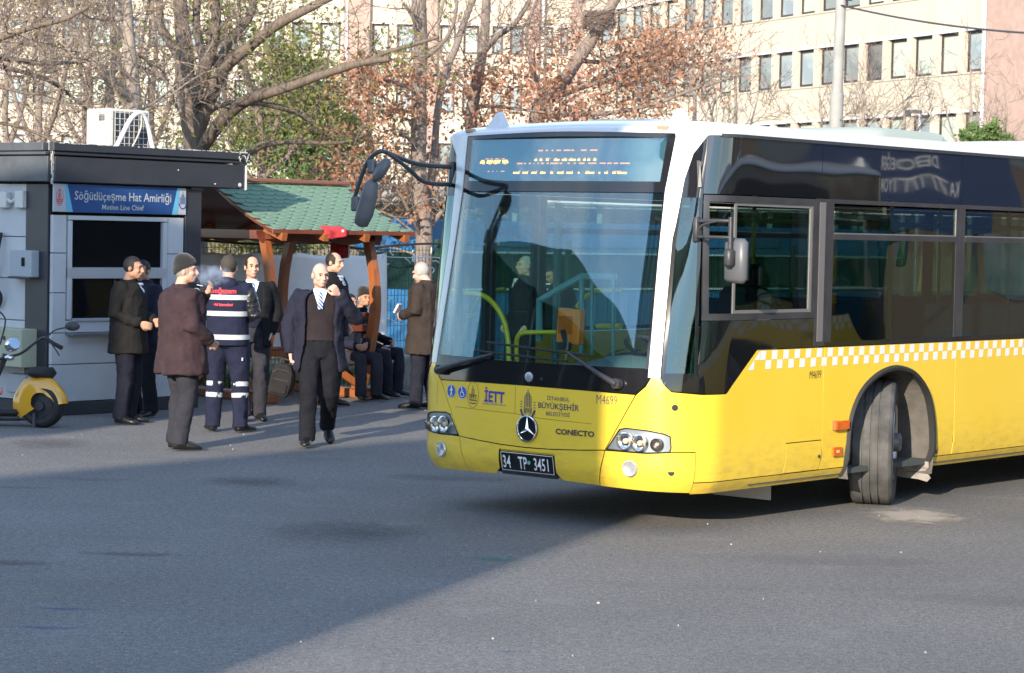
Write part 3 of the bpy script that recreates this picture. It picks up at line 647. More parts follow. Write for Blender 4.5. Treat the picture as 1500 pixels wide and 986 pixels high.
dim = seg(111, 2.4, [(552, 588), (610, 626), (654, 666), (690, 724), (744, 792), (798, 818), (866, 906), (930, 982)]) + seg(224, 2.4, [(396, 442), (454, 470), (490, 508), (530, 536), (560, 570), (586, 608), (628, 645), (655, 716), (726, 746), (784, 800), (828, 842), (864, 904), (930, 986), (1008, 1050), (1060, 1090), (1102, 1132), (1144, 1208)]) \
    + seg(180, 1.6, [(120, 150), (165, 185), (205, 240), (262, 290), (540, 548), (574, 590), (616, 652), (684, 700), (752, 772), (800, 812), (856, 866), (896, 908), (926, 936), (964, 976)]) + seg(226, 1.8, [(100, 120), (155, 175), (205, 225), (285, 305)]) + seg(292, 1.6, [(155, 170), (195, 205), (232, 240), (268, 300), (420, 432), (488, 498), (556, 566), (598, 606), (668, 676), (756, 764), (822, 830), (924, 940), (1062, 1072), (1108, 1156)])
leds(bright, mat('amber led', (.9, .4, .05), .5, emit=((1, .36, .03), 2.2)), 'display_lettering'); leds(dim, mat('dim amber led', (.7, .25, .08), .5, emit=((1, .24, .05), .8)), 'display_lettering')
# white pillars
pil = NP([(.346, 1.207), (.434, 1.207), (.470, 2.0), (.482, 2.47), (.452, 2.845), (.46, 2.87), (.30, 2.87), (.10, 2.87), (-.05, 2.87), (-.03, 2.856), (.164, 2.855), (.294, 2.729), (.348, 2.557), (.373, 2.24), (.385, 2.147)])
panel('white_pillar', pil, M_whi, off=.006, thick=.02, du=.02); panel('white_pillar', MI(pil), M_whi, off=.006, thick=.02, du=.02)
# ---- roof shell
per = []
for s_ in list(np.linspace(-11.2, -.5, 24)) + list(np.linspace(-.4, 2 * SC + .4, 70)) + list(np.linspace(2 * SC + .5, 2 * SC + 11.2, 24)): per.append(float(s_))
v = []; fs = []; T = 9; m_ = len(per)
for s_ in per:
    z0 = 2.862 + .022 * math.exp(-((s_ - SC) / .75) ** 2)
    p = U(s_, z0 if z0 < 2.87 else z0, .006); ix = min(max(p.x, -2.55 + .46), -.46); iy = min(max(p.y, .95), 11.2)
    for k in range(T):
        t = k / (T - 1); a = t * PI / 2; hx = 1 - math.cos(a); hz = math.sin(a)
        v.append((p.x + (ix - p.x) * hx, p.y + (iy - p.y) * hx, z0 - ZO + .108 * hz))
for i in range(m_ - 1):
    for k in range(T - 1): fs.append((i * T + k, i * T + k + 1, (i + 1) * T + k + 1, (i + 1) * T + k))
fs.append(tuple(i * T + T - 1 for i in range(m_)))
me = new_mesh('roof', v, fs); b2 = bmesh.new(); b2.from_mesh(me); bmesh.ops.recalc_face_normals(b2, faces=b2.faces)
for f in b2.faces: f.smooth = True
b2.to_mesh(me); b2.free(); me.set_sharp_from_angle(angle=math.radians(40))
link('roof', me, M_whi, bus)
# rear end
MB().box((-1.275, 11.72, 1.62 - ZO), (2.53, .06, 2.4)).build('rear_wall', M_yel, bus)
# roof things
for wv, l in ((2.04, .42), (.40, .42)):
    MB().add([(-wv - .09, l + .10, 2.90 - ZO), (-wv + .09, l + .10, 2.90 - ZO), (-wv + .07, l - .04, 2.90 - ZO), (-wv - .07, l - .04, 2.90 - ZO), (-wv - .022, l + .07, 3.045 - ZO), (-wv + .022, l + .07, 3.045 - ZO), (-wv + .02, l + .04, 3.035 - ZO), (-wv - .02, l + .04, 3.035 - ZO)],
             [(0, 3, 7, 4), (1, 0, 4, 5), (2, 1, 5, 6), (3, 2, 6, 7), (4, 7, 6, 5)]).build('roof_marker', M_whi, bus)
for wv in (2.215, .44):
    c = U(sw(wv), 2.905, .0); c.z = 2.905 - ZO; c.y += .012; MB().box(c, (.085, .03, .03), bev=.006).build('marker_lamp', mat('amber marker lens', (.45, .28, .16), .25, coat=.5), bus)
MB().box((-1.30, 1.25, 2.975 - ZO), (.62, .6, .03), bev=.012).build('roof_hatch', mat('hatch seal', (.25, .25, .26), .6), bus)
MB().box((-1.30, 1.25, 2.992 - ZO), (.60, .58, .03), bev=.012).build('roof_hatch_lid', M_whi, bus)
def hump(name, x, l0_, l1_, wd, h, m, nose=.5):
    v = []; fs = []; st = [(0, 0.02), (nose * .35, .55), (nose, .95), (nose * 1.6, 1), (l1_ - l0_ - nose, 1), (l1_ - l0_ - .2, .9), (l1_ - l0_, .02)]
    for dl, k in st:
        for i in range(13):
            a = PI * i / 12; v.append((x - wd / 2 * math.copysign(abs(math.cos(a)) ** .45, math.cos(a)), l0_ + dl, 2.955 - ZO + h * k * abs(math.sin(a)) ** .5))
    for i in range(len(st) - 1):
        for j in range(12): fs.append((i * 13 + j, i * 13 + j + 1, i * 13 + 14 + j, i * 13 + 13 + j))
    return link(name, new_mesh(name, v, fs, True, 50), m, bus)
hump('roof_air_unit', -.92, 3.05, 4.25, 1.0, .10, mat('pale green plastic', (.36, .40, .34), .5), .15)
hump('roof_air_unit', -1.275, 5.9, 9.4, 1.7, .15, M_whi, .8)
# ---- wipers
def wiper(piv, elb, blade, m=M_rub):
    P = lambda t, o: U(sw(t[0]), t[1], o)
    q = MB(); q.disc(P(piv, .005), (0, -1, .1), .035, .05, 14); q.tube([P(piv, .05), P(((piv[0] * 2 + elb[0]) / 3, (piv[1] * 2 + elb[1]) / 3), .06), P(elb, .04)], [.024, .018, .010], 8)
    o = q.build('wiper', M_plas, bus, smooth=True, sharp=50)
    b = MB(); a0, a1 = blade; n_ = 8; pts = [P((a0[0] + (a1[0] - a0[0]) * i / n_, a0[1] + (a1[1] - a0[1]) * i / n_), .03) for i in range(n_ + 1)]
    b.tube(pts, .009, 6); b.tube([p + Vector((0, .012, -.004)) for p in pts], .005, 5); b.build('wiper_blade', m, o)
wiper((.51, 1.155), (.93, 1.35), ((1.68, 1.385), (.72, 1.335))); wiper((2.15, 1.16), (1.60, 1.305), ((1.79, 1.32), (.93, 1.29)))
# ---- mirrors
M_mir = mat('mirror shell grey', (.10, .105, .115), .42, c2=(.13, .13, .14), scale=12)
a0 = U(sw(2.39), 2.64, 0); a1 = U(sw(2.39), 2.51, 0)
q = MB()
Bp = lambda wv, l, z: Vector((-wv, l, z - ZO))
q.tube(cat([a0, Bp(2.385, .05, 2.645), Bp(2.405, -.10, 2.665), Bp(2.415, -.30, 2.715), Bp(2.45, -.37, 2.725), Bp(2.54, -.39, 2.65), Bp(2.62, -.39, 2.50), Bp(2.67, -.39, 2.37), Bp(2.68, -.39, 2.33)], 5), .0165, 8)
q.tube(cat([a1, Bp(2.365, .03, 2.52), Bp(2.36, -.13, 2.60), Bp(2.385, -.26, 2.68), Bp(2.41, -.33, 2.72)], 5), .0155, 8)
q.box(a0 + Vector((.0, .0, -.06)), (.04, .05, .2), bev=.01)
mh = q.build('door_mirror', mat('mirror arm', (.05, .055, .06), .4), bus, smooth=True, sharp=50)
def shell(name, pts, rad, parent, m, R=None):
    q = MB(); q.tube(pts, rad, 14, flat=.62); return q.build(name, m, parent, smooth=True, sharp=60)
shell('mirror_shell', [Bp(2.35, -.36, 2.665), Bp(2.375, -.365, 2.645), Bp(2.42, -.37, 2.60), Bp(2.46, -.375, 2.55), Bp(2.485, -.38, 2.52)], [.015, .055, .072, .06, .02], mh, M_mir)
shell('mirror_shell', [Bp(2.485, -.38, 2.525), Bp(2.495, -.38, 2.50), Bp(2.53, -.38, 2.40), Bp(2.57, -.38, 2.28), Bp(2.605, -.38, 2.20), Bp(2.61, -.38, 2.185)], [.018, .045, .062, .064, .05, .018], mh, M_mir)
MB().box(Bp(2.50, -.385, 2.62), (.07, .05, .10), bev=.012).build('mirror_clamp', M_mir, mh); MB().box(Bp(2.655, -.385, 2.35), (.07, .05, .11), bev=.012).build('mirror_clamp', M_mir, mh)
# driver side mirror
q = MB(); q.box(U(NS(.185), 2.215, .02), (.04, .05, .17), bev=.008); q.tube([U(NS(.185), 2.27, .02), Bp(-.10, .21, 2.275), Bp(-.20, .26, 2.275)], .013, 8); q.tube([U(NS(.185), 2.165, .02), Bp(-.10, .21, 2.165), Bp(-.20, .25, 2.165)], .011, 8)
q.tube([Bp(-.20, .255, 2.30), Bp(-.20, .255, 2.06)], .016, 10); q.box(Bp(-.20, .25, 2.03), (.06, .07, .12), bev=.015)
q.tube(cat([Bp(-.02, .15, 2.18), Bp(-.05, .13, 2.24), Bp(-.12, .2, 2.27)], 6), .006, 6)
ms = q.build('door_mirror', M_plas, bus, smooth=True, sharp=50)
v = MB(); v.box(Bp(-.20, .33, 2.01), (.19, .085, .30), bev=.03, R=Matrix.Rotation(-.15, 3, 'Z')); v.build('mirror_shell', mat('light grey shell', (.10, .105, .115), .4), ms, smooth=True, sharp=50)
MB().box(Bp(-.20, .375, 2.01), (.155, .012, .26), R=Matrix.Rotation(-.15, 3, 'Z')).build('mirror_glass', mat('mirror glass', (.8, .8, .8), .03, metal=1), ms)
# ---- interior
M_int = mat('interior grey', (.25, .30, .30), .7); M_tube = mat('yellow handrail', (.72, .62, .02), .35, coat=.5)
MB().box((-1.275, 6.3, .46 - ZO), (2.45, 10.8, .04)).build('floor', mat('floor vinyl', (.06, .07, .07), .8), bus)
MB().box((-1.275, 6.2, 2.80 - ZO), (2.40, 10.8, .03)).build('ceiling_lining', mat('ceiling lining', (.30, .33, .33), .8), bus)
dsh = MB()
v = []; fs = []; prof = [(.07, 1.16), (.10, 1.215), (.30, 1.235), (.50, 1.22), (.56, 1.12), (.56, .60)]
W_ = np.linspace(.20, 2.32, 14)
for wv in W_:
    for l, z in prof:
        bulge = .10 * math.exp(-((wv - .72) / .32) ** 2) * (1 if z > 1.18 and l > .12 else 0)
        v.append(Bp(wv, l + .03, z + bulge))
n_ = len(prof)
for i in range(len(W_) - 1):
    for k in range(n_ - 1): fs.append((i * n_ + k, i * n_ + k + 1, i * n_ + n_ + k + 1, i * n_ + n_ + k))
link('dashboard', new_mesh('dashboard', v, fs, True, 50), mat('dashboard teal grey', (.13, .17, .175), .6), bus)
q = MB(); cw = Bp(.66, .62, 1.36); ax = Vector((0, .45, .9)).normalized(); u_ = Vector((1, 0, 0)); vv = ax.cross(u_)
q.tube([cw + (u_ * math.cos(2 * PI * i / 30) + vv * math.sin(2 * PI * i / 30)) * .23 for i in range(31)], .016, 8, cap=False)
for a in (.3, PI - .3, 1.5 * PI): q.tube([cw, cw + (u_ * math.cos(a) + vv * math.sin(a)) * .23], .012, 6)
q.tube([cw, cw - ax * .35], .03, 8); q.build('steering_wheel', M_rub, bus, smooth=True)
q = MB(); q.box(Bp(.68, 1.45, .95), (.48, .48, .12), bev=.04); q.box(Bp(.68, 1.72, 1.40), (.46, .12, .80), bev=.05); q.box(Bp(.68, 1.73, 1.88), (.26, .09, .18), bev=.03); q.build('driver_seat', mat('seat cloth', (.03, .035, .05), .9), bus)
# cabin partition, posts, ticket machine
q = MB()
def bpx(px, py, l):
    "bus-local point seen at a photo pixel in the plane l"
    c_, s_ = math.cos(BTH), math.sin(BTH); d = ray(px, py); ol = s_ * (0 - BX) + c_ * (0 - BY); dl = s_ * d.x + c_ * d.y; t = (l - ol) / dl
    X, Y, Z = d.x * t - BX, d.y * t - BY, CH + d.z * t
    return Vector((c_ * X - s_ * Y, s_ * X + c_ * Y, Z))
lp = .85
q.tube([bpx(790, 500, lp), bpx(790, 440, lp), bpx(852, 405, lp + .1), bpx(905, 405, lp + .25)], .028, 8)
q.tube([bpx(852, 405, lp + .1), bpx(852, 520, lp + .1)], .02, 8)
q.tube([bpx(867, 405, 1.0), bpx(867, 520, 1.0)], .014, 8); q.tube([bpx(898, 405, 1.0), bpx(898, 520, 1.0)], .012, 8)
q.build('cabin_frame', mat('teal cabin frame', (.12, .30, .32), .5), bus, smooth=True)
q = MB(); q.tube(cat([bpx(655, 430, .55), bpx(700, 431, .6), bpx(722, 444, .62), bpx(738, 470, .64), bpx(744, 500, .64), bpx(745, 530, .64)], 5), .020, 10)
q.tube(cat([bpx(757, 530, .75), bpx(757, 498, .75), bpx(766, 488, .75), bpx(790, 487, .8), bpx(815, 487, .85)], 5), .018, 10)
q.tube(cat([bpx(845, 450, 1.2), bpx(860, 433, 1.2), bpx(880, 426, 1.2), bpx(910, 425, 1.2)], 5), .018, 10)
q.tube(cat([bpx(690, 465, 2.4), bpx(700, 440, 2.4), bpx(720, 427, 2.4), bpx(740, 424, 2.4)], 5), .018, 10)
q.tube([bpx(875, 478, 1.6), bpx(910, 478, 1.6)], .022, 8)
q.build('handrail', M_tube, bus, smooth=True)
c = bpx(836, 478, .45); bx_ = MB().box(c, (.205, .07, .25), bev=.008, R=Matrix.Rotation(.05, 3, 'Y')).build('ticket_machine', mat('orange plastic', (.82, .23, .03), .4, c2=(.75, .2, .02), scale=5), bus)
q = MB(); [q.box(c + Vector((-.02 + i * .011 - .06, -.0375, .01)), (.004, .003, .13)) for i in range(12)]; q.build('machine_vents', mat('orange shade groove', (.40, .10, .01), .5), bx_)
MB().box(c + Vector((.01, -.07, -.10)), (.035, .03, .16), R=Matrix.Rotation(-.35, 3, 'Y'), bev=.006).box(c + Vector((-.0, -.06, -.14)), (.10, .05, .05), bev=.01).build('card_reader', M_rub, bus)
q = MB(); q.tube([Bp(2.36, .42, .5), Bp(2.36, .42, 2.4)], .03, 8); q.tube([Bp(2.30, 1.5, .5), Bp(2.30, 1.5, 2.4)], .03, 8); q.build('door_post', mat('teal door post', (.09, .20, .22), .5), bus)
MB().box(bpx(683, 290, .50), (.20, .03, .17), bev=.02).tube([bpx(660, 262, .35), bpx(683, 272, .45), bpx(684, 285, .5)], .01, 6).build('inner_mirror', mat('inner mirror back', (.02, .025, .03), .4), bus)  # dark box added where the outer mirrors reflect in the windscreen
seatm = mat('seat cloth blue', (.04, .07, .13), .9)
for i in range(7):
    for wv in (.35, 1.95) if i > 0 else (1.95,):
        l = 3.4 + i * .95
        q = MB(); q.box(Bp(wv + .12, l, .98), (.82, .42, .08), bev=.03); q.box(Bp(wv + .12, l + .24, 1.32), (.80, .07, .66), R=Matrix.Rotation(-.12, 3, 'X'), bev=.03); q.build('passenger_seat', seatm, bus)
q = MB(); [q.tube([Bp(wv, l, .5), Bp(wv, l, 2.75)], .017, 8) for wv, l in ((.95, 2.2), (1.65, 2.2), (.95, 4.2), (1.65, 4.2), (.95, 6.2), (1.65, 6.2))]; q.tube([Bp(.9, 1.9, 2.3), Bp(.9, 8, 2.3)], .016, 8); q.tube([Bp(1.65, 1.9, 2.3), Bp(1.65, 8, 2.3)], .016, 8); q.build('grab_pole', M_tube, bus)
# ================================================================ GROUND
def asphalt():
    m = bpy.data.materials.new('asphalt'); m.use_nodes = True; n = m.node_tree; b = n.nodes['Principled BSDF']; lk = n.links.new
    t = n.nodes.new('ShaderNodeTexCoord'); N = lambda s, d=4, r=.6: n.nodes.new('ShaderNodeTexNoise')
    def noi(sc, det=4, ro=.6, vec=None):
        z = n.nodes.new('ShaderNodeTexNoise'); z.inputs['Scale'].default_value = sc; z.inputs['Detail'].default_value = det; z.inputs['Roughness'].default_value = ro; lk(vec or t.outputs['Object'], z.inputs['Vector']); return z.outputs['Fac']
    def ramp(f, p0, c0, p1, c1):
        r = n.nodes.new('ShaderNodeValToRGB'); e = r.color_ramp.elements; e[0].position = p0; e[1].position = p1; e[0].color = rgb(c0); e[1].color = rgb(c1); lk(f, r.inputs['Fac']); return r.outputs['Color']
    def mixc(fac, A, B, typ='MIX'):
        x = n.nodes.new('ShaderNodeMix'); x.data_type = 'RGBA'; x.blend_type = typ
        if isinstance(fac, float): x.inputs['Factor'].default_value = fac
        else: lk(fac, x.inputs['Factor'])
        for k, v in (('A', A), ('B', B)):
            if isinstance(v, tuple): x.inputs[k].default_value = rgb(v)
            else: lk(v, x.inputs[k])
        return x.outputs['Result']
    base = ramp(noi(.35, 6), .35, (.155, .152, .148), .68, (.20, .195, .188))
    grain = ramp(noi(75, 3, .7), .36, (.55, .55, .56), .68, (1.55, 1.52, 1.50))
    c = mixc(1.0, base, grain, 'MULTIPLY'); c = mixc(1.0, c, ramp(noi(24, 4, .8), .38, (.72, .72, .73), .64, (1.28, 1.27, 1.25)), 'MULTIPLY')
    vo = n.nodes.new('ShaderNodeTexVoronoi'); vo.inputs['Scale'].default_value = 38; lk(t.outputs['Object'], vo.inputs['Vector'])
    chip = ramp(vo.outputs['Distance'], .09, (1, 1, 1), .16, (0, 0, 0))
    msk = n.nodes.new('ShaderNodeMath'); msk.operation = 'MULTIPLY'; lk(chip, msk.inputs[0]); lk(ramp(noi(9, 2), .56, (0, 0, 0), .62, (1, 1, 1)), msk.inputs[1])
    c = mixc(msk.outputs[0], c, (.24, .23, .22))
    mp = n.nodes.new('ShaderNodeMapping'); mp.inputs['Rotation'].default_value = (0, 0, .25); mp.inputs['Scale'].default_value = (.35, 1.5, 1); lk(t.outputs['Object'], mp.inputs['Vector'])
    st = ramp(noi(.9, 5, .65, mp.outputs[0]), .60, (0, 0, 0), .80, (.7, .7, .7))
    c = mixc(st, c, (.11, .108, .11))
    wn = ramp(noi(1.7, 6, .7), .55, (0, 0, 0), .9, (1, 1, 1)); c = mixc(wn, c, (.24, .235, .23))
    lk(c, b.inputs['Base Color']); b.inputs['Roughness'].default_value = .86; b.inputs['Specular IOR Level'].default_value = .35
    bp = n.nodes.new('ShaderNodeBump'); bp.inputs['Strength'].default_value = .8; bp.inputs['Distance'].default_value = .006; lk(noi(110, 3, .7), bp.inputs['Height']); lk(bp.outputs['Normal'], b.inputs['Normal'])
    return m
M_asph = asphalt()
g = link('ground', new_mesh('ground', [(-400, -200, 0), (400, -200, 0), (400, 900, 0), (-400, 900, 0)], [(0, 1, 2, 3)]), M_asph); tag(g, kind='structure')
def blotch(name, c, rx, ry, m, z, rz=0, n=40, jag=.12, seed=1, kind='structure'):
    rnd = random.Random(seed); v = [(0, 0, 0)]
    for i in range(n):
        a = 2 * PI * i / n; k = 1 + jag * (noise.noise(Vector((math.cos(a) * 2.2, math.sin(a) * 2.2, seed * 3.1))) * 1.6 + rnd.uniform(-.3, .3))
        v.append((rx * k * math.cos(a), ry * k * math.sin(a), 0))
    o = link(name, new_mesh(name, v, [(0, 1 + i, 1 + (i + 1) % n) for i in range(n)]), m); o.location = (c[0], c[1], z); o.rotation_euler = (0, 0, rz); tag(o, kind=kind); return o
def soft(name, col, dens=.6, sc=3.0, edge=.5):
    m = bpy.data.materials.new(name); m.use_nodes = True; n = m.node_tree; n.nodes.clear(); lk = n.links.new
    o = n.nodes.new('ShaderNodeOutputMaterial'); d = n.nodes.new('ShaderNodeBsdfDiffuse'); d.inputs['Color'].default_value = rgb(col); tr = n.nodes.new('ShaderNodeBsdfTransparent'); mx = n.nodes.new('ShaderNodeMixShader')
    t = n.nodes.new('ShaderNodeTexCoord'); gr = n.nodes.new('ShaderNodeTexGradient'); gr.gradient_type = 'SPHERICAL'; mp = n.nodes.new('ShaderNodeMapping'); mp.inputs['Location'].default_value = (-1, -1, 0); mp.inputs['Scale'].default_value = (2, 2, 1); lk(t.outputs['Generated'], mp.inputs['Vector']); lk(mp.outputs[0], gr.inputs['Vector'])
    z = n.nodes.new('ShaderNodeTexNoise'); z.inputs['Scale'].default_value = sc; z.inputs['Detail'].default_value = 8; z.inputs['Roughness'].default_value = .7; lk(t.outputs['Object'], z.inputs['Vector'])
    a = n.nodes.new('ShaderNodeMath'); a.operation = 'ADD'; lk(gr.outputs['Fac'], a.inputs[0]); lk(z.outputs['Fac'], a.inputs[1])
    mr = n.nodes.new('ShaderNodeMapRange'); mr.inputs['From Min'].default_value = .62; mr.inputs['From Max'].default_value = 1.2; mr.inputs['To Max'].default_value = dens; lk(a.outputs[0], mr.inputs['Value'])
    lk(mr.outputs[0], mx.inputs['Fac']); lk(tr.outputs[0], mx.inputs[1]); lk(d.outputs[0], mx.inputs[2]); lk(mx.outputs[0], o.inputs['Surface']); return m
c = gnd(1350, 757); blotch('concrete_patch', c, .52, .86, soft('concrete patch', (.40, .355, .30), 1.9, 5), .004, rz=-.2, seed=4, jag=.2)
M_oil = soft('oil stain', (.06, .057, .055), .34, 8); M_bluep = soft('blue chalk', (.03, .13, .34), .55, 7); M_grnp = soft('green chalk', (.08, .30, .22), .5, 6); M_pale = soft('pale wear', (.24, .235, .23), .45, 3)
i_ = 0
for (px, py, rx, ry, m) in ((190, 812, .5, .16, M_oil), (365, 706, .6, .6, M_oil), (505, 780, .8, .9, M_oil), (70, 650, .6, .8, M_oil), (20, 825, .4, .2, M_oil),
                         (90, 892, .26, .06, M_bluep), (70, 920, .30, .05, M_bluep), (730, 820, .28, .14, M_grnp), (745, 955, .10, .03, M_bluep), (130, 702, .55, .2, M_pale), (20, 714, .4, .15, M_pale), (1200, 820, 1.2, .4, M_pale), (1450, 880, 1.0, .3, M_pale), (650, 700, .9, .4, M_pale)):
    c = gnd(px, py); blotch('ground_stain', c, rx, ry, m, .002 + .0006 * (i_ % 4), seed=i_, n=24, jag=.05); i_ += 1
# litter
rnd = random.Random(3); q = MB()
for i in range(70):
    px, py = rnd.uniform(0, 1500), (rnd.uniform(600, 700) if rnd.random() < .6 else rnd.uniform(680, 980)); c = gnd(px, py)
    l = rnd.uniform(.003, .006); q.box((c.x, c.y, .006), (l * rnd.uniform(1, 3), l, .008), rz=rnd.uniform(0, 3))
o = q.build('litter', mat('pale litter', (.36, .35, .33), .9)); tag(o, kind='stuff')
# verge with grass below the fence
M_grass = mat('grass', (.05, .085, .02), .9, c2=(.11, .13, .04), scale=30)
fe = Vector((.72, .694, 0)); F0 = Vector((-1.65, 30.7, 0)); fn = Vector((-.694, .72, 0))
q = MB(); rnd = random.Random(5)
for i in range(5200):
    t = rnd.uniform(-9, 7); s_ = rnd.uniform(-.32, 1.6); p = F0 + fe * t + fn * s_; h = rnd.uniform(.06, .34) * (1.2 if s_ < .3 else .8); dx, dy = rnd.uniform(-.08, .08), rnd.uniform(-.08, .08); a = rnd.uniform(0, PI); wx, wy = .012 * math.cos(a), .012 * math.sin(a)
    q.add([(p.x - wx, p.y - wy, 0), (p.x + wx, p.y + wy, 0), (p.x + dx, p.y + dy, h)], [(0, 1, 2)])
o = q.build('grass', M_grass); tag(o, kind='stuff')
v_ = [F0 + fe * -9 - fn * .35, F0 + fe * 60 - fn * .35, F0 + fe * 60 + fn * 70, F0 + fe * -60 + fn * 70, F0 + fe * -60 + fn * 2]
o = link('verge', new_mesh('verge', [(p.x, p.y, .005) for p in v_], [tuple(range(5))]), mat('earth verge', (.12, .10, .075), .95, c2=(.09, .10, .045), scale=1.5, bump=.5, bscale=30)); tag(o, kind='structure')

# ================================================================ OFFICE BUILDING
M_cream = mat('cream render', (.47, .42, .34), .9, c2=(.53, .48, .395), scale=.5, det=6, bump=.12, bscale=30, stretch=(1, 1, .35))
M_brick = mat('pink brick', (.34, .235, .20), .9, c2=(.40, .285, .245), scale=3, bump=.2, bscale=25)
M_brown = mat('brown window frame', (.07, .032, .025), .55); M_brown2 = mat('dark window frame', (.03, .022, .027), .5)
M_ledge = mat('white ledge', (.62, .63, .66), .6)
panes = [mat('pane %s' % k, c, .06, spec=.9, c2=c2, scale=.35, lo=.45, hi=.55) for k, c, c2 in (('sky', (.22, .28, .32), (.34, .40, .42)), ('grey', (.16, .20, .22), (.25, .30, .31)), ('pale', (.36, .42, .38), (.42, .47, .42)), ('dark', (.05, .06, .07), (.12, .15, .17)), ('blind', (.52, .56, .48), (.48, .52, .45)))]
bld = empty('office_building', (18.6, 93, 0)); tag(bld, 'long cream office building with brick coloured piers and rows of narrow windows behind the trees', 'building')
BW = Vector((18.6, 93, 0))
def facade(P, e, nrm, wins_, rows, zt, zb, U1, frame_m, piers=True, side=''):
    """P origin, e direction, nrm outward; wins_: list of (u0,u1); rows: list of (z0,z1)"""
    def W(u, z, o): return P + e * u + nrm * o + Vector((0, 0, z)) - BW
    def bx(name, u0, u1, z0, z1, o0, o1, m, parent=bld):
        v = [W(a, z, o) for z in (z0, z1) for a, o in ((u0, o0), (u1, o0), (u1, o1), (u0, o1))]
        me = new_mesh(name, v, [(0, 1, 2, 3), (7, 6, 5, 4), (0, 4, 5, 1), (1, 5, 6, 2), (2, 6, 7, 3), (3, 7, 4, 0)])
        return link(name, me, m, parent)
    u0, u1 = U1
    zs = [zb] + [z for r in rows for z in r] + [zt]
    for i in range(0, len(zs), 2): bx('wall_band', u0, u1, zs[i], zs[i + 1], -.6, 0, M_cream)
    bx('inner_wall', u0, u1, zb, zt, -1.0, -.61, M_brown2)
    rnd = random.Random(11 + len(wins_))
    proto = {}
    for (z0, z1) in rows:
        bx('lintel_ledge', u0, u1, z1 - .02, z1 + .06, .0, .07, M_ledge); bx('sill_ledge', u0, u1, z0 - .05, z0 + .02, .0, .05, M_cream)
        prev = u0
        for (a, b) in sorted(wins_) + [(u1, u1)]:
            if a - prev > .05: bx('pier', prev, a, z0 + .021, z1 - .021, -.5, .045, M_cream)
            prev = b
        for (a, b) in wins_:
            wd, h = b - a, z1 - z0 - .05; key = (round(wd, 2), round(h, 2))
            if key not in proto:
                f = MB(); t = .115
                def fb(x0, x1, y0, y1, o0, o1): f.box(((x0 + x1) / 2, (o0 + o1) / 2, (y0 + y1) / 2), (x1 - x0, o1 - o0, y1 - y0))
                fb(0, wd, 0, t, 0, .08); fb(0, wd, h - t, h, 0, .08); fb(0, t, t, h - t, 0, .08); fb(wd - t, wd, t, h - t, 0, .08)
                g_ = MB(); g_.box((wd / 2, .03, h / 2), (wd - 2 * t + .02, .02, h - 2 * t + .02))
                proto[key] = (f.mesh('window'), {})
                proto[key][0].materials.append(frame_m); proto[key] = (proto[key][0], g_)
            fo = bpy.data.objects.new('window', proto[key][0]); C.objects.link(fo); fo.parent = bld
            q0 = W(a, z0 + .025, -.22); fo.location = q0; fo.rotation_euler = (0, 0, math.atan2(e.y, e.x) + 0)
            # local +y must point outward
            if Vector((-e.y, e.x, 0)).dot(nrm) < 0: fo.scale = (1, -1, 1)
            pm = panes[rnd.choices(range(5), (5, 4, 4, 1, 2))[0]]
            mk = 'pane_mesh_%s_%s' % (key, pm.name)
            me = bpy.data.meshes.get(mk)
            if me is None: me = proto[key][1].mesh(mk); me.materials.append(pm)
            po = bpy.data.objects.new('pane', me); C.objects.link(po); po.parent = fo
    return W, bx
# oblique wing
e1 = Vector((-.4147, .91, 0)); n1 = Vector((-.91, -.4147, 0)); P1 = Vector((18.6, 93, 0))
ztop = at(1432, 41, 93).z; zbot = at(1432, 104, 93).z; pit = ztop - at(1432, 162, 93).z
rows = [(zbot + k * pit, ztop + k * pit) for k in range(-3, 4)]
W1, bx1 = facade(P1, e1, n1, [(.04 + i * 1.835, 1.46 + i * 1.835) for i in range(19)], rows, rows[-1][1] + 1.6, -.2, (0, 36.2), M_brown2)
bx1('brick_wall', -9.0, -.09, -.2, rows[-1][1] + 1.6, -.6, .10, M_brick); bx1('roof_slab', -9.0, 37, rows[-1][1] + 1.6, rows[-1][1] + 1.9, -14, .3, M_ledge)
bx1('drain_pipe', -.05, .05, 0, rows[-1][1] + 1, .1, .2, M_ledge)
# frontal wing
YF = 127.0; P2 = Vector((0, YF, 0)); e2_ = Vector((1, 0, 0)); n2 = Vector((0, -1, 0))
pxu = lambda px: (px - 750) / FPX * YF * 1.0
wl = [(px, px + 30) for px in (-400, -358, -316, -274, -232, -190, -148, -83, -41, 1, 43, 85, 127, 169, 211, 253, 295, 337, 379, 420, 461)] + [(537, 562), (573, 601), (636, 659), (670, 693), (712, 728), (738, 758), (785, 801), (811, 823)]
Ztop = at(450, 32, YF).z; Zbot = at(450, 75, YF).z; pit2 = (Ztop - at(450, 205, YF).z) / 2
rows2 = [(Zbot + k * pit2, Ztop + k * pit2) for k in range(-3, 3)]
W2, bx2 = facade(P2, e2_, n2, [(pxu(a), pxu(b)) for a, b in wl], rows2, rows2[-1][1] + 1.6, -.2, (pxu(-500), pxu(855)), M_brown)
for a, b in ((-118, -92), (495, 534), (604, 632), (762, 780), (826, 850)): bx2('brick_pier', pxu(a), pxu(b), 0, rows2[-1][1] + 1.5, 0, .35, M_brick)
for a in (499, 784): bx2('drain_pipe', pxu(a), pxu(a + 3), 0, rows2[-1][1] + 1, .36, .46, M_ledge)
bx2('roof_slab', pxu(-500), pxu(860), rows2[-1][1] + 1.6, rows2[-1][1] + 1.9, -14, .3, M_ledge)
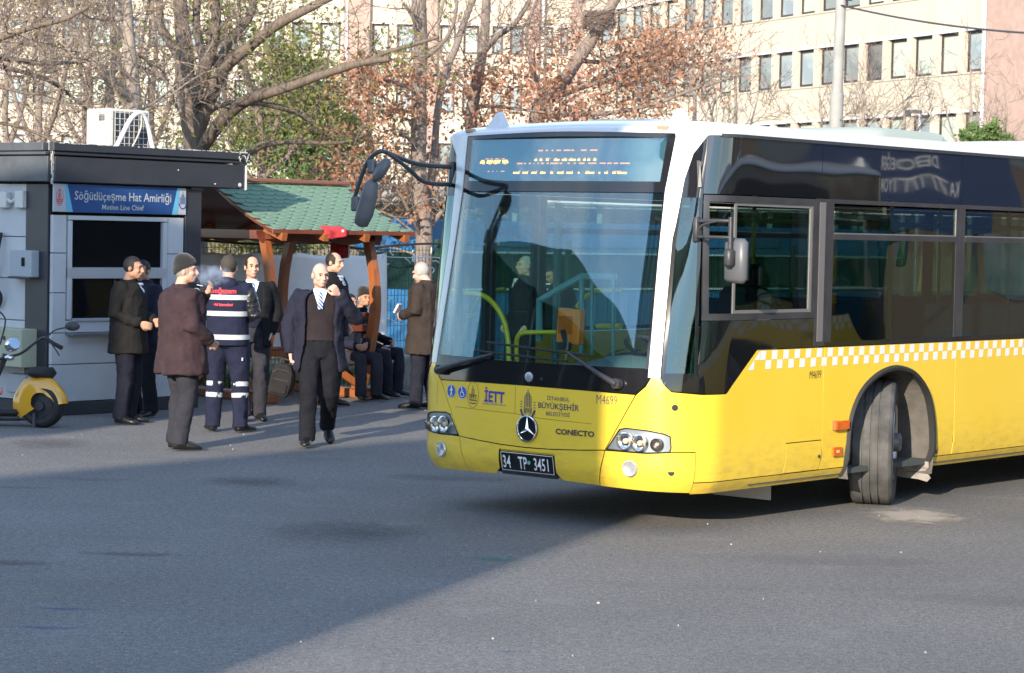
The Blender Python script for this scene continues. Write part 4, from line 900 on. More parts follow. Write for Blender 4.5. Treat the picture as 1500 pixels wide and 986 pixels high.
# low canopy in front of the building
cn = empty('station_canopy', (-5, 84, 0)); tag(cn, 'long low grey canopy on slim columns in front of the cream building', 'canopy')
z0, z1 = at(600, 297, 84).z, at(600, 273, 84).z
MB().box((0, 0, (z0 + z1) / 2), (60, 5, z1 - z0)).build('canopy_slab', mat('grey concrete slab', (.27, .255, .26), .9, c2=(.22, .21, .21), scale=1), cn)
for i in range(20): MB().box((-28 + i * 3, -1.6, z0 / 2), (.18, .18, z0)).build('column', mat('steel column', (.3, .3, .31), .6), cn)
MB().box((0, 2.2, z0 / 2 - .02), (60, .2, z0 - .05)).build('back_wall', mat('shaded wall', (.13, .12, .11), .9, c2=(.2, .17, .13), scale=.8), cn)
# ================================================================ STREET POLES
lp0 = at(1222, 190, 50); pole = empty('lamp_post', (lp0.x - .02, 50, 0)); tag(pole, 'tall grey concrete lamp post rising behind the bus roof', 'lamp post')
q = MB().tube([(0, 0, 0), (.06, 0, 5.1), (.06, 0, 5.12), (.16, 0, 12)], [.155, .145, .118, .10], 16); q.build('post', mat('concrete post', (.33, .33, .32), .85, c2=(.26, .26, .25), scale=2, bump=.2), pole, smooth=True, sharp=30)
MB().tube([(.16, 0, 12), (.4, -.5, 12.4), (.9, -1.5, 12.5)], .04, 8).build('lamp_arm', M_alu, pole); MB().box((1.0, -1.8, 12.48), (.3, .7, .12), bev=.05).build('lamp_head', M_alu, pole)
MB().disc((.125, -.12, 4.55), (0, -1, 0), .012, .05, 8).disc((.17, -.11, 7.1), (1, -.3, 0), .03, .14, 8).build('insulator', M_plas, pole)
a = at(1232, 8, 49.9); b = at(1700, 50, 44)
q = MB(); n_ = 30; q.tube([a + (b - a) * (i / n_) - Vector((0, 0, .9 * (i / n_) * (1 - i / n_))) for i in range(n_ + 1)], .022, 5)
o = q.build('overhead_cable', M_plas); tag(o, 'thin dark overhead cable running right from the lamp post', 'cable')
a = at(1236, 0, 49.9); b = at(1222, 185, 49.8)
c0 = at(1348, 165, 70); cp = empty('camera_post', (c0.x, 70, 0)); tag(cp, 'thin grey post with a small camera above the bus roof', 'camera post')
MB().tube([(0, 0, 0), (0, 0, c0.z + .1)], .055, 8).build('post', mat('galvanised', (.38, .39, .42), .5, metal=.3), cp); MB().box((-.22, 0, c0.z + .02), (.5, .12, .1)).box((-.36, -.02, c0.z - .06), (.16, .16, .14)).build('camera_head', M_plas, cp)

# ================================================================ KIOSK
KO = Vector((-4.7866, 24.2131, 0)); KA = math.radians(90 - 40.36)
kio = empty('ticket_kiosk', KO, KA); tag(kio, 'grey panelled line chief kiosk with charcoal roof fascia and blue sign', 'kiosk')
M_pan = mat('grey kiosk panel', (.52, .54, .56), .45, c2=(.44, .46, .49), scale=2.2, det=8, lo=.4, hi=.75, bump=.05)
M_char = mat('charcoal cladding', (.030, .033, .042), .42, c2=(.04, .043, .052), scale=3, det=6, bump=.08)
M_gl = mat('dark kiosk glass', (.006, .007, .009), .12, spec=.2)
Wk, Dk = 2.04, 2.3
MB().box((Wk / 2 + .02, Dk / 2 + .05, 1.25), (Wk - .12, Dk - .12, 2.4)).build('inner_core', M_seam, kio)
def kp(u0, u1, z0, z1, name='wall_panel', m=M_pan, y=0, t=.05, pa=kio, g_=.004):
    return MB().box(((u0 + u1) / 2, y + t / 2, (z0 + z1) / 2), (u1 - u0 - g_ * 2, t, z1 - z0 - g_ * 2), bev=.004).build(name, m, pa)
for z0, z1 in ((.14, .535), (.535, .865)): kp(0, 1.80, z0, z1)
for z0, z1 in ((.865, 1.285), (1.285, 1.70), (1.70, 2.10)): kp(0, .185, z0, z1); kp(1.565, 1.80, z0, z1)
kp(0, 2.04, .0, .14, 'plinth', M_char, y=-.015); kp(1.80, 2.04, .14, 2.42, 'column', M_char, y=-.02, t=.2); 
kp(.185, 1.565, .865, 1.0, y=.004)
# window frame
f = kp(.19, 1.56, 2.045, 2.10, 'window_frame', M_pan, y=-.012); kp(.19, 1.56, 1.43, 1.555, 'window_frame', mat('light alu', (.45, .47, .5), .4, metal=.3), y=-.014); kp(.19, .255, 1.0, 2.045, 'window_frame', M_pan, y=-.013); kp(1.49, 1.56, 1.0, 2.045, 'window_frame', M_pan, y=-.013); kp(.26, 1.49, .98, 1.02, 'window_frame', _m['light alu'], y=-.016)
kp(.25, 1.49, 1.55, 2.05, 'window_glass', M_gl, y=.02, t=.01); kp(.25, .84, 1.02, 1.43, 'window_glass', M_gl, y=.02, t=.01); kp(.84, 1.49, 1.02, 1.43, 'window_glass', M_gl, y=.03, t=.01)
kp(.83, .86, 1.02, 1.43, 'window_bar', M_char, y=.0, t=.02); kp(1.17, 1.20, 1.02, 1.43, 'window_bar', M_char, y=.0, t=.02); kp(.26, .275, 1.02, 1.43, 'window_bar', mat('amber seal', (.35, .2, .08), .5), y=.0, t=.02)
MB().box((.75, -.06, .855), (1.15, .12, .02)).build('counter_shelf', mat('steel shelf', (.25, .27, .3), .4, metal=.5), kio)
MB().box((.75, .0, .80), (1.1, .02, .07)).build('shelf_lip', M_pan, kio)
# left side: corner column, panels
def lpn(v0, v1, z0, z1, name='wall_panel', m=M_pan, t=.05, x=0): return MB().box((x + t / 2, (v0 + v1) / 2, (z0 + z1) / 2), (t, v1 - v0 - .008, z1 - z0 - .008), bev=.004).build(name, m, kio)
lpn(.055, .43, 0, 2.42, 'column', M_char, t=.06, x=-.02)
for z0, z1 in ((.14, .53), (.53, .98), (.98, 1.42), (1.42, 1.86), (1.86, 2.42)): lpn(.43, Dk, z0, z1)
lpn(.43, Dk, 0, .14, 'plinth', M_char, x=-.015)
# right side and back
for z0, z1 in ((0, .9), (.9, 1.7), (1.7, 2.42)):
    MB().box((Wk - .03, Dk / 2 + .1, (z0 + z1) / 2), (.05, Dk - .25, z1 - z0 - .01)).build('wall_panel', M_pan, kio); MB().box((Wk / 2, Dk, (z0 + z1) / 2), (Wk, .05, z1 - z0 - .01)).build('wall_panel', M_pan, kio)
# roof: fascia boards with a stepped cornice
z0, z1 = 2.425, 2.83
def fas(c, d, nm='fascia', m=M_char): return MB().box(c, d, bev=.006).build(nm, m, kio)
X0, X1, Y0, Y1 = -.07, 2.60, -.07, 2.5
fas(((X0 + X1) / 2, Y0, (z0 + .13 + z1 - .14) / 2 - .05), (X1 - X0 - .02, .05, z1 - z0 - .14)); fas(((X0 + X1) / 2, Y0 - .02, z1 - .095), (X1 - X0 + .04, .06, .035), 'cornice'); fas(((X0 + X1) / 2, Y0 - .035, z1 - .03), (X1 - X0 + .09, .08, .085), 'cornice')
M_char2 = mat('worn grey cladding', (.085, .095, .11), .5, c2=(.06, .066, .078), scale=4)  # same charcoal for the left faces, the light on them put into the colour
fas((X0, (Y0 + Y1) / 2 + .03, (z0 + .13 + z1 - .14) / 2 - .05), (.05, Y1 - Y0 - .04, z1 - z0 - .14), 'fascia', M_char2); fas((X0 - .02, (Y0 + Y1) / 2 + .035, z1 - .095), (.06, Y1 - Y0 - .06, .035), 'cornice', M_char2); fas((X0 - .035, (Y0 + Y1) / 2 + .04, z1 - .03), (.08, Y1 - Y0 - .06, .085), 'cornice', M_char2)
fas((X1, (Y0 + Y1) / 2 + .03, (z0 + .13 + z1 - .14) / 2 - .05), (.05, Y1 - Y0 - .04, z1 - z0 - .14), 'fascia'); fas((X1 + .03, (Y0 + Y1) / 2 + .04, z1 - .03), (.08, Y1 - Y0 - .06, .085), 'cornice')
fas(((X0 + X1) / 2, Y1, (z0 + z1) / 2), (X1 - X0, .05, z1 - z0 - .02), 'fascia')
MB().box(((X0 + X1) / 2, (Y0 + Y1) / 2, z1 - .09), (X1 - X0 - .06, Y1 - Y0 - .06, .05)).build('roof_deck', mat('roof felt', (.12, .12, .12), .9), kio); MB().box(((X0 + X1) / 2, (Y0 + Y1) / 2, z0 + .02), (X1 - X0 - .06, Y1 - Y0 - .06, .02)).build('soffit', M_char, kio)
# chipped white edge, with a shape of its own
M_chip = mat('chipped edge paint', (.62, .60, .57), .8); q = MB(); rnd = random.Random(2)
for i in range(34):
    z = z0 + .0 + rnd.random() * (z1 - z0); q.box((X0 - .028 + rnd.uniform(-.004, .012), Y0 - .028, z), (rnd.uniform(.006, .03), .006, rnd.uniform(.01, .06)))
for i in range(60):
    u = rnd.uniform(X0, X1); q.box((u, Y0 - .074, z1 + .008), (rnd.uniform(.01, .08), .008, rnd.uniform(.004, .012)))
for i in range(14): q.box((X1 + .01 + rnd.uniform(-.14, .03), Y0 - .077, z1 - rnd.uniform(0, .10)), (rnd.uniform(.005, .012), .004, rnd.uniform(.01, .03)))
o = q.build('chipped_edge', M_chip, kio); o['kind'] = 'stuff'
MB().box((X1 + .0285, Y0 - .005, z0 + .15), (.014, .05, .30)).build('edge_trim', M_chip, kio)
for u, z, r in ((2.53, z0 + .055, .022), (2.16, z0 + .055, .009), (1.62, z0 + .19, .007)): MB().disc((u, Y0 - .026, z), (0, -1, 0), r, .006, 12).build('fixing_bolt', M_chip, kio)
# sign
sg = kp(-.02, 1.80, 2.125, 2.425, 'sign', mat('sign white', (.42, .44, .47), .5), y=-.035, t=.03)
q = MB(); q.add([(.15, -.0365, 2.42), (.22, -.0365, 2.13), (1.59, -.0365, 2.13), (1.69, -.0365, 2.42)], [(0, 1, 2, 3)]); q.build('sign_field', mat('sign navy', (.012, .045, .16), .45, c2=(.018, .075, .23), scale=1.2), sg)
q = MB()
for s_ in (0, 1):
    f_ = (lambda x: x) if not s_ else (lambda x: 1.80 - x + .02)
    q.add([(f_(.13 + .02 * t * t - .00), -.0375, 2.42 - .29 * t) for t in [i / 6 for i in range(7)]] + [(f_(.155 + .075 * t), -.0375, 2.42 - .29 * t) for t in [1 - i / 6 for i in range(7)]], [tuple(range(14))])
q.build('sign_stripe', mat('sign light blue', (.12, .42, .62), .5), sg)
def ktext(s_, size, x, z, m, bold, nm='sign_lettering', xs=1.0):
    vs, fs = text_mesh(s_, size, bold); return MB().add([(x + v.x * xs, -.039, z + v.y) for v in vs], fs).build(nm, m, sg)
M_sl = mat('sign lettering grey white', (.46, .48, .50), .5)
ktext('Söğütlüçeşme Hat Amirliği', .128, .915, 2.262, M_sl, .0012, xs=.93); ktext('Motion Line Chief', .078, .90, 2.165, M_sl, .0012)
def klogo(x, z, m, tul):
    q = MB()
    def strip(pts, wd):
        for a, b in zip(pts, pts[1:]):
            dx, dy = b[0] - a[0], b[1] - a[1]; l_ = math.hypot(dx, dy) or 1; nx, ny = -dy / l_ * wd / 2, dx / l_ * wd / 2
            q.add([(x + (a[0] + nx), -.0375, z + a[1] + ny), (x + a[0] - nx, -.0375, z + a[1] - ny), (x + b[0] - nx, -.0375, z + b[1] - ny), (x + b[0] + nx, -.0375, z + b[1] + ny)], [(0, 1, 2, 3)])
    if tul:
        for a in (-.03, -.015, 0, .015, .03): strip([(a, -.03), (a, .05 + .05 * (1 - abs(a) / .03))], .007)
        strip([(.05 * math.cos(t), -.02 + .06 * math.sin(t)) for t in [PI + i * PI / 10 for i in range(11)]], .014)
        for s_ in (-1, 1):
            for y in (-.03, 0, .03): strip([(s_ * .04, y), (s_ * .055, y)], .006)
    else:
        strip([(.045 * math.cos(t), .085 * math.sin(t)) for t in [i * 2 * PI / 20 for i in range(21)]], .006)
        strip([(0, .08), (0, -.01)], .014); strip([(-.018, .04), (-.018, -.01)], .007); strip([(.018, .04), (.018, -.01)], .007); strip([(-.036, -.02), (.036, -.02)], .012); strip([(-.034, -.04), (.034, -.04)], .014); strip([(-.025, -.06), (.025, -.06)], .01)
    q.build('sign_logo', m, sg)
klogo(.055, 2.28, mat('sign red', (.55, .04, .05), .5), False); klogo(1.745, 2.275, mat('sign navy ink', (.02, .06, .25), .5), True)
# boxes on the left wall
M_bxw = mat('cream plastic', (.62, .62, .58), .5); M_bxg = mat('grey meter box', (.36, .40, .44), .5)
def lbox(v0, v1, z0, z1, d, nm, m): return MB().box((-d / 2, (v0 + v1) / 2, (z0 + z1) / 2), (d, v1 - v0, z1 - z0), bev=.008).build(nm, m, kio)
b = lbox(.20, .56, 1.44, 1.72, .12, 'meter_box', M_bxg); MB().box((-.124, .33, 1.60), (.006, .05, .09)).build('meter_window', M_gl, b); MB().box((-.07, .38, 1.435), (.14, .36, .015)).build('box_lip', M_char, b)
b = lbox(.42, .56, 2.16, 2.34, .07, 'junction_box', M_bxw); lbox(.70, .86, 2.16, 2.33, .07, 'junction_box', M_bxw); MB().tube([(-.04, .56, 2.25), (-.06, .63, 2.22), (-.04, .70, 2.25)], .02, 8).build('junction_pipe', M_bxw, kio)
b = lbox(.22, .95, .50, .90, .22, 'utility_box', mat('beige utility box', (.46, .47, .34), .6, c2=(.40, .41, .30), scale=3)); MB().box((-.223, .60, .70), (.006, .012, .38)).build('door_gap', M_seam, b); MB().box((-.225, .50, .80), (.01, .03, .04)).build('box_latch', M_plas, b)
lbox(.30, .62, .22, .42, .10, 'lower_box', mat('pale grey box', (.40, .42, .43), .6))
q = MB(); q.tube(cat([(-.03, .82, 1.9), (-.06, .86, 1.6), (-.03, .90, 1.45), (-.09, .84, 1.35), (-.04, .80, 1.22), (-.03, .86, 1.1)], 6), .018, 6); q.build('wall_cable', M_rub, kio)
# air conditioner on the roof
ac = empty('air_conditioner', KO + Matrix.Rotation(KA, 3, 'Z') @ Vector((1.41, .8, 0)), KA); ac.location.z = 2.79
tag(ac, 'white outdoor air conditioner unit with grey fan grille on the kiosk roof', 'air conditioner')
M_acw = mat('aged white enamel', (.70, .68, .60), .5, c2=(.62, .60, .53), scale=5)
MB().box((.285, .21, .255), (.57, .40, .49), bev=.012).build('casing', M_acw, ac)
MB().box((.30, .004, .255), (.50, .012, .43)).build('grille_recess', mat('fan dark', (.05, .055, .06), .6), ac)
MB().lathe([(.02, 0), (.19, .0), (.20, -.012), (.02, -.01)], (.30, .0, .255), (0, 1, 0), 20).build('fan_ring', M_plas, ac)
q = MB()
for i in range(8): q.box((.06 + i * .068, -.012, .255), (.007, .007, .43))
for i in range(7): q.box((.30, -.016, .05 + i * .068), (.50, .005, .007))
o = q.build('grille_bars', mat('grille wire', (.50, .52, .54), .5), ac); o['kind'] = 'stuff'
q = MB()
for i in range(5): q.box((-.003, .10 + i * .02, .40), (.006, .008, .08))
q.build('side_vent', M_plas, ac)
MB().tube(cat([(.0, -.10, .06), (.06, -.13, .20), (.16, -.15, .38), (.27, -.16, .46), (.36, -.15, .42), (.44, -.13, .28), (.50, -.12, .12), (.54, -.12, .0)], 6), .026, 10).build('hose', mat('white hose', (.78, .78, .76), .5), ac, smooth=True)
MB().tube(cat([(.30, -.165, .44), (.30, -.17, .32), (.24, -.17, .18), (.14, -.16, .02)], 6), .009, 6).build('drain_tube', mat('beige tube', (.55, .48, .38), .5), ac, smooth=True)

# ================================================================ PERGOLA
PO = Vector((-2.8518, 26.7066, 0)); PAng = math.radians(90 - 48.6)
pg = empty('wooden_shelter', PO, PAng); tag(pg, 'varnished wooden bench shelter with curved posts and green shingle roof', 'shelter')
M_wood = mat('varnished pine', (.34, .115, .035), .4, c2=(.24, .07, .022), scale=3.5, stretch=(6, 6, 1), det=6, coat=.4)
M_woodd = mat('mahogany stain', (.16, .045, .022), .45, c2=(.12, .032, .018), scale=5, coat=.3)
M_shing = mat('green shingle', (.165, .27, .195), .95, c2=(.13, .225, .16), scale=20, bump=.5, bscale=150)
def curved_post(u, front):
    # barrel shaped side: front posts bow out to -y
    y0 = .02 if front else 1.55; s_ = -1 if front else 1
    pts = cat([(u, y0 - s_ * .10, .10), (u, y0 + s_ * .06, .55), (u, y0 + s_ * .17, 1.05), (u, y0 + s_ * .13, 1.5), (u, y0 + s_ * .0, 1.93)], 5)
    q = MB(); v = []; wd = .085; th = .105
    for i, p in enumerate(pts):
        t = (pts[min(i + 1, len(pts) - 1)] - pts[max(i - 1, 0)]).normalized(); nr = Vector((0, t.z, -t.y)); x = Vector((1, 0, 0)); k = 1.0 + .25 * (1 - i / (len(pts) - 1))
        for a, b in ((-1, -1), (1, -1), (1, 1), (-1, 1)): v.append(p + x * a * wd / 2 + nr * b * th * k / 2)
    fs = [(3, 2, 1, 0)]
    for i in range(len(pts) - 1):
        for k in range(4): fs.append((i * 4 + k, i * 4 + (k + 1) % 4, i * 4 + 4 + (k + 1) % 4, i * 4 + 4 + k))
    n_ = (len(pts) - 1) * 4; fs.append((n_, n_ + 1, n_ + 2, n_ + 3)); q.add(v, fs)
    return q.build('post', M_wood, pg, smooth=True, sharp=30)
for u in (0, 1.5):
    curved_post(u, True); curved_post(u, False)
    MB().box((u, .78, .055), (.16, 2.0, .11), bev=.015).build('foot_beam', M_wood, pg); MB().box((u, .0, .125), (.20, .34, .035), bev=.01).build('foot_block', M_wood, pg)
    MB().beam((u, .12, .12), (u, .62, .42), .06, .09).build('brace', M_wood, pg); MB().beam((u, 1.45, .12), (u, .95, .42), .06, .09).build('brace', M_wood, pg)
    MB().box((u, .78, .44), (.08, .5, .07)).build('cross_rail', M_woodd, pg)
    MB().box((u, .78, 1.93), (.075, 1.9, .10)).build('top_rail', M_woodd, pg)
# bench: backs face the yard
for z in (.845, .985): MB().box((.75, -.03 + .0, z), (1.44, .03, .085), bev=.006).build('back_slat', M_woodd, pg)
for y in (.06, .20, .34): MB().box((.75, y, .60 - .0), (1.44, .11, .035), bev=.006).build('seat_slat', M_woodd, pg)
for y in (1.24, 1.38, 1.50): MB().box((.75, y, .46), (1.44, .11, .035), bev=.006).build('seat_slat', M_woodd, pg)
MB().box((.75, .0, .56), (1.44, .04, .07), bev=.006).build('seat_rail', M_wood, pg)
for u in (.45, 1.12): MB().box((u, .1, .31), (.08, .06, .5)).build('bench_leg', M_woodd, pg)
MB().beam((.06, -.02, .13), (.42, .02, .34), .05, .08).build('brace', M_wood, pg); MB().beam((1.44, -.02, .13), (1.0, .02, .40), .05, .08).build('brace', M_wood, pg)
# scalloped valance board
def scallop(y, u0, u1, z1):
    n_ = 48; v = []
    for i in range(n_ + 1):
        u = u0 + (u1 - u0) * i / n_; z = z1 - .115 - .035 * abs(math.sin((u - u0) / (u1 - u0) * PI * 3.5)) + (.07 if i in (0, n_) else 0)
        v += [(u, y, z1), (u, y, z), (u, y + .03, z1), (u, y + .03, z)]
    fs = []
    for i in range(n_):
        a = i * 4; fs += [(a, a + 1, a + 5, a + 4), (a + 2, a + 6, a + 7, a + 3), (a + 1, a + 3, a + 7, a + 5), (a, a + 4, a + 6, a + 2)]
    return link('valance', new_mesh('valance', v, fs), M_woodd, pg)
scallop(-.06, -.14, 1.66, 1.975); scallop(1.62, -.14, 1.66, 1.975)
# roof
U0_, U1_ = -.24, 1.78; YE, YR, ZE, ZR = -.50, .78, 1.985, 2.53
def rp_(t, back=False):
    "t 0 eave .. 1 ridge, concave slope"
    y = YE + (YR - YE) * t; z = ZE + (ZR - ZE) * (max(t, 0) ** 1.55 * .55 + t * .45)
    return ((2 * YR - y) if back else y), z
for back in (False, True):
    q = MB(); n_ = 10; v = []
    for i in range(n_ + 1):
        y, z = rp_(i / n_, back)
        for u in (U0_, U1_): v += [(u, y, z), (u, y, z - .03)]
    fs = []
    for i in range(n_):
        a = i * 4; fs += [(a, a + 2, a + 6, a + 4), (a + 1, a + 5, a + 7, a + 3), (a, a + 4, a + 5, a + 1), (a + 2, a + 3, a + 7, a + 6)]
    fs += [(0, 1, 3, 2)]
    link('roof_board', new_mesh('roof_board', v, fs), M_woodd, pg)
    for i in range(4):
        u = U0_ + .13 + i * (U1_ - U0_ - .26) / 3; pts = [rp_(t, back) for t in (-.03, .1, .25, .45)]
        r = MB()
        for (ya, za), (yb, zb_) in zip(pts, pts[1:]): r.beam((u, ya, za - .075), (u, yb, zb_ - .075), .07, .085)
        r = MB().beam((u, pts[0][0], pts[0][1] - .07), (u, pts[2][0], pts[2][1] - .075), .07, .085); r.build('rafter', M_wood, pg)
    MB().box(((U0_ + U1_) / 2, rp_(0, back)[0], ZE - .015), (U1_ - U0_ + .04, .03, .05), bev=.004).build('eave_board', M_woodd, pg)
    # shingle tabs
    rowsn = 13; sh = None
    nU = 11; pw_ = (U1_ - U0_) / nU
    if not back or True:
        for r_ in range(rowsn):
            t0, t1 = r_ / rowsn, (r_ + 1.5) / rowsn; t1 = min(t1, 1)
            (ya, za), (yb, zb_) = rp_(t0, back), rp_(t1, back)
            d = Vector((0, yb - ya, zb_ - za)); ln = d.length; d.normalize(); nn = Vector((0, -d.z, d.y)) if not back else Vector((0, d.z, -d.y) )
            if nn.z < 0: nn = -nn
            off = (r_ % 2) * .5
            v = []; m_ = 9
            for layer in (.014, .001):
                for i in range(m_):
                    a = PI * i / (m_ - 1); v.append(Vector((-math.cos(a) * pw_ * .49, 0, 0)) + d * (.045 - math.sin(a) * .045) + nn * (layer + .004))
                v.append(Vector((pw_ * .49, 0, 0)) + d * ln + nn * layer * .4); v.append(Vector((-pw_ * .49, 0, 0)) + d * ln + nn * layer * .4)
            k_ = m_ + 2; fs = [tuple(range(k_)), tuple(range(2 * k_ - 1, k_ - 1, -1))] + [(i, i + k_, (i + 1) % k_ + k_, (i + 1) % k_) for i in range(k_)]
            me = new_mesh('shingle', v, fs); b2 = bmesh.new(); b2.from_mesh(me); bmesh.ops.recalc_face_normals(b2, faces=b2.faces); b2.to_mesh(me); b2.free(); me.materials.append(M_shing)
            for c_i in range(nU - (1 if off else 0)):
                o = bpy.data.objects.new('shingle', me); C.objects.link(o); o.parent = pg; o.location = (U0_ + (c_i + .5 + off) * pw_, ya, za)
MB().box(((U0_ + U1_) / 2 - .03, YR, ZR + .035), (U1_ - U0_ - .0, .16, .05), bev=.012).build('ridge_cap', mat('brown ridge metal', (.20, .085, .06), .5), pg)
# red flag over the eave, sheer cloth below
def cloth(name, W_, m, parent, nu, nv, fn):
    v = [fn(i / nu, j / nv) for j in range(nv + 1) for i in range(nu + 1)]; fs = [(j * (nu + 1) + i, j * (nu + 1) + i + 1, (j + 1) * (nu + 1) + i + 1, (j + 1) * (nu + 1) + i) for j in range(nv) for i in range(nu)]
    o = link(name, new_mesh(name, v, fs, True), m, parent); md = o.modifiers.new('s', 'SOLIDIFY'); md.thickness = .004; return o
R_ = Matrix.Rotation(PAng, 3, 'Z')
def flagf(i, j):
    u = .45 + .32 * i; s_ = j; y = YE + .08 - .10 * s_ * 2.0 if s_ < .45 else YE - .018 - .012 * math.sin(i * 9); z = ZE + .055 - .06 * s_ - (.10 + .07 * math.sin(i * 3.2 + .6) - .10 * (1 - i) ** 2) * max(0, s_ - .4) * 1.1 + .012 * math.sin(i * 8 + j * 3)
    if s_ < .45: z = ZE + .055 - .11 * s_
    return R_ @ Vector((u, y - .012, z))
fl = cloth('flag', 0, mat('red flag cloth', (.62, .045, .05), .8, c2=(.5, .03, .04), scale=8), None, 16, 12, flagf); fl.location = PO; tag(fl, 'crumpled red flag with a white crescent draped over the shelter eave', 'flag')
q = MB(); 
def fp(a, b): p = flagf(a, b); return p + R_ @ Vector((0, -.01, 0))
q.add([fp(.78 + .05 * math.cos(t), .62 + .09 * math.sin(t)) for t in [i * 2 * PI / 12 for i in range(12)]], [tuple(range(12))]); q.build('crescent', mat('flag white', (.75, .72, .72), .8), fl)
sc_ = cloth('hanging_cloth', 0, glassmat('sheer maroon cloth', (.45, .12, .13), f0=.0, rough=1, haze=((.25, .03, .04), .55)), None, 10, 8, lambda i, j: R_ @ Vector((1.16 + .28 * i, .30 + .02 * math.sin(i * 6), 1.89 - .22 * j + .03 * i * (1 - j) - .03 * (1 - i) * j))); sc_.location = PO
tag(sc_, 'thin maroon cloth hanging below the right end of the shelter roof', 'cloth')
q = MB(); q.box((1.30, .29, 1.79), (.012, .006, .22)).box((1.16, .29, 1.79), (.01, .006, .22)).box((1.44, .30, 1.80), (.012, .006, .22)).box((1.30, .29, 1.82), (.28, .006, .012)); o = q.build('cloth_hem', mat('maroon hem', (.22, .02, .03), .8), sc_); o.location = (0, 0, 0); o.rotation_euler = (0, 0, PAng)

# ================================================================ FENCE, TARP, CABIN, BLOCKS
fen = empty('mesh_fence', F0, math.atan2(fe.y, fe.x)); tag(fen, 'dark green welded mesh fence with scraps of tape behind the shelter', 'fence')
M_fg = mat('fence green', (.012, .06, .04), .5); zf = 1.80
q = MB()
for i in range(-150, 260): x = i * .06; q.tube([(x, 0, .05), (x, 0, zf)], .0042, 4, cap=False)
for k in range(9): z = .15 + k * .2; q.tube([(-9, -.008, z), (15.6, -.008, z)], .0042, 4, cap=False)
o = q.build('mesh_wires', M_fg, fen); o['kind'] = 'stuff'
for i in range(-4, 7): MB().box((i * 2.5 + .9, .03, .95), (.06, .06, 1.9)).build('fence_post', M_fg, fen)
rnd = random.Random(9); q = MB()
for i in range(46):
    x, z = rnd.uniform(-.25, 1.15), rnd.uniform(.75, 1.75) if i % 3 else rnd.uniform(1.55, 1.68); pts = [Vector((x, -.02, z))]
    a = rnd.uniform(0, PI * 2)
    for k in range(3): a += rnd.uniform(-.9, .9); pts.append(pts[-1] + Vector((math.cos(a) * .045, rnd.uniform(-.01, .01), math.sin(a) * .03)))
    q.tube(cat(pts, 3), .008, 4)
q.tube(cat([(-.2, -.02, 1.66), (.3, -.02, 1.65), (.8, -.02, 1.655), (1.1, -.02, 1.62)], 5), .007, 4)
o = q.build('tape_scraps', mat('white tape', (.62, .64, .66), .6), fen); o['kind'] = 'stuff'
q = MB(); q.tube(cat([(-4.5, -.06, 1.86), (-3.2, -.06, 1.84), (-2.2, -.06, 1.80), (-1.2, -.06, 1.83), (-.5, -.06, 1.76), (.1, -.06, 1.81), (1.0, -.06, 1.84), (3, -.06, 1.8), (8, -.06, 1.85)], 8), .016, 6)
o = q.build('cable', M_rub); o.location = F0; o.rotation_euler = fen.rotation_euler; tag(o, 'black cable sagging along the top of the green mesh fence', 'cable')
nx, nz_ = 46, 20; v = []
for j in range(nz_ + 1):
    for i in range(nx + 1):
        u = -3.6 + 3.55 * i / nx; z = .45 + (1.245 + .0 * u - .03 * abs(math.sin(i * PI / 9))) * j / nz_
        y = -.05 + .035 * noise.noise(Vector((u * 1.6 + z, z * .9, 1))) + .02 * noise.noise(Vector((u * 4 - z * 2, z * 2, 5)))
        v.append((u, y, z))
fs = [(j * (nx + 1) + i, j * (nx + 1) + i + 1, (j + 1) * (nx + 1) + i + 1, (j + 1) * (nx + 1) + i) for j in range(nz_) for i in range(nx)]
o = link('tarpaulin', new_mesh('tarpaulin', v, fs, True), mat('grey white tarpaulin', (.78, .78, .76), .6, c2=(.70, .70, .69), scale=2, bump=.3, bscale=8)); o.location = F0; o.rotation_euler = fen.rotation_euler; md = o.modifiers.new('s', 'SOLIDIFY'); md.thickness = .004
tag(o, 'wide pale grey tarpaulin tied along the fence behind the shelter', 'tarpaulin')
cab = empty('blue_cabin', F0 + fn * 2.6 + fe * 3, math.atan2(fe.y, fe.x)); tag(cab, 'long blue site cabin with dark band standing behind the mesh fence', 'cabin')
M_bl = mat('bright blue sheet', (.03, .165, .38), .5, c2=(.025, .13, .31), scale=1.4)
MB().box((5.9, 1.0, .55), (11, 2.2, 1.1), bev=.02).build('lower_wall', M_bl, cab); MB().box((5.9, 1.02, 1.38), (10.9, 2.15, .56)).build('window_band', mat('cabin dark glass', (.01, .03, .03), .1), cab); MB().box((5.9, 1.0, 1.93), (11.05, 2.3, .50), bev=.03).build('roof_box', M_bl, cab)
q = MB(); [q.box((.5 + i * .25, -.115, .55), (.03, .02, 1.05)) for i in range(44)]; o = q.build('corrugation', M_bl, cab); o['kind'] = 'stuff'
q = MB(); [q.box((5.9, -.16 + .0, z), (11.06, .02, .03)) for z in (1.70, 1.14)]; q.build('white_strip', M_ledge, cab)
M_conc = mat('rough concrete', (.36, .34, .31), .95, c2=(.27, .255, .235), scale=6, bump=.6, bscale=40)
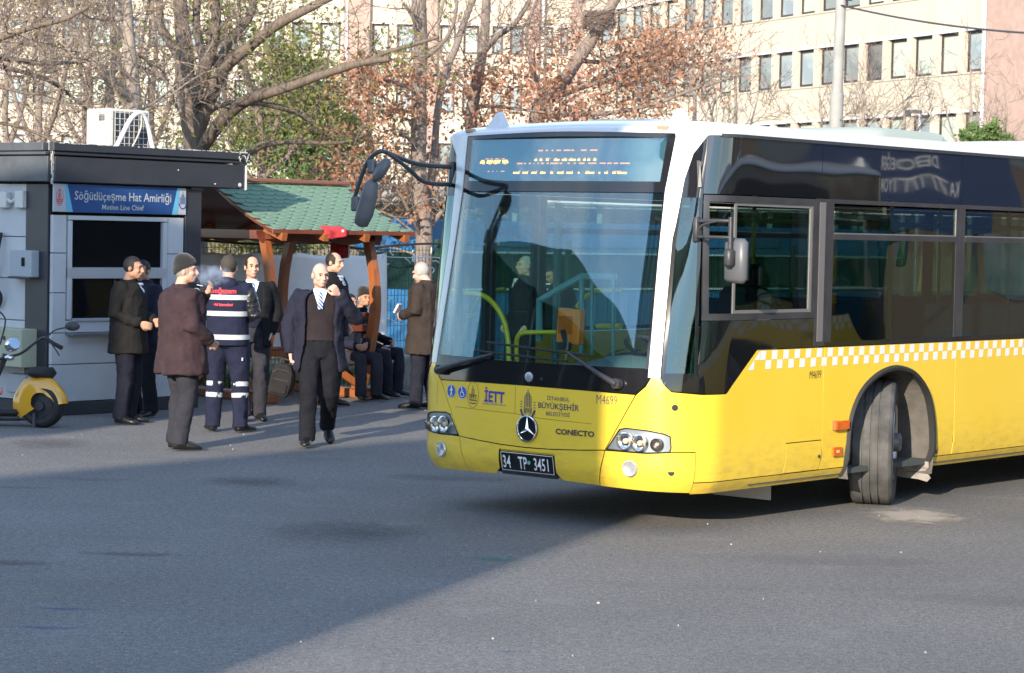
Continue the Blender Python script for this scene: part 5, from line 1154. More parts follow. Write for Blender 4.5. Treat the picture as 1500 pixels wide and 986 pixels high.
for i, (px, py, lab) in enumerate(((578, 570, 'trapezoid concrete block behind the seated man at the shelter end'), (622, 573, 'trapezoid concrete block behind the man in the long brown coat'))):
    c = gnd(px, py); a, b, h = .25, .13, .43; d1, d2 = .22, .15
    v = [(sx_ * x, sy_ * y, z) for z, x, y in ((0, a, d1), (.06, a * .97, d1 * .97), (h - .02, b * 1.05, d2 * 1.05), (h, b * .9, d2 * .9)) for sx_, sy_ in ((-1, -1), (1, -1), (1, 1), (-1, 1))]
    fs = [(3, 2, 1, 0), (12, 13, 14, 15)] + [(r * 4 + k, r * 4 + (k + 1) % 4, r * 4 + 4 + (k + 1) % 4, r * 4 + 4 + k) for r in range(3) for k in range(4)]
    o = link('concrete_block', new_mesh('concrete_block', v, fs), M_conc); o.location = (c.x, c.y + .2, 0); o.rotation_euler = (0, 0, .5 + i * .3); tag(o, lab, 'concrete block', 'concrete blocks at the fence foot')

# ================================================================ BEHIND THE CAMERA: unseen blocks added to shade the yard and the kiosk
def block(name, lab, cx, cy, wx, wy, h, rz, m, wr=5, wc=4):
    e = empty(name, (cx, cy, 0), rz); tag(e, lab, 'building')
    MB().box((0, 0, h / 2), (wx, wy, h)).build('wall', m, e); MB().box((0, 0, h + .15), (wx + .5, wy + .5, .3)).build('roof', M_ledge, e)
    me = MB().box((0, 0, 0), (wx / wc * .5, .06, h / wr * .5)).mesh('window'); me.materials.append(panes[3])
    me2 = MB().box((0, 0, 0), (.06, wy / wc * .5, h / wr * .5)).mesh('window'); me2.materials.append(panes[3])
    for r in range(wr):
        for k in range(wc):
            for s_ in (-1, 1):
                o = bpy.data.objects.new('window', me); C.objects.link(o); o.parent = e; o.location = (-wx / 2 + wx / wc * (k + .5), s_ * (wy / 2 + .0), h / wr * (r + .55))
                o = bpy.data.objects.new('window', me2); C.objects.link(o); o.parent = e; o.location = (s_ * wx / 2, -wy / 2 + wy / wc * (k + .5), h / wr * (r + .55))
    return e
ca, sa = math.cos(SUN_AZ), math.sin(SUN_AZ)
def pq(p_, q_): return (p_ * ca + q_ * sa, -p_ * sa + q_ * ca)     # p across the light, q along it
of = empty('yard_office', (-14, -12, 0)); tag(of, 'unseen wedge shaped block behind the photographer, shaped to shade the yard', 'building'); hB = 11.0  # unseen block, its outline worked back from the shadow edges it must cast
def shadow_foot(x, y): k = hB / math.tan(SUN_EL); return (x - math.sin(SUN_AZ) * k + 14, y - math.cos(SUN_AZ) * k + 12)
fa = shadow_foot(6.5, 31.9); fb = shadow_foot(-11.5, 8.8); fd = (fa[0] - math.sin(SUN_AZ) * 20, fa[1] - math.cos(SUN_AZ) * 20); fc = (fb[0] + 1, fb[1] - 6)
v = [(p[0], p[1], z) for z in (0, hB) for p in (fa, fb, fc, fd)]
MB().add(v, [(0, 1, 2, 3), (7, 6, 5, 4), (0, 4, 5, 1), (1, 5, 6, 2), (2, 6, 7, 3), (3, 7, 4, 0)]).build('wall', mat('beige wall', (.42, .36, .29), .9), of)
x, y = pq((-11.9 - 16) / 2, -4.5); block('depot_hall', 'unseen grey block left of the photographer, added to shade the kiosk', x, y, 4.1, 9, 8.65, -SUN_AZ, mat('grey wall', (.34, .34, .34), .9), 2, 3)  # unseen block added to keep the sun off the kiosk walls
# ================================================================ PEOPLE
from mathutils import noise as NZ
BAKE = []
def shellobj(name, mb, m, parent, vox, wr=0, wsc=(7, 7, 3), sm=4, seed=0):
    o = link(name, mb.mesh(name), m, parent); r = o.modifiers.new('r', 'REMESH'); r.mode = 'VOXEL'; r.voxel_size = vox; r.use_smooth_shade = True
    if sm: s_ = o.modifiers.new('s', 'SMOOTH'); s_.iterations = sm; s_.factor = .5
    BAKE.append((o, wr, wsc, seed)); return o
def bake_all():
    bpy.context.view_layer.update(); dg = bpy.context.evaluated_depsgraph_get()
    for o, wr, wsc, seed in BAKE:
        me = bpy.data.meshes.new_from_object(o.evaluated_get(dg)); me.name = o.name
        m = o.data.materials[0] if o.data.materials else None
        if wr:
            n = len(me.vertices); co = np.empty(n * 3); me.vertices.foreach_get('co', co); co = co.reshape(-1, 3); nr = np.empty(n * 3); me.vertex_normals.foreach_get('vector', nr); nr = nr.reshape(-1, 3)
            d = np.empty(n)
            for i in range(n):
                x, y, z = co[i]; v = NZ.noise((x * wsc[0] + seed, y * wsc[1], z * wsc[2])); w_ = NZ.noise((x * 22, y * 22 + seed, z * 26))
                d[i] = (1 - abs(v) * 2.6) * .7 + w_ * .35
            co += nr * (d * wr)[:, None]; me.vertices.foreach_set('co', co.ravel())
        me.polygons.foreach_set('use_smooth', [True] * len(me.polygons))
        o.modifiers.clear(); o.data = me
        if not me.materials and m: me.materials.append(m)
    BAKE.clear()
M_skin = mat('skin', (.52, .29, .20), .55, c2=(.58, .34, .25), scale=14, spec=.35); M_skin2 = mat('skin tanned', (.42, .22, .145), .55, c2=(.48, .27, .18), scale=14, spec=.35); M_skin3 = mat('skin pink', (.60, .34, .26), .55, c2=(.62, .38, .30), scale=14, spec=.35)
M_hair = mat('dark hair', (.015, .012, .010), .6, bump=.6, bscale=160); M_hairg = mat('grey stubble hair', (.30, .27, .25), .8, bump=.5, bscale=200); M_hairw = mat('white hair', (.36, .34, .32), .8, bump=.5, bscale=200)
M_eye = mat('eye dark', (.02, .015, .012), .3); M_lip = mat('lips', (.36, .14, .11), .5)
M_shoe = mat('black shoe leather', (.012, .012, .012), .35)
def V(*a): return Vector(a)
def person(label, loc, yaw, H=1.72, pose=None, head=None, hair='short', hairm=None, skin=None, top=None, trousers=None, build=1.0, group=None, sit=False):
    """faces -y at yaw 0; +x is the figure's left. pose: joint positions in metres for a 1.75 m figure"""
    P = dict(hipL=V(.095, 0, .93), hipR=V(-.095, 0, .93), kneeL=V(.11, -.02, .50), kneeR=V(-.11, -.02, .50), ankL=V(.12, .03, .09), ankR=V(-.12, .03, .09), toeL=None, toeR=None,
             shL=V(.185, .01, 1.43), shR=V(-.185, .01, 1.43), elL=V(.25, .05, 1.15), elR=V(-.25, .05, 1.15), haL=V(.24, -.08, .92), haR=V(-.24, -.08, .92), lean=0, chest=V(0, 0, 1.28), pelvis=V(0, 0, .96), neck=V(0, .01, 1.47), hd=V(0, -.015, 1.635), hyaw=0, hpitch=0, hroll=0, curlL=.9, curlR=.9, palmL=V(-1, 0, 0), palmR=V(1, 0, 0))
    if pose: P.update(pose)
    k = H / 1.75
    root = empty('person', loc, yaw); root.scale = (k, k, k); tag(root, label, 'person', group)
    sk = skin or M_skin
    # ---- body: one continuous surface
    b = MB(); hd = P['hd']; Rh = Matrix.Rotation(P['hyaw'], 3, 'Z') @ Matrix.Rotation(P['hpitch'], 3, 'X') @ Matrix.Rotation(P['hroll'], 3, 'Y')
    def he(c, r, mb=b, nu=16, nv=12): mb.ell(hd + Rh @ Vector(c), r, nu, nv, R=Rh)
    he((0, .012, .012), (.073, .092, .092)); he((0, -.022, -.045), (.061, .066, .074)); he((0, -.050, -.088), (.036, .034, .026)); he((0, -.076, .028), (.052, .020, .014)); he((.034, -.060, -.030), (.026, .026, .024)); he((-.034, -.060, -.030), (.026, .026, .024))
    b.tube([hd + Rh @ V(0, -.086, .018), hd + Rh @ V(0, -.101, -.008), hd + Rh @ V(0, -.112, -.028), hd + Rh @ V(0, -.090, -.040)], [.008, .011, .0155, .012], 8)
    he((0, -.084, -.060), (.026, .014, .008)); he((0, -.081, -.072), (.022, .013, .008)); he((.077, .012, -.016), (.010, .019, .031)); he((-.077, .012, -.016), (.010, .019, .031)); he((.046, .0, -.068), (.02, .04, .03)); he((-.046, .0, -.068), (.02, .04, .03))
    b.tube([hd + Rh @ V(0, .018, -.06), P['neck'] + V(0, .012, .02), P['neck'] + V(0, .01, -.06)], [.056, .056, .062], 14)
    b.tube([P['neck'] + V(0, 0, -.03), P['chest'], (P['chest'] + P['pelvis']) / 2, P['pelvis']], [.06, .11, .10, .10], 12)
    for s in 'LR':
        sh, el, ha = P['sh' + s], P['el' + s], P['ha' + s]
        b.tube([P['neck'] + V(0, 0, -.05), sh, el, ha], [.045, .042, .034, .024], 10)
        # hand: palm, four fingers of unequal length, thumb
        d = (ha - el).normalized(); n = P['palm' + s]; n = (n - d * n.dot(d)).normalized(); t = d.cross(n) * (1 if s == 'L' else -1)     # t towards the thumb side
        cu = P['curl' + s]; pc = ha + d * .045
        b.tube([ha - d * .01, ha + d * .03, ha + d * .075], [.024, .034, .030], 10, flat=1.0) if False else None
        for i in range(4): b.tube([ha + t * (.006 - .004 * i), ha + d * .05 + t * (.028 - .018 * i), ha + d * .088 + t * (.030 - .020 * i)], [.018, .016, .0125], 7)
        for i, ln in enumerate((.070, .080, .074, .058)):
            o_ = ha + d * .085 + t * (.030 - .020 * i); a1 = cu * (.55 + .07 * i); a2 = a1 + cu * .8; a3 = a2 + cu * .5
            p1 = o_ + (d * math.cos(a1) + n * math.sin(a1)) * ln * .42; p2 = p1 + (d * math.cos(a2) + n * math.sin(a2)) * ln * .32; p3 = p2 + (d * math.cos(a3) + n * math.sin(a3)) * ln * .26
            b.tube([o_, p1, p2, p3], [.0115, .0105, .0095, .008], 6)
        q0 = ha + d * .02 + t * .022; b.tube([q0, q0 + d * .03 + t * .028 + n * .012, q0 + d * .058 + t * .03 + n * .03, q0 + d * .075 + t * .018 + n * .04], [.016, .0135, .011, .009], 7)
        hp, kn, an = P['hip' + s], P['knee' + s], P['ank' + s]
        b.tube([P['pelvis'] + V(0, 0, -.0), hp, kn, an], [.09, .075, .045, .034], 10)
        toe = P['toe' + s] or an + V((.03 if s == 'L' else -.03), -.15, -.045); b.tube([an, an + (toe - an) * .35 + V(0, 0, -.012), an + (toe - an) * .7], [.034, .028, .016], 8)
    body = shellobj('body', b, sk, root, .0075, 0, sm=2)
    # ---- features
    f = MB(); [f.ell(hd + Rh @ Vector((sx_ * .031, -.0795, .004)), (.0125, .006, .0062), 8, 6, R=Rh) for sx_ in (-1, 1)]
    for sx_ in (-1, 1):
        MB().ell(hd + Rh @ Vector((sx_ * .031, -.0795, .004)), (.0125, .006, .0055), 8, 6, R=Rh).build('eye', M_eye, root, smooth=True)
        MB().tube([hd + Rh @ Vector((sx_ * .014, -.094, .022)), hd + Rh @ Vector((sx_ * .032, -.093, .028)), hd + Rh @ Vector((sx_ * .05, -.080, .023))], [.003, .0042, .0025], 5).build('eyebrow', (hairm or M_hair) if hair != 'bald' else M_hairg, root)
    MB().tube([hd + Rh @ V(-.021, -.090, -.066), hd + Rh @ V(0, -.0975, -.0655), hd + Rh @ V(.021, -.090, -.066)], [.0025, .0042, .0025], 6).build('mouth', M_lip, root)
    if head and 'moustache' in head: MB().tube([hd + Rh @ V(-.028, -.088, -.058), hd + Rh @ V(0, -.101, -.050), hd + Rh @ V(.028, -.088, -.058)], [.003, .0075, .003], 7).build('moustache', M_hairg, root, smooth=True)
    # ---- hair
    def cap(name, c, r, keep, m, nu=40, nv=28, lump=.0, soft_=.0):
        q = MB(); q.ell((0, 0, 0), (1, 1, 1), nu, nv); me = bmesh.new(); vs = [me.verts.new(v) for v in q.v]
        for f_ in q.f: me.faces.new([vs[i] for i in f_])
        for v in me.verts:
            p = Vector((v.co.x * r[0], v.co.y * r[1], v.co.z * r[2])); p *= 1 + lump * NZ.noise(p * 60); v.co = p + Vector(c)
        dele = [f_ for f_ in me.faces if not keep(f_.calc_center_median())]
        bmesh.ops.delete(me, geom=dele, context='FACES')
        for f_ in me.faces: f_.smooth = True
        for v in me.verts: v.co = hd + Rh @ v.co
        mm = bpy.data.meshes.new(name); me.to_mesh(mm); me.free(); return link(name, mm, m, root)
    hm = hairm or M_hair
    if hair == 'short': cap('hair', (0, .018, .020), (.080, .096, .096), lambda p: (p.z > .062 + .35 * (p.y + .03) * -1 if p.y < -.02 else p.z > -.050 - .25 * p.y) or (p.y > .03 and p.z > -.075), hm, lump=.05)
    elif hair == 'receding': cap('hair', (0, .018, .018), (.080, .096, .094), lambda p: (p.y > .0 and p.z > -.07 and (p.z < .085 or p.y > .03)) or (abs(p.x) > .062 and p.z > -.02 and p.z < .08 and p.y > -.045), hm, lump=.05)
    elif hair == 'bald': cap('hair', (0, .016, .008), (.0765, .094, .094), lambda p: p.y > .0 and -.07 < p.z < .035 - .1 * p.y or (abs(p.x) > .06 and -.03 < p.z < .03 and p.y > -.03), M_hairg, lump=.03)
    elif hair == 'beanie':
        cap('hair', (0, .016, .008), (.0785, .097, .094), lambda p: (p.y > .01 and -.065 < p.z < .04) or (abs(p.x) > .062 and -.04 < p.z < .04 and p.y > -.03), M_hairg, lump=.04)
        q = MB(); v = []; ns, nr_ = 28, 10
        prof = [(-.012, 1.07), (.0, 1.11), (.030, 1.12), (.036, 1.07), (.070, 1.04), (.100, .95), (.125, .80), (.145, .58), (.156, .32), (.160, .10)]
        for z, s_ in prof:
            for i in range(ns):
                a = 2 * PI * i / ns; kx = 1 + .012 * math.sin(a * 14) * (z > .03); v.append(V(math.cos(a) * .080 * s_ * kx, math.sin(a) * .099 * s_ * kx + .016 + .10 * max(0, z - .06), .018 + z * .88 + .34 * (math.sin(a) * -.16) * max(0, 1 - max(z, 0) / .12)))
        fs = [(j * ns + i, j * ns + (i + 1) % ns, (j + 1) * ns + (i + 1) % ns, (j + 1) * ns + i) for j in range(len(prof) - 1) for i in range(ns)] + [tuple((len(prof) - 1) * ns + i for i in range(ns))]
        link('knitted_hat', new_mesh('knitted_hat', [hd + Rh @ p for p in v], fs, True), mat('black knit', (.012, .011, .012), .95, bump=.7, bscale=90, sheen=.3), root)
    # ---- trousers
    tr = trousers or M_trn
    q = MB(); pv = P['pelvis']; rl = []
    wst = pv + V(0, 0, .10)
    q.tube([wst + V(0, 0, .02), pv + V(0, 0, .02), (P['hipL'] + P['hipR']) / 2 + V(0, .0, -.03)], [.150, .160, .150], 16, flat=.72) if False else None
    def ering(c, a, b_, n=20, e=2.4): return [c + V(a * math.copysign(abs(math.cos(t)) ** (2 / e), math.cos(t)), b_ * math.copysign(abs(math.sin(t)) ** (2 / e), math.sin(t)), 0) for t in [2 * PI * i / n for i in range(n)]]
    def loft(mb, rings, close=True):
        n = len(rings[0]); base = len(mb.v)
        for r in rings: mb.v += [tuple(p) for p in r]
        for j in range(len(rings) - 1):
            for i in range(n): mb.f.append((base + j * n + i, base + j * n + (i + 1) % n, base + (j + 1) * n + (i + 1) % n, base + (j + 1) * n + i))
        mb.f.append(tuple(base + i for i in range(n))[::-1]); mb.f.append(tuple(base + (len(rings) - 1) * n + i for i in range(n)))
    hm_ = (P['hipL'] + P['hipR']) / 2; bd = build
    loft(q, [ering(hm_ + V(0, 0, -.09), .13 * bd, .105 * bd), ering(hm_ + V(0, .005, .0), .168 * bd, .125 * bd), ering(pv + V(0, 0, .06), .162 * bd, .122 * bd), ering(pv + V(0, 0, .13), .150 * bd, .118 * bd)])
    for s in 'LR':
        hp, kn, an = P['hip' + s], P['knee' + s], P['ank' + s]; dn = (an - kn).normalized()
        q.tube([hp + V(0, 0, .0), hp + (kn - hp) * .35, kn, kn + (an - kn) * .35, kn + (an - kn) * .8, an + V(0, .004, -.035)], [.104 * bd, .100 * bd, .083, .080, .073, .078], 14)
    shellobj('trousers', q, tr, root, .0125, .011, (9, 9, 5), sm=3, seed=len(label))
    # ---- shoes
    for s in 'LR':
        an = P['ank' + s]; toe = P['toe' + s] or an + V((.03 if s == 'L' else -.03), -.15, -.045); d = toe - an; dz = V(d.x, d.y, 0).normalized(); flat_ = (toe.z - an.z); up_ = V(0, 0, 1)
        hl = an + V(0, 0, -.06) - dz * .055; tp = toe + V(0, 0, -.018)
        dd = (tp - hl).normalized(); L_ = (tp - hl).length + .06; x_ = dd.cross(up_).normalized(); u_ = x_.cross(dd)
        q = MB(); v = []; n_ = 14
        for t, wd, h in ((0, .028, .06), (.05, .042, .085), (.22, .046, .098), (.42, .048, .086), (.62, .054, .066), (.82, .051, .054), (.95, .036, .042), (1, .016, .026)):
            for i in range(n_):
                a = 2 * PI * i / n_; v.append(hl + dd * (t * L_) + x_ * math.cos(a) * wd + u_ * (h * .5 + math.sin(a) * h * .5 - .015))
        fs = [(j * n_ + i, j * n_ + (i + 1) % n_, (j + 1) * n_ + (i + 1) % n_, (j + 1) * n_ + i) for j in range(7) for i in range(n_)] + [tuple(range(n_))[::-1], tuple(range(7 * n_, 8 * n_))]
        me = new_mesh('shoe', v, fs, True); link('shoe', me, M_shoe, root)
    # ---- upper garments
    ctx = dict(P=P, root=root, loft=loft, ering=ering, bd=bd, hd=hd, Rh=Rh)
    if top: top(ctx)
    return root
def torso_rings(P, bd, hem, extra=0, e=2.5, collar=True, flare=.0, front=None):
    pv, ch, nk = P['pelvis'], P['chest'], P['neck']
    def c(z):
        if z < ch.z: t = (z - pv.z) / (ch.z - pv.z); return pv + (ch - pv) * t
        t = (z - ch.z) / (nk.z - ch.z); return ch + (nk - ch) * t
    R_ = []
    for z, a, b in ((hem, .185 + flare, .150 + flare * .6), (pv.z + .02, .178, .142), (pv.z + .13, .172, .138), (ch.z - .10, .178, .140), (ch.z, .190, .142), (ch.z + .08, .196, .134), (ch.z + .135, .188, .116), (ch.z + .165, .150, .098), (nk.z + .0, .092, .086)):
        zc = max(min(z, nk.z), pv.z - .0) if z < pv.z else z
        p = c(zc); R_.append((V(p.x, p.y, z), a * bd + extra, b * bd + extra))
    return R_
def jacket(m, hem=.80, open_=0, sleeves=True, collar='up', m_in=None, tie=False, vest=None, extra=.012, vox=.012, flare=0, cuff=True, vneck=True, hood=False, slr=1.05, sleeve_m=None, shirt=True, wr=.012, extras=None):
    def f(c):
        P, root, loft, ering, bd = c['P'], c['root'], c['loft'], c['ering'], c['bd']
        q = MB(); R_ = torso_rings(P, bd, hem, extra, flare=flare)
        if not open_: loft(q, [ering(p, a, b) for p, a, b in R_])
        else:
            n = 26; th = .022
            def arc(p, a, b, gap):
                o = []; 
                t0, t1 = -PI / 2 + gap, 1.5 * PI - gap
                ts = [t0 + (t1 - t0) * i / n for i in range(n + 1)]
                P1_ = [p + V(a * math.copysign(abs(math.cos(t)) ** .8, math.cos(t)), b * math.copysign(abs(math.sin(t)) ** .8, math.sin(t)), 0) for t in ts]
                P2_ = [p + V((a - th) * math.copysign(abs(math.cos(t)) ** .8, math.cos(t)), (b - th) * math.copysign(abs(math.sin(t)) ** .8, math.sin(t)), 0) for t in ts]
                return P1_ + P2_[::-1]
            rr = []
            for i, (p, a, b) in enumerate(R_): gap = open_ * (1.25 if i == 0 else 1.1 if i < 3 else 1.0 if i < 6 else .9); rr.append(arc(p, a + .006, b + .010, gap))
            loft(q, rr)
        for s in 'LR':
            sh, el, ha = P['sh' + s], P['el' + s], P['ha' + s]; a_ = sh + (el - sh) * .1
            q.tube([P['neck'] * .45 + sh * .55 + V(0, 0, -.035), sh + V(0, 0, -.012), sh + (el - sh) * .4, el, el + (ha - el) * .5, ha - (ha - el).normalized() * .005], [.062, .077 * slr, .070 * slr, .062 * slr, .054 * slr, .047 * slr], 14)
        nk = P['neck']
        if collar == 'up':
            q.tube([nk + V(0, .012, -.03), nk + V(0, .014, .045)], [.094, .080], 18)
        o = shellobj('jacket', q, m, root, vox, wr, (8, 8, 5), sm=3, seed=len(m.name))
        if collar == 'shirt' or collar == 'open':
            # folded jacket collar: two leaves around the neck
            cl = MB()
            for s_ in (-1, 1):
                pts = [nk + V(0, .088, .035), nk + V(s_ * .06, .066, .030), nk + V(s_ * .088, .01, .008), nk + V(s_ * .085, -.055, -.035), nk + V(s_ * .07, -.085, -.085)]
                low = [nk + V(0, .108, -.03), nk + V(s_ * .085, .082, -.032), nk + V(s_ * .125, .01, -.040), nk + V(s_ * .128, -.065, -.075), nk + V(s_ * .095, -.110, -.120)]
                cl.add(pts + low, [(i, i + 1, i + 6, i + 5) for i in range(4)] if s_ > 0 else [(i + 1, i, i + 5, i + 6) for i in range(4)])
            oc = cl.build('collar', m, root, smooth=True); md = oc.modifiers.new('s', 'SOLIDIFY'); md.thickness = .01
            BAKE.append((oc, 0, 0, 0))
        # inner layers
        if m_in:
            v = MB(); Ri = torso_rings(P, bd, P['pelvis'].z + .05, -.012); loft(v, [ering(p, a, b) for p, a, b in Ri]); vv = shellobj('sweater', v, m_in, root, .012, .003, sm=2)
        if shirt:
            sh_ = MB(); sh_.tube([nk + V(0, .008, -.05), nk + V(0, .006, .028)], [.074, .064], 18)
            # V of shirt on the chest
            def surf(x, z, off):
                ex = (extra if not m_in else -.012) ; p, a, b = None, .19 * bd + ex, .135 * bd + ex
                cz = P['chest']; t = (z - cz.z) / (nk.z - cz.z); cc = cz + (nk - cz) * max(0, t); b2 = b * (1 - .33 * max(0, t) ** 2.2); a2 = a * (1 - .3 * max(0, t) ** 2)
                y = -b2 * (max(0, 1 - abs(x / a2) ** 2.5)) ** (1 / 2.5); return V(cc.x + x, cc.y + y - off, z)
            zt, zb = nk.z + .012, P['chest'].z + (.02 if m_in else .09)
            n_ = 10; vs = []
            for j in range(n_ + 1):
                z = zb + (zt - zb) * j / n_; w_ = .006 + .062 * (j / n_) ** .9
                for i in range(7): vs.append(surf(-w_ + 2 * w_ * i / 6, z, .012 + (.012 if j > 7 else 0)))
            sp = MB().add(vs, [(j * 7 + i, j * 7 + i + 1, j * 7 + 8 + i, j * 7 + 7 + i) for j in range(n_) for i in range(6)])
            sh_.build('shirt', M_shirt, root, smooth=True); so_ = sp.build('shirt_front', M_shirt, root, smooth=True)
            if tie:
                vs = []; prof = [(zb + .0, .020), (zb + .03, .026), (zt - .075, .019), (zt - .05, .012), (zt - .045, .020), (zt - .015, .016)]
                for z, w_ in prof:
                    for i in range(3): vs.append(surf(-w_ + w_ * i, z, .028 - .002 * abs(i - 1)))
                MB().add(vs, [(j * 3 + i, j * 3 + i + 1, j * 3 + 4 + i, j * 3 + 3 + i) for j in range(len(prof) - 1) for i in range(2)]).build('tie', M_tie, root)
        if extras: extras(c)
    return f
def stripes_mat(name, c1, c2, sc, rot):
    m = bpy.data.materials.new(name); m.use_nodes = True; n = m.node_tree; b = n.nodes['Principled BSDF']; t = n.nodes.new('ShaderNodeTexCoord'); mp = n.nodes.new('ShaderNodeMapping'); mp.inputs['Rotation'].default_value = rot
    w_ = n.nodes.new('ShaderNodeTexWave'); w_.inputs['Scale'].default_value = sc; r = n.nodes.new('ShaderNodeValToRGB'); r.color_ramp.interpolation = 'CONSTANT'; r.color_ramp.elements[0].color = rgb(c1); r.color_ramp.elements[1].color = rgb(c2); r.color_ramp.elements[1].position = .6
    n.links.new(t.outputs['Object'], mp.inputs['Vector']); n.links.new(mp.outputs[0], w_.inputs['Vector']); n.links.new(w_.outputs['Fac'], r.inputs['Fac']); n.links.new(r.outputs['Color'], b.inputs['Base Color']); b.inputs['Roughness'].default_value = .5; return m
M_tie = stripes_mat('striped tie', (.03, .07, .22), (.45, .55, .70), 13, (0, .75, 0)); M_shirt = mat('white shirt', (.74, .78, .84), .8)
def fab(n_, c): return mat(n_, tuple(x * .62 for x in c), .9, c2=tuple(x * .85 for x in c), scale=9, bump=.35, bscale=140, spec=.2)
M_trn = fab('navy trousers', (.020, .022, .036)); M_trg = fab('charcoal trousers', (.042, .042, .055)); M_trb = fab('black trousers', (.014, .015, .022))
M_navy = fab('navy jacket', (.022, .024, .045)); M_blkj = fab('black jacket', (.014, .015, .018)); M_coat = fab('charcoal coat', (.022, .021, .020)); M_prune = fab('aubergine parka', (.060, .036, .042)); M_brn = fab('dark brown coat', (.050, .038, .032)); M_vest = fab('dark plum sweater', (.032, .024, .028)); M_nknit = fab('navy v neck', (.014, .018, .034)); M_work = fab('navy workwear', (.020, .024, .055))
M_refl = mat('reflective band', (.46, .49, .51), .5, c2=(.38, .41, .43), scale=20); M_leath = mat('black leather', (.012, .012, .014), .3, c2=(.02, .02, .022), scale=14, bump=1, bscale=26)
D = math.radians
# A: man in charcoal coat by the kiosk, profile to the right
person('man in a charcoal coat and navy trousers facing right at the kiosk counter', gnd(186, 621), D(78), 1.70, dict(elR=V(-.235, .06, 1.15), haR=V(-.17, -.20, 1.06), elL=V(.235, .03, 1.15), haL=V(.13, -.24, 1.08), kneeL=V(.11, -.03, .5), hpitch=.10, hd=V(0, -.05, 1.63), neck=V(0, 0, 1.46)), hairm=M_hair, skin=M_skin2, top=jacket(M_coat, .74, extra=.028, slr=1.12, flare=.015), trousers=M_trn, build=1.05)
# B: man half hidden behind him
person('man in a navy jacket half hidden behind the charcoal coated man', gnd(207, 611), D(-35), 1.66, dict(hd=V(0, -.02, 1.62), elL=V(.25, 0, 1.16), haL=V(.20, -.16, .98), hyaw=.2, hpitch=.15), skin=M_skin2, top=jacket(M_navy, .80, extra=.02, m_in=M_nknit), trousers=M_trb)
pb = gnd(207, 611)
# C: aubergine parka, beanie, seen from behind right
c_ = person('grey moustached man in a black knitted hat and long aubergine parka', gnd(264, 659), D(118), 1.72, dict(hyaw=D(-28), elL=V(.28, -.18, 1.20), haL=V(.09, -.27, 1.44), palmL=V(-.3, .9, .3), elR=V(-.25, .0, 1.15), haR=V(-.16, -.22, 1.0), ankL=V(.10, .02, .09), ankR=V(-.10, .05, .09), hd=V(0, -.03, 1.645)), head='moustache', hair='beanie', skin=M_skin, top=jacket(M_prune, .70, extra=.042, slr=1.25, flare=.035, wr=.014), trousers=M_trg, build=1.12)
# D: worker with reflective bands, back to us
def bands(c):
    P, root, loft, ering, bd = c['P'], c['root'], c['loft'], c['ering'], c['bd']; Rg = torso_rings(P, bd, .86, .012)
    def at_z(z):
        for (p0, a0, b0), (p1, a1, b1) in zip(Rg, Rg[1:]):
            if p0.z <= z <= p1.z: t = (z - p0.z) / (p1.z - p0.z); return p0 + (p1 - p0) * t, a0 + (a1 - a0) * t, b0 + (b1 - b0) * t
    for z in (1.335, 1.175, .945):
        rs = []
        for zz in (z - .024, z + .024):
            p, a, b = at_z(zz); rs.append([p for p in ering(p, a + .011, b + .011, 32)])
        v = rs[0] + rs[1]; n = 32; MB().add(v, [(i, (i + 1) % n, n + (i + 1) % n, n + i) for i in range(n)]).build('reflective_band', M_refl, root, smooth=True)
    for s in 'LR':
        kn, an = P['knee' + s], P['ank' + s]
        for t in (.0, .27):
            p0 = kn + (an - kn) * t; p1 = kn + (an - kn) * (t + .11); q = MB(); q.tube([p0, p1], [.0865, .0845], 20, cap=False); q.build('reflective_band', M_refl, root, smooth=True)
    q = MB(); hp = P['hipR']; q.box(hp + V(.03, .126, -.0), (.11, .012, .028)).box(hp + V(-.085, .06, -.2), (.012, .09, .03)); q.build('pocket_band', M_refl, root)
    for s_, size, z in (('boğazem', .068, 1.385), ('akü hizmetleri', .034, 1.262)):
        vs, fs = text_mesh(s_, size, .002); p, a, b = at_z(z); out = []
        for v in vs:
            x = v.x; y = b * max(0, 1 - abs(x / a) ** 2.5) ** .4; out.append(p + V(-x, y + .018, v.y - .01))
        MB().add(out, fs).build('back_lettering', mat('red print', (.62, .03, .06), .6), root)
    nk = P['neck']; q = MB(); q.ell(nk + V(0, .085, -.01), (.115, .060, .075), 16, 10); q.ell(nk + V(0, .05, .02), (.09, .06, .04), 16, 10); shellobj('hood', q, M_work, root, .012, .006, sm=3)
    for s in 'LR':
        sh, el, ha = P['sh' + s], P['el' + s], P['ha' + s]; q = MB(); q.tube([sh + (el - sh) * .05, sh + (el - sh) * .4, el, el + (ha - el) * .5, ha - (ha - el).normalized() * .02], [.074, .077, .067, .060, .050], 16); shellobj('sleeve', q, M_leath, root, .012, .009, (14, 14, 20), sm=1)
person('worker seen from behind in navy overalls with reflective bands and red print', gnd(331, 633), D(172), 1.74, dict(ankL=V(.13, .03, .09), ankR=V(-.15, .03, .09), kneeL=V(.12, -.01, .5), kneeR=V(-.13, -.01, .5), elL=V(.27, .0, 1.17), haL=V(.12, -.20, 1.12), elR=V(-.27, .0, 1.17), haR=V(-.12, -.20, 1.12), toeL=V(.20, -.10, .045), toeR=V(-.23, -.10, .045), hyaw=.15), hairm=mat('brown grey hair', (.05, .04, .033), .8, bump=.6, bscale=160), top=jacket(M_work, .86, shirt=False, extras=bands, wr=.005), trousers=M_work, build=1.1)
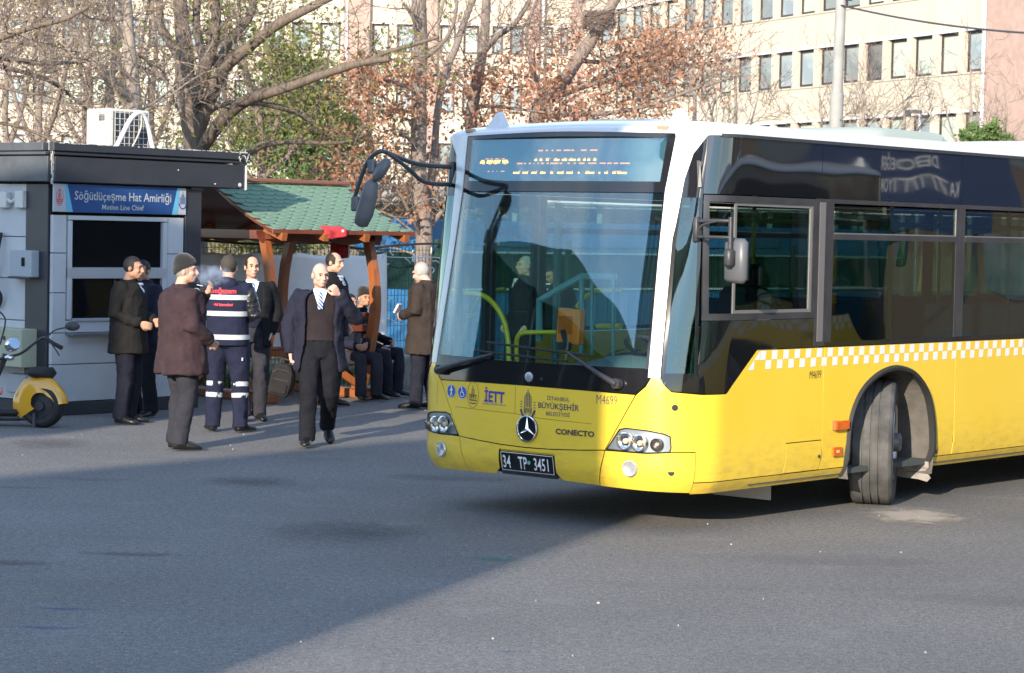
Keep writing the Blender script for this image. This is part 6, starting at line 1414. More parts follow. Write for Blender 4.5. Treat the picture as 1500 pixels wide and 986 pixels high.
# E: suit man
person('man in an open black jacket, navy v neck and tie beside the left shelter post', gnd(366, 617), D(12), 1.72, dict(elL=V(.27, .06, 1.16), haL=V(.20, -.05, .93), elR=V(-.27, .06, 1.16), haR=V(-.20, -.05, .93), hyaw=.12, hpitch=.04, ankL=V(.10, .06, .09), ankR=V(-.06, .0, .09)), hair='receding', top=jacket(M_blkj, .80, open_=.42, m_in=M_nknit, tie=True, collar='open', extra=.018), trousers=M_trg)
# F: walking man with bag
F_ = gnd(465, 653)
pF = dict(hipL=V(.09, .0, .93), hipR=V(-.09, 0, .93), kneeR=V(-.10, -.14, .53), ankR=V(-.10, -.15, .095), toeR=V(-.12, -.31, .055), kneeL=V(.11, .02, .49), ankL=V(.10, .33, .19), toeL=V(.12, .22, .06), elR=V(-.29, .03, 1.14), haR=V(-.27, -.06, .87), elL=V(.35, .02, 1.20), haL=V(.17, -.13, 1.44), palmL=V(-.6, .6, 0), curlL=1.3, curlR=1.5, hyaw=.32, hpitch=.14, hroll=-.03, hd=V(0, -.055, 1.625), neck=V(0, -.01, 1.465), palmR=V(1, 0, 0))
man = person('bald man in a navy jacket, striped tie and dark sweater walking with a bag', F_, D(6), 1.715, pF, hair='bald', hairm=M_hairg, skin=M_skin3, top=jacket(M_navy, .72, open_=.60, m_in=M_vest, tie=True, collar='open', extra=.03, slr=1.16, flare=.035, wr=.014), trousers=M_trb, build=1.06)
kF = 1.715 / 1.75; BS_ = .78; hb = F_ + Matrix.Rotation(D(6), 3, 'Z') @ (V(-.275, -.08, .78) * kF)
bag = empty('shoulder_bag', (hb.x - .035, hb.y - .03, 0)); bag.scale = (BS_, BS_, BS_); bag.location.z = hb.z * (1 - BS_) + .02
tag(bag, 'black fabric rucksack carried in the walking bald man\'s right hand', 'bag')
M_bagm = fab('bag fabric', (.028, .026, .027)); bz = hb.z
q = MB(); v = []
for y, k_ in ((-.075, .86), (-.06, .97), (0, 1.0), (.05, .97), (.07, .86)):
    for a, b in ((-.12, .02), (-.135, .18), (-.125, .30), (-.09, .375), (-.04, .40), (.04, .40), (.09, .375), (.125, .30), (.135, .18), (.12, .02), (.10, .0), (-.10, .0)): v.append((a * k_, y, bz - .42 + .2 + (b - .2) * k_))
fs = [(j * 12 + i, j * 12 + (i + 1) % 12, (j + 1) * 12 + (i + 1) % 12, (j + 1) * 12 + i) for j in range(4) for i in range(12)] + [tuple(range(12))[::-1], tuple(range(48, 60))]
R3 = Matrix.Rotation(.22, 3, 'Y'); v = [R3 @ (Vector(p) - V(0, 0, bz)) + V(0, 0, bz) for p in v]
q.add(v, fs); shellobj('bag_body', q, M_bagm, bag, .010, .003, sm=1)
def onbag(p): return R3 @ (V(*p) - V(0, 0, bz)) + V(0, 0, bz)
MB().tube(cat([onbag((-.05, 0, bz - .03)), onbag((-.045, 0, bz + .02)), onbag((.045, 0, bz + .02)), onbag((.05, 0, bz - .03))], 5), .011, 8).build('handle', M_rub, bag)
q = MB(); q.tube([onbag(p) for p in ((-.11, -.083, bz - .15), (-.06, -.09, bz - .10), (.06, -.09, bz - .10), (.11, -.083, bz - .15))], .005, 5); q.build('zip', M_plas, bag); MB().tube([onbag(p) for p in ((-.09, -.085, bz - .22), (.09, -.085, bz - .22))], .005, 5).build('zip', M_plas, bag)
q = MB(); q.box(onbag((0, -.083, bz - .32)), (.19, .03, .13), R=R3, bev=.02); q.build('pocket', M_bagm, bag)
q = MB(); q.tube(cat([onbag((.06, .06, bz - .05)), onbag((.13, .08, bz - .12)), onbag((.15, .06, bz - .28)), onbag((.10, .03, bz - .40))], 5), .012, 6); q.build('shoulder_strap', M_rub, bag)
# G: dark haired man behind, profile right
person('balding man in a black jacket standing just behind the walking bald man', gnd(482, 596), D(66), 1.76, dict(hyaw=.0, hpitch=.12, hd=V(0, -.04, 1.63)), hair='receding', skin=M_skin, top=jacket(M_blkj, .80, m_in=None, tie=True, extra=.025), trousers=M_trb, build=1.05)
# J: brown coat at the bus nose
pj = gnd(620, 600); person('white haired man in a long dark brown coat reading by the bus nose', pj, D(-118), 1.68, dict(elR=V(-.24, .0, 1.16), haR=V(-.10, -.27, 1.12), elL=V(.24, .02, 1.16), haL=V(.08, -.27, 1.10), hpitch=.35, hd=V(0, -.07, 1.61), ankL=V(.10, -.05, .09), ankR=V(-.10, .08, .09)), hair='short', hairm=M_hairw, skin=M_skin3, top=jacket(M_brn, .66, extra=.035, slr=1.15, flare=.03), trousers=M_trn, build=1.05)
q = MB(); c = pj + Matrix.Rotation(D(-118), 3, 'Z') @ V(0, -.36, 1.13); q.box((0, 0, 0), (.02, .10, .11)); o = q.build('folded_paper', mat('paper', (.7, .7, .72), .8)); o.location = c; o.rotation_euler = (0, .5, D(-20)); tag(o, 'white folded paper in the hands of the man in the brown coat', 'paper')
# seated men on the shelter bench
Rp = Matrix.Rotation(PAng, 3, 'Z'); 
sitp = dict(pelvis=V(0, .05, .56), hipL=V(.10, .0, .54), hipR=V(-.10, .0, .54), kneeL=V(.13, -.42, .54), kneeR=V(-.13, -.42, .54), ankL=V(.12, -.44, .10), ankR=V(-.12, -.44, .10), chest=V(0, .06, .90), neck=V(0, .03, 1.08), hd=V(0, -.01, 1.25), shL=V(.185, .04, 1.04), shR=V(-.185, .04, 1.04), elL=V(.24, -.02, .76), elR=V(-.24, -.02, .76), haL=V(.08, -.26, .72), haR=V(-.08, -.26, .70), hpitch=.05)
sI = dict(sitp); sI.update(hyaw=-.55, haL=V(.10, -.34, .70), haR=V(-.05, -.30, .62), kneeL=V(.16, -.44, .55))
l0 = PO + Rp @ V(1.62, .50, 0); person('smiling seated man in a black knitted hat holding a phone at the shelter end', at(548, 500, l0.y) * V(1, 1, 0).length * 0 + Vector((at(532, 500, l0.y).x, l0.y, 0)), D(62), 1.66, sI, hair='beanie', skin=M_skin2, top=jacket(M_blkj, .50, open_=.0, m_in=None, tie=True, extra=.02), trousers=M_trn)
ph = Vector((at(568, 503, l0.y - .1).x, l0.y - .1, at(568, 503, l0.y - .1).z)); o = MB().box((0, 0, 0), (.08, .012, .15), bev=.004).build('mobile_phone', M_gl); o.location = ph; o.rotation_euler = (1.2, 0, .9); tag(o, 'dark mobile phone in the hand of the seated man with the knitted hat', 'phone')
l1 = PO + Rp @ V(.95, .38, 0); person('seated man almost hidden behind the raised hand of the walking bald man', Vector((at(512, 500, l1.y).x, l1.y, 0)), D(40), 1.60, dict(sitp), skin=M_skin2, top=jacket(M_navy, .50, extra=.02), trousers=M_trg)
# K, M: men behind the bus, seen through its windscreen
pk = at(768, 500, 27.6); person('white haired man in a navy jacket seen through the bus windscreen', (pk.x, 27.6, 0), D(-70), 1.74, dict(hyaw=.1, elR=V(-.27, .03, 1.16), haR=V(-.24, -.14, .93)), hairm=M_hairw, skin=M_skin3, top=jacket(M_navy, .78, m_in=None, tie=False, extra=.03, slr=1.1), trousers=M_trn, build=1.08)
pk = at(818, 500, 29.3); person('man leaning forward at the fence seen through the bus windscreen', (pk.x, 29.3, 0), D(-60), 1.66, dict(hyaw=.1, hpitch=.5, hd=V(0, -.12, 1.58), neck=V(0, -.05, 1.45)), skin=M_skin2, top=jacket(M_blkj, .78, extra=.03), trousers=M_trn)
# cigarette and its smoke
cgp = at(297, 419, 21.0)
ch = person if False else None
o = MB().tube([(0, 0, 0), (-.05, -.02, .01)], .004, 6).build('cigarette', M_shirt); o.location = cgp; tag(o, 'lit cigarette held beside the face of the man in the aubergine parka', 'cigarette')
bake_all()
sm_ = MB().ell((0, 0, 0), (.21, .15, .11), 20, 14).build('cigarette_smoke', None); sm_.location = at(308, 403, 20.9); tag(sm_, kind='stuff')
m = bpy.data.materials.new('smoke'); m.use_nodes = True; n = m.node_tree; n.nodes.clear(); o = n.nodes.new('ShaderNodeOutputMaterial'); pv = n.nodes.new('ShaderNodeVolumePrincipled'); pv.inputs['Color'].default_value = (.62, .76, 1, 1); pv.inputs['Anisotropy'].default_value = -.1
t = n.nodes.new('ShaderNodeTexCoord'); z = n.nodes.new('ShaderNodeTexNoise'); z.inputs['Scale'].default_value = 13; z.inputs['Detail'].default_value = 3; mp = n.nodes.new('ShaderNodeMapping'); mp.inputs['Location'].default_value = (-1, -1, -1); mp.inputs['Scale'].default_value = (2, 2, 2); gr = n.nodes.new('ShaderNodeTexGradient'); gr.gradient_type = 'SPHERICAL'
n.links.new(t.outputs['Generated'], mp.inputs['Vector']); n.links.new(mp.outputs[0], gr.inputs['Vector']); n.links.new(t.outputs['Object'], z.inputs['Vector']); mr = n.nodes.new('ShaderNodeMapRange'); mr.inputs['From Min'].default_value = .42; mr.inputs['From Max'].default_value = .62; mu = n.nodes.new('ShaderNodeMath'); mu.operation = 'MULTIPLY'; m2 = n.nodes.new('ShaderNodeMath'); m2.operation = 'MULTIPLY'; m2.inputs[1].default_value = 16
n.links.new(z.outputs['Fac'], mr.inputs['Value']); n.links.new(mr.outputs[0], mu.inputs[0]); n.links.new(gr.outputs['Fac'], mu.inputs[1]); n.links.new(mu.outputs[0], m2.inputs[0]); n.links.new(m2.outputs[0], pv.inputs['Density']); n.links.new(pv.outputs[0], o.inputs['Volume']); sm_.data.materials.append(m)

# ================================================================ SCOOTER
sc0 = gnd(66, 626); SX = lambda px, py, dy=0: (at(px, py, sc0.y + dy) - Vector((sc0.x, sc0.y, 0)))
sct = empty('electric_scooter', (sc0.x, sc0.y, 0)); tag(sct, 'electric scooter with yellow rear fender, black seat and round mirror beside the kiosk', 'scooter')
M_sy = mat('scooter yellow', (.72, .36, .015), .25, coat=.8); wc = SX(63, 594); wc = V(wc.x, 0, .215)
MB().lathe([(.13, -.075), (.17, -.09), (.20, -.075), (.215, -.035), (.216, .0), (.215, .035), (.20, .075), (.17, .09), (.13, .075)], wc, (.25, 1, 0), 36).build('wheel', M_rub, sct, smooth=True)
MB().lathe([(.13, -.06), (.12, -.04), (.05, -.05), (.045, -.09), (0, -.09)], wc, (.25, 1, 0), 24).lathe([(.0, .05), (.12, .05), (.13, .06)], wc, (.25, 1, 0), 24).build('hub', M_plas, sct, smooth=True, sharp=40)
# fender: wide curved shell over the wheel
v = []; fs = []; na, nb = 20, 10
axd = V(.25, 1, 0).normalized(); ux = V(1, -.25, 0).normalized()
for i in range(na + 1):
    a = D(212) - D(205) * i / na; rr = .262 + .05 * math.sin(PI * min(1, i / na * 1.25)) + (.05 if i < 6 else 0) * (1 - i / 6)
    for j in range(nb + 1):
        b = (j / nb - .5) * 2; w_ = .115 * (1 - .25 * (i / na)); r2 = rr - .155 * abs(b) ** 3.4 * (1.75 - 1.15 * i / na)
        v.append(wc + ux * math.cos(a) * r2 + V(0, 0, 1) * math.sin(a) * r2 + axd * b * w_)
fs = [(i * (nb + 1) + j, i * (nb + 1) + j + 1, (i + 1) * (nb + 1) + j + 1, (i + 1) * (nb + 1) + j) for i in range(na) for j in range(nb)]
link('fender', new_mesh('fender', v, fs, True), M_sy, sct)
v = [];
for t, wd, h in ((0, .05, .02), (.1, .10, .045), (.35, .135, .06), (.65, .12, .055), (.9, .10, .06), (1, .05, .03)):
    c = SX(42 + 36 * t, 545 + 2 * t); c.y = .02
    for i in range(14): a = 2 * PI * i / 14; v.append(c + V(.02 * math.cos(a), wd * math.cos(a), h * math.sin(a)))
fs = [(j * 14 + i, j * 14 + (i + 1) % 14, (j + 1) * 14 + (i + 1) % 14, (j + 1) * 14 + i) for j in range(5) for i in range(14)] + [tuple(range(14))[::-1], tuple(range(70, 84))]
link('seat', new_mesh('seat', v, fs, True, 60), M_rub, sct)
q = MB(); q.tube(cat([SX(62, 552), SX(80, 568), SX(86, 592), SX(74, 606), SX(40, 612), SX(-30, 612)], 5), .028, 10); q.tube(cat([SX(70, 552, .18), SX(84, 575, .18), SX(80, 600, .18), SX(50, 608, .18), SX(-30, 608, .18)], 5), .026, 10); q.build('frame', M_plas, sct, smooth=True)
MB().box(SX(-10, 603, .08), (.55, .26, .07), bev=.03).build('footboard', M_rub, sct)
MB().tube([SX(50, 605, -.05), SX(50, 628, -.1)], .018, 6).build('kickstand', M_plas, sct)
q = MB(); q.tube(cat([SX(-30, 600, .1), SX(-14, 570, .1), SX(0, 540, .08), SX(8, 520, .05)], 5), .032, 10); q.tube(cat([SX(8, 523), SX(30, 518, -.05), SX(50, 503, -.12), SX(62, 495, -.15), SX(70, 496, -.18)], 5), .014, 8); q.tube(cat([SX(-40, 530, .3), SX(-10, 528, .1), SX(8, 523, 0)], 4), .014, 8); q.build('handlebar', M_plas, sct, smooth=True)
MB().tube([SX(66, 495, -.17), SX(78, 503, -.19), SX(91, 510, -.21)], [.018, .02, .022], 10).build('grip', M_rub, sct, smooth=True)
MB().tube(cat([SX(72, 500, -.2), SX(80, 510, -.22), SX(87, 521, -.23)], 4), .007, 6).build('brake_lever', M_plas, sct)
MB().tube(cat([SX(68, 495, -.17), SX(80, 484, -.18), SX(96, 480, -.18)], 5), .008, 6).build('mirror_stem', M_plas, sct)
MB().ell(SX(106, 478, -.18), (.075, .03, .045), 16, 10).build('mirror', M_plas, sct, smooth=True)
MB().tube(cat([SX(0, 505, .1), SX(8, 470, .1), SX(-2, 455, .1)], 4), .009, 6).build('mirror_stem', M_plas, sct)
hl = SX(17, 506, -.05); MB().lathe([(0, -.07), (.03, -.065), (.055, -.04), (.065, 0), (.066, .05), (.06, .058), (0, .06)], hl, (.5, -.5, .35), 22).build('headlight', mat('chrome shell', (.8, .8, .82), .15, metal=1), sct, smooth=True)
MB().ell(SX(14, 524, -.03), (.05, .04, .03), 12, 8).build('headlight_bracket', _m['chrome shell'], sct, smooth=True)
MB().ell(SX(0, 573, .0), (.03, .03, .04), 10, 8).build('side_lamp', mat('red white lamp', (.7, .25, .22), .3, coat=.5), sct, smooth=True)
# ================================================================ TREES
def bark(n_, c, c2): return mat(n_, c, .95, c2=c2, scale=9, stretch=(4, 4, .8), bump=1.5, bscale=30, det=7)
B_dark = bark('furrowed bark', (.115, .085, .065), (.21, .165, .13)); B_pale = bark('pale bark', (.27, .215, .175), (.38, .32, .27)); B_mid = bark('grey brown bark', (.19, .145, .12), (.29, .235, .20)); B_twig = mat('twig', (.15, .11, .09), .9, c2=(.24, .19, .16), scale=6)
def leafmat(n_, c, c2, c3):
    m = bpy.data.materials.new(n_); m.use_nodes = True; n = m.node_tree; b = n.nodes['Principled BSDF']; t = n.nodes.new('ShaderNodeTexCoord'); z = n.nodes.new('ShaderNodeTexNoise'); z.inputs['Scale'].default_value = 7; z.inputs['Detail'].default_value = 3
    r = n.nodes.new('ShaderNodeValToRGB'); e = r.color_ramp.elements; e[0].position = .35; e[0].color = rgb(c); e[1].position = .65; e[1].color = rgb(c2); k = r.color_ramp.elements.new(.5); k.color = rgb(c3)
    n.links.new(t.outputs['Object'], z.inputs['Vector']); n.links.new(z.outputs['Fac'], r.inputs['Fac']); n.links.new(r.outputs['Color'], b.inputs['Base Color']); b.inputs['Roughness'].default_value = .65
    b.inputs['Subsurface Weight'].default_value = 0; n2 = n.nodes.new('ShaderNodeBsdfTranslucent'); mx = n.nodes.new('ShaderNodeMixShader'); mx.inputs['Fac'].default_value = .3; n.links.new(r.outputs['Color'], n2.inputs['Color']); o = n.nodes['Material Output']; n.links.new(b.outputs[0], mx.inputs[1]); n.links.new(n2.outputs[0], mx.inputs[2]); n.links.new(mx.outputs[0], o.inputs['Surface']); return m
L_or = leafmat('rust leaves', (.36, .155, .085), (.27, .165, .10), (.43, .215, .125)); L_yg = leafmat('yellow green leaves', (.13, .15, .03), (.26, .20, .05), (.17, .20, .05)); L_br = leafmat('straw leaves', (.26, .16, .09), (.20, .17, .07), (.33, .24, .14)); L_pine = leafmat('pine needles', (.08, .15, .04), (.18, .25, .08), (.12, .20, .055))
def tree(label, limbs, bm, cat_='tree', leaf=None, nleaf=0, lsize=.06, gen=(3, 9, 1.9), seed=1, twig=None, droop=0.0, spread=.9, leafzone=None, lclump=.22, up_=.35, group=None, tr=.0075):
    rnd = random.Random(seed); base = Vector(limbs[0][0][0]); root = empty('tree', (base.x, base.y, 0)); tag(root, label, cat_, group); O = Vector((base.x, base.y, 0))
    T = MB(); Bq = MB(); W_ = MB(); tips = []
    def grow(p, d, ln, r, lev):
        n = 5 if lev < 2 else 4; pts = [p]; q = d.copy(); 
        for i in range(n):
            q = (q + Vector((rnd.gauss(0, .18), rnd.gauss(0, .18), rnd.gauss(0, .14) + up_ * .12 - droop * .1))).normalized(); pts.append(pts[-1] + q * ln / n)
        r1 = max(r * .35, tr * .45); rr = [r + (r1 - r) * i / n for i in range(n + 1)]
        (Bq if lev == 0 else W_).tube([a - O for a in pts], rr, 5 if lev == 0 else 3, cap=False)
        if lev >= gen[0] - 1: tips.extend(pts[2:]); return
        k = max(2, int(gen[1] * (.75 ** lev) * (ln / gen[2]) ** .5)) if lev else gen[1]
        for i in range(k):
            t = rnd.uniform(.2, 1.0); j = min(n - 1, int(t * n)); b = pts[j] + (pts[j + 1] - pts[j]) * (t * n - j); ax = (pts[j + 1] - pts[j]).normalized()
            s_ = ax.orthogonal().normalized(); s_.rotate(Matrix.Rotation(rnd.uniform(0, 2 * PI), 3, ax)); dd = (ax * rnd.uniform(.5, 1) + s_ * spread).normalized()
            grow(b, dd, ln * rnd.uniform(.38, .62), max(tr * .6, r * .42), lev + 1)
    for li, (pts, r0, r1, spawn, slen) in enumerate(limbs):
        P_ = cat(pts, 6); n = len(P_); P2 = []
        for i, p in enumerate(P_): P2.append(p + Vector((NZ.noise(p * 1.3), NZ.noise(p * 1.3 + Vector((9, 0, 0))), 0)) * (.03 if i else 0))
        rr = [(r0 + (r1 - r0) * i / (n - 1)) * (1 + .12 * NZ.noise(p * 3)) for i, p in enumerate(P2)]
        (T if r0 > .028 or li == 0 else Bq).tube([p - O for p in P2], rr, 12 if r0 > .08 else 8)
        for i in range(spawn):
            t = rnd.uniform(.12, 1.0) * (n - 1); j = min(n - 2, int(t)); b = P2[j] + (P2[j + 1] - P2[j]) * (t - j); ax = (P2[j + 1] - P2[j]).normalized(); s_ = ax.orthogonal().normalized(); s_.rotate(Matrix.Rotation(rnd.uniform(0, 2 * PI), 3, ax))
            grow(b, (ax * rnd.uniform(.3, 1) + s_).normalized(), slen * rnd.uniform(.55, 1.1), max(tr, rr[j] * .17), 0)
    T.build('trunk', bm, root, smooth=True, sharp=60)
    if Bq.v: o = Bq.build('branches', bm if twig is None else twig, root, smooth=True); o['kind'] = 'stuff'
    if W_.v: o = W_.build('twigs', twig or B_twig, root, smooth=True); o['kind'] = 'stuff'
    if leaf and nleaf:
        v = []; fs = []; tt = [t for t in tips if (leafzone is None or leafzone(t)) and NZ.noise(t * .8) > -.12]
        for i in range(nleaf if tt else 0):
            c = rnd.choice(tt) + Vector((rnd.gauss(0, lclump), rnd.gauss(0, lclump), rnd.gauss(0, lclump * .8))) - O; a = Vector((rnd.gauss(0, 1), rnd.gauss(0, 1), rnd.gauss(0, 1))).normalized(); b = a.orthogonal().normalized(); b.rotate(Matrix.Rotation(rnd.uniform(0, 6), 3, a)); s_ = lsize * rnd.uniform(.5, 1.2); k = len(v)
            v += [c - b * s_ * .7, c + a.cross(b) * s_ * .38 + a * s_ * .1, c + b * s_ * .7, c - a.cross(b) * s_ * .38 + a * s_ * .1]; fs.append((k, k + 1, k + 2, k + 3))
        o = link('crown', new_mesh('crown', v, fs), leaf, root); o['kind'] = 'stuff'
    return root
def PX(Y, *pts):
    o = []
    for i, p in enumerate(pts): o.append(at(p[0], p[1], Y + (p[2] if len(p) > 2 else 0)))
    return o
def gp(px, Y): p = at(px, 480, Y); return Vector((p.x, p.y, -.05))
Y = 33
tree('large furrowed tree with many rising limbs directly behind the kiosk roof', [
    ([gp(288, Y)] + PX(Y, (286, 330), (285, 215), (277, 153), (272, 109), (270, 72), (265, 28), (262, -20)), .20, .095, 8, 1.6),
    (PX(Y, (268, 95), (250, 61, .2), (236, 39, .3), (233, 0, .5), (230, -30, .5)), .075, .05, 6, 1.3),
    (PX(Y, (283, 160), (296, 113, -.2), (307, 83, -.4), (313, 44, -.5), (317, -20, -.7)), .10, .06, 7, 1.4),
    (PX(Y, (300, 96, -.3), (291, 60, -.1), (288, 30, .2), (289, -20, .2)), .07, .05, 5, 1.2),
    (PX(Y, (290, 190), (313, 135, -.2), (331, 98, -.5), (370, 65, -.8), (407, 35, -1.0), (451, 13, -1.2), (500, -12, -1.4)), .105, .05, 12, 1.5),
    (PX(Y, (316, 95, -.3), (340, 55, .2), (366, 22, .5), (376, -20, .6)), .065, .05, 6, 1.2),
    (PX(Y, (294, 222), (322, 181, -.5), (353, 153, -.9), (381, 140, -1.3), (418, 129, -1.6), (480, 107, -2), (530, 92, -2.3), (569, 86, -2.5)), .10, .038, 12, 1.2),
    (PX(Y, (540, 90, -2.3), (560, 78, -2.4), (600, 66, -2.6), (641, 54, -2.8)), .04, .022, 5, .8),
    (PX(Y, (296, 168), (330, 152, .5), (353, 150, .8), (396, 156, 1.2), (440, 170, 1.6), (480, 200, 1.9)), .04, .015, 7, .9),
    (PX(Y, (345, 240, .5), (380, 216, .8), (420, 208, 1), (478, 210, 1.2), (520, 205, 1.2), (550, 185, 1.3)), .045, .02, 6, .8)], B_dark, leaf=L_yg, nleaf=900, lsize=.07, gen=(3, 4, 1.4), seed=3, leafzone=lambda t: True, lclump=.12)
Y = 31
tree('slim pale tree with smooth trunk left of the big furrowed tree', [
    ([gp(202, Y)] + PX(Y, (200, 250), (198, 160), (194, 110), (191, 80), (188, 40), (184, -20)), .105, .075, 12, 1.5),
    (PX(Y, (197, 148), (165, 122, -.3), (140, 95, -.5), (118, 58, -.6), (95, 20, -.8), (80, -20, -1)), .07, .05, 10, 1.5),
    (PX(Y, (200, 78), (215, 88, .2), (235, 112, .4), (258, 140, .4), (265, 165, .4)), .028, .02, 5, .9),
    (PX(Y, (192, 75), (184, 45, .2), (177, 10, .3), (172, -20, .3)), .05, .035, 5, 1.2)], B_pale, leaf=L_br, nleaf=500, lsize=.06, gen=(3, 6, 1.5), seed=8)
Y = 27.5
tree('dark limbed bare tree reaching in over the kiosk from the left edge', [
    ([gp(-140, Y)] + PX(Y, (-130, 300), (-110, 150), (-100, 50), (-105, -40)), .17, .10, 4, 1.5),
    (PX(Y, (-112, 130), (-60, 105, .3), (-10, 85, .5), (60, 93, .7), (125, 90, 1)), .06, .018, 12, 1.2),
    (PX(Y, (-105, 90), (-50, 75, -.3), (0, 56, -.5), (40, 42, -.7), (95, 28, -1), (130, 10, -1)), .055, .02, 12, 1.3),
    (PX(Y, (-20, 88), (8, 80, .3), (30, 62, .2), (52, 53, .1)), .03, .02, 4, .9),
    (PX(Y, (-112, 130), (-40, 95, 1), (20, 102, 1.2), (75, 120, 1.4), (110, 145, 1.6), (140, 170, 1.6)), .04, .015, 12, 1.1),
    (PX(Y, (-115, 160), (-40, 130, -1), (0, 128, -1), (50, 138, -1.2), (95, 128, -1.3)), .03, .012, 10, 1.0),
    (PX(Y, (-115, 190), (-40, 180, 0), (10, 182, 0), (60, 198, 0), (95, 214, 0)), .03, .012, 8, .9)], B_dark, leaf=L_br, nleaf=500, lsize=.045, gen=(3, 6, 1.2), seed=12)
for i, (px, Yt, sd_, nl, lab) in enumerate(((60, 44, 21, 2600, 'straw leaved twiggy tree filling the view above the kiosk junction boxes'), (128, 49, 22, 2600, 'twiggy tree with brownish leaves left of the slim pale trunk'), (10, 52, 23, 1300, 'twiggy brownish tree at the far left edge behind the kiosk'), (225, 54, 24, 1500, 'bare twiggy tree showing between the pale trunk and the big tree'), (165, 46, 26, 700, 'greenish leaved thin tree right behind the slim pale trunk'))):
    p = lambda a, b, d=0: (px + a, b, d)
    tree(lab, [([gp(px, Yt)] + PX(Yt, p(0, 260), p(-3, 160), p(3, 80), p(-2, 0), p(0, -60)), .09, .03, 13, 2.2), (PX(Yt, p(0, 230), p(-30, 170, .5), p(-50, 90, 1), p(-60, 0, 1.2)), .06, .025, 8, 1.9), (PX(Yt, p(0, 220), p(25, 150, -.5), p(42, 70, -1), p(55, -10, -1)), .06, .025, 8, 1.9)], B_mid, leaf=L_br if i != 4 else L_yg, nleaf=nl, lsize=.07, gen=(3, 7, 1.8), seed=sd_, lclump=.22, tr=.0075, group=None)
# yellow green leafy tree and pine behind the shelter
Y = 42
tree('yellow green leafy tree between the big furrowed trunk and the shelter ridge', [([gp(388, Y)] + PX(Y, (386, 330), (384, 240), (378, 170), (360, 100), (350, 30)), .12, .04, 16, 1.9), (PX(Y, (385, 260), (430, 220), (460, 170), (470, 140)), .06, .03, 12, 1.5), (PX(Y, (386, 280), (350, 240), (335, 190), (330, 130), (340, 60)), .06, .03, 14, 1.5), (PX(Y, (384, 250), (400, 200), (410, 150), (400, 90)), .06, .03, 12, 1.5)], B_mid, leaf=L_yg, nleaf=7000, lsize=.075, gen=(3, 6, 1.6), seed=31, lclump=.22, tr=.01)
Y = 48
tree('green pine rising behind the shelter right of the leafy tree', [([gp(440, Y)] + PX(Y, (440, 330), (440, 230), (436, 150), (436, 112)), .12, .03, 50, 1.25), (PX(Y, (440, 250), (470, 210), (490, 180)), .04, .02, 12, .9), (PX(Y, (440, 240), (410, 200), (395, 180)), .04, .02, 12, .9)], B_mid, leaf=L_pine, nleaf=9500, lsize=.10, gen=(2, 7, 1.0), seed=33, lclump=.13, tr=.01, leafzone=lambda t: True)
tree('low brown green bush seen right of the shelter roof below the grey canopy', [([gp(560, 50)] + PX(50, (560, 380), (562, 330), (565, 300)), .06, .02, 22, 1.6), ([gp(520, 50)] + PX(50, (525, 380), (522, 330), (515, 290)), .05, .02, 16, 1.6)], B_mid, 'bush', leaf=L_br, nleaf=2500, lsize=.08, gen=(3, 6, 1.5), seed=35, tr=.01)
tree('green bush spilling behind the tarpaulin under the shelter roof', [([gp(330, 36)] + PX(36, (330, 400), (330, 360)), .05, .02, 16, 1.0), ([gp(400, 36)] + PX(36, (400, 400), (400, 370)), .05, .02, 16, .9)], B_mid, 'bush', leaf=L_yg, nleaf=3500, lsize=.08, gen=(3, 6, 1.0), seed=36, tr=.008)
# straight grey trunk by the bus nose
Y = 34.5
tree('straight grey trunk with rust leaves standing right of the shelter roof', [
    ([gp(618, Y)] + PX(Y, (619, 400), (620, 340), (614, 270), (612, 200), (616, 110), (617, 60), (612, -20)), .145, .10, 8, 1.5),
    (PX(Y, (624, 330), (632, 250, .3), (638, 180, .5), (652, 110, .6), (672, 60, .7), (692, 0, .8), (698, -20, .8)), .06, .045, 9, 1.4),
    (PX(Y, (616, 350), (600, 315, -.4), (582, 280, -.6), (560, 262, -.8), (535, 250, -1)), .03, .015, 4, .7), (PX(Y, (622, 345), (640, 318, .2), (655, 300, .3), (668, 270, .3)), .04, .02, 4, .8),
    (PX(Y, (612, 215), (600, 205, -.3), (588, 190, -.4)), .045, .02, 4, .8), (PX(Y, (608, 130), (570, 118, -.5), (545, 108, -.8), (530, 98, -1)), .035, .018, 6, .9),
    (PX(Y, (616, 90), (640, 72, -.4), (662, 40, -.7), (670, -10, -.8)), .035, .025, 6, 1.0), (PX(Y, (612, 60), (605, 25, -.4), (590, 5, -.5)), .03, .02, 4, 1.0)], B_mid, leaf=L_or, nleaf=2200, lsize=.075, gen=(3, 5, 1.3), seed=41, leafzone=lambda t: t.z < at(600, 95, 34).z and t.z > at(600, 330, 34).z, lclump=.16)
Y = 37
tree('tree forking upward just above the left end of the bus roof', [
    ([gp(688, Y)] + PX(Y, (688, 330), (690, 180), (697, 140), (706, 80), (712, 20), (713, -20)), .12, .07, 10, 1.6),
    (PX(Y, (710, 75), (730, 52, -.3), (752, 35, -.5), (775, 0, -.6)), .05, .035, 7, 1.3), (PX(Y, (694, 158), (720, 155, -.5), (760, 160, -.8), (800, 165, -1)), .04, .015, 8, 1.1), (PX(Y, (700, 140), (660, 110, .3), (640, 60, .5), (650, 0, .6)), .03, .02, 8, 1.3)], B_mid, leaf=L_or, nleaf=2600, lsize=.075, gen=(3, 6, 1.4), seed=42, leafzone=lambda t: t.z < at(600, 100, 37).z, lclump=.2)
Y = 39
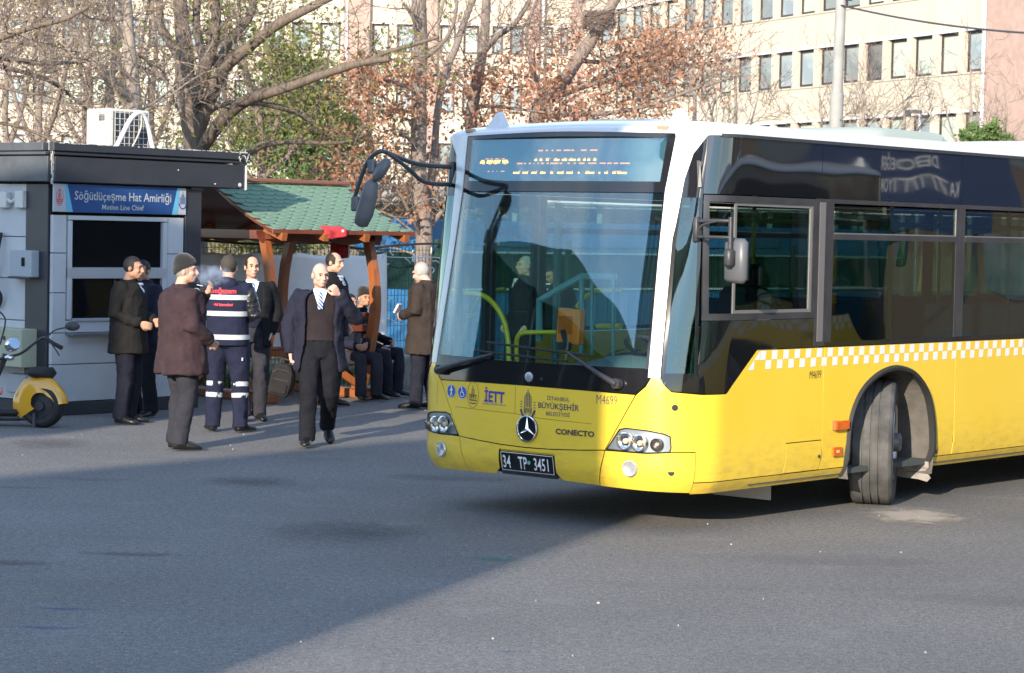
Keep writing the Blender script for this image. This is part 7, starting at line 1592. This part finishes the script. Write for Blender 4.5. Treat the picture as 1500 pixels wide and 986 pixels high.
tree('leaning tree with rust coloured leaves and a nest above the bus windscreen', [
    ([gp(760, Y)] + PX(Y, (770, 330), (785, 170), (815, 135), (845, 88), (872, 48), (890, 20), (915, -20)), .14, .08, 14, 1.9),
    (PX(Y, (785, 172), (830, 168, -.5), (900, 165, -1), (960, 152, -1.4), (1020, 130, -1.8), (1090, 108, -2.2)), .05, .015, 13, 1.1), (PX(Y, (800, 150), (850, 130, 1), (910, 115, 1.5), (960, 100, 2)), .045, .02, 12, 1.3), (PX(Y, (845, 88), (880, 90, .5), (930, 75, 1), (980, 62, 1.2)), .04, .02, 10, 1.3),
    (PX(Y, (800, 150), (780, 100, .5), (770, 50, .8), (790, -10, 1)), .04, .025, 8, 1.5), (PX(Y, (870, 50), (850, 20, .2), (840, -20, .4)), .04, .03, 5, 1.3)], B_mid, leaf=L_or, nleaf=5200, lsize=.07, gen=(3, 7, 1.6), seed=43, leafzone=lambda t: t.z < at(600, 40, 39).z, lclump=.26, tr=.009)
q = MB(); rnd = random.Random(4); nc = at(878, 32, 38.8)
for i in range(260):
    a, b = rnd.uniform(0, 2 * PI), rnd.uniform(-.2, .3); r = .26 * (1 - abs(b) * 1.2); p = V(math.cos(a) * r, math.sin(a) * r, b * .6); d = V(-math.sin(a), math.cos(a), rnd.uniform(-.5, .5)) * rnd.uniform(.08, .22); q.tube([p - d, p + d], .006, 3)
o = q.build('bird_nest', B_twig); o.location = nc; tag(o, 'large round bird nest of twigs lodged high in the leaning tree', 'nest')
# bare trees right of centre
for px, Yt, sd_, top_, sp_, lab in ((1015, 46, 51, 70, 12, 'bare branched tree just left of the lamp post above the bus roof'), (1075, 50, 52, 80, 9, 'thin bare tree with upright twigs beside the lamp post'), (1262, 58, 53, 125, 15, 'bushy bare crown right of the lamp post above the bus'), (1200, 60, 54, 135, 9, 'low bare crown directly behind the lamp post'), (1322, 60, 55, 140, 7, 'bare crown left of the small camera post'), (1420, 60, 56, 90, 8, 'bare tree in front of the corner of the pink brick wall'), (1470, 62, 57, 120, 6, 'sparse bare tree against the pink brick wall')):
    p = lambda a, b, d=0: (px + a, b, d)
    tree(lab, [([gp(px, Yt)] + PX(Yt, p(0, 300), p(0, 215), p(3, (top_ + 215) / 2), p(0, top_)), .08, .018, sp_, 1.5), (PX(Yt, p(0, 235), p(-25, 195, .4), p(-45, top_ + 30, .6)), .035, .014, sp_ // 2 + 2, 1.3), (PX(Yt, p(0, 235), p(22, 190, -.4), p(42, top_ + 30, -.6)), .035, .014, sp_ // 2 + 2, 1.3)], B_pale, leaf=L_or if px < 1050 else None, nleaf=500 if px < 1050 else 0, lsize=.08, gen=(3, 5, 1.4), seed=sd_, up_=1.0, spread=.7, tr=.010)
tree('bright green pine at the right edge above the bus roof', [([gp(1490, 55)] + PX(55, (1488, 300), (1482, 250), (1478, 205)), .10, .03, 26, .55), (PX(55, (1482, 245), (1455, 225), (1435, 212)), .04, .02, 12, .45), (PX(55, (1482, 245), (1510, 220), (1540, 205)), .04, .02, 12, .5), (PX(55, (1470, 245), (1425, 232), (1400, 228)), .03, .02, 10, .35)], B_mid, leaf=L_pine, nleaf=9000, lsize=.085, gen=(2, 6, .6), seed=61, lclump=.08, up_=1.5)

# ================================================================ TO THE RIGHT OF THE FRAME: what the bus windows mirror
def copy_tree(o, parent=None):
    c = o.copy(); C.objects.link(c)
    if parent: c.parent = parent
    for ch in o.children: copy_tree(ch, c)
    return c
b2_ = copy_tree(bus); g_, lf = 8.3, 16.6; s_, c_ = math.sin(BTH), math.cos(BTH)
b2_.location = (BX + s_ * 9.4 + c_ * 3.9, BY + c_ * 9.4 - s_ * 3.9, 0); b2_.rotation_euler = (0, 0, -BTH + PI + math.radians(8)); b2_['label'] = 'second yellow city bus waiting beyond the right edge of the yard facing away'
bus['group'] = b2_['group'] = 'yellow city buses in the yard'
x, y = 37, 31; block('yard_flats', 'brown five storey block of flats standing far to the right of the buses', x, y, 12, 44, 14, .15, mat('tan wall', (.14, .105, .08), .9), 5, 9)
# advertisement panel that the glass shows mirrored
bb = empty('advert_panel', (23.9, 24.7, 0), .33)
tag(bb, 'tall navy advertisement panel with white lettering behind the second bus', 'billboard')
MB().box((0, 0, 3.6), (.25, 3.4, 2.8)).build('panel', mat('advert navy', (.012, .035, .11), .5), bb); MB().box((0, -1, 1.1), (.15, .15, 2.2)).build('post', M_plas, bb); MB().box((0, 1, 1.1), (.15, .15, 2.2)).build('post', M_plas, bb)
q = MB()
for i, (t, s2) in enumerate((('BİRİM', .42), ('PARANIZA', .42), ('DEĞER', .34), ('KATIYORUZ', .36))):
    vs, fs = text_mesh(t, s2); q.add([(-.13, -v.x * .95, 4.1 - i * .42 + v.y) for v in vs], fs)
q.build('lettering', M_inkw, bb)

# unseen hall added at left, in place of the mirrored tent and dark reflections
gh = empty('market_hall', (-16.5, 9.6, 0), 0); tag(gh, 'unseen dark hall with a green pitched roof, added for the windscreen reflection', 'building')
MB().box((0, 0, 2.4), (6, 17, 4.8)).build('wall', mat('hall shade green', (.03, .045, .04), .9), gh)
MB().add([(3.3, -8.9, 4.8), (3.3, 8.9, 4.8), (-3.3, 8.9, 4.8), (-3.3, -8.9, 4.8), (.4, -7.0, 6.4), (.4, 2.6, 6.4)], [(3, 2, 1, 0), (0, 1, 5, 4), (2, 3, 4, 5), (3, 0, 4), (1, 2, 5)]).build('roof', mat('green tarpaulin', (.06, .14, .11), .7, c2=(.08, .18, .14), scale=1), gh)
for i in range(5): MB().box((3.03, -5 + i * 2.5, 2.3), (.08, .12, 4.6)).build('post', M_alu, gh)
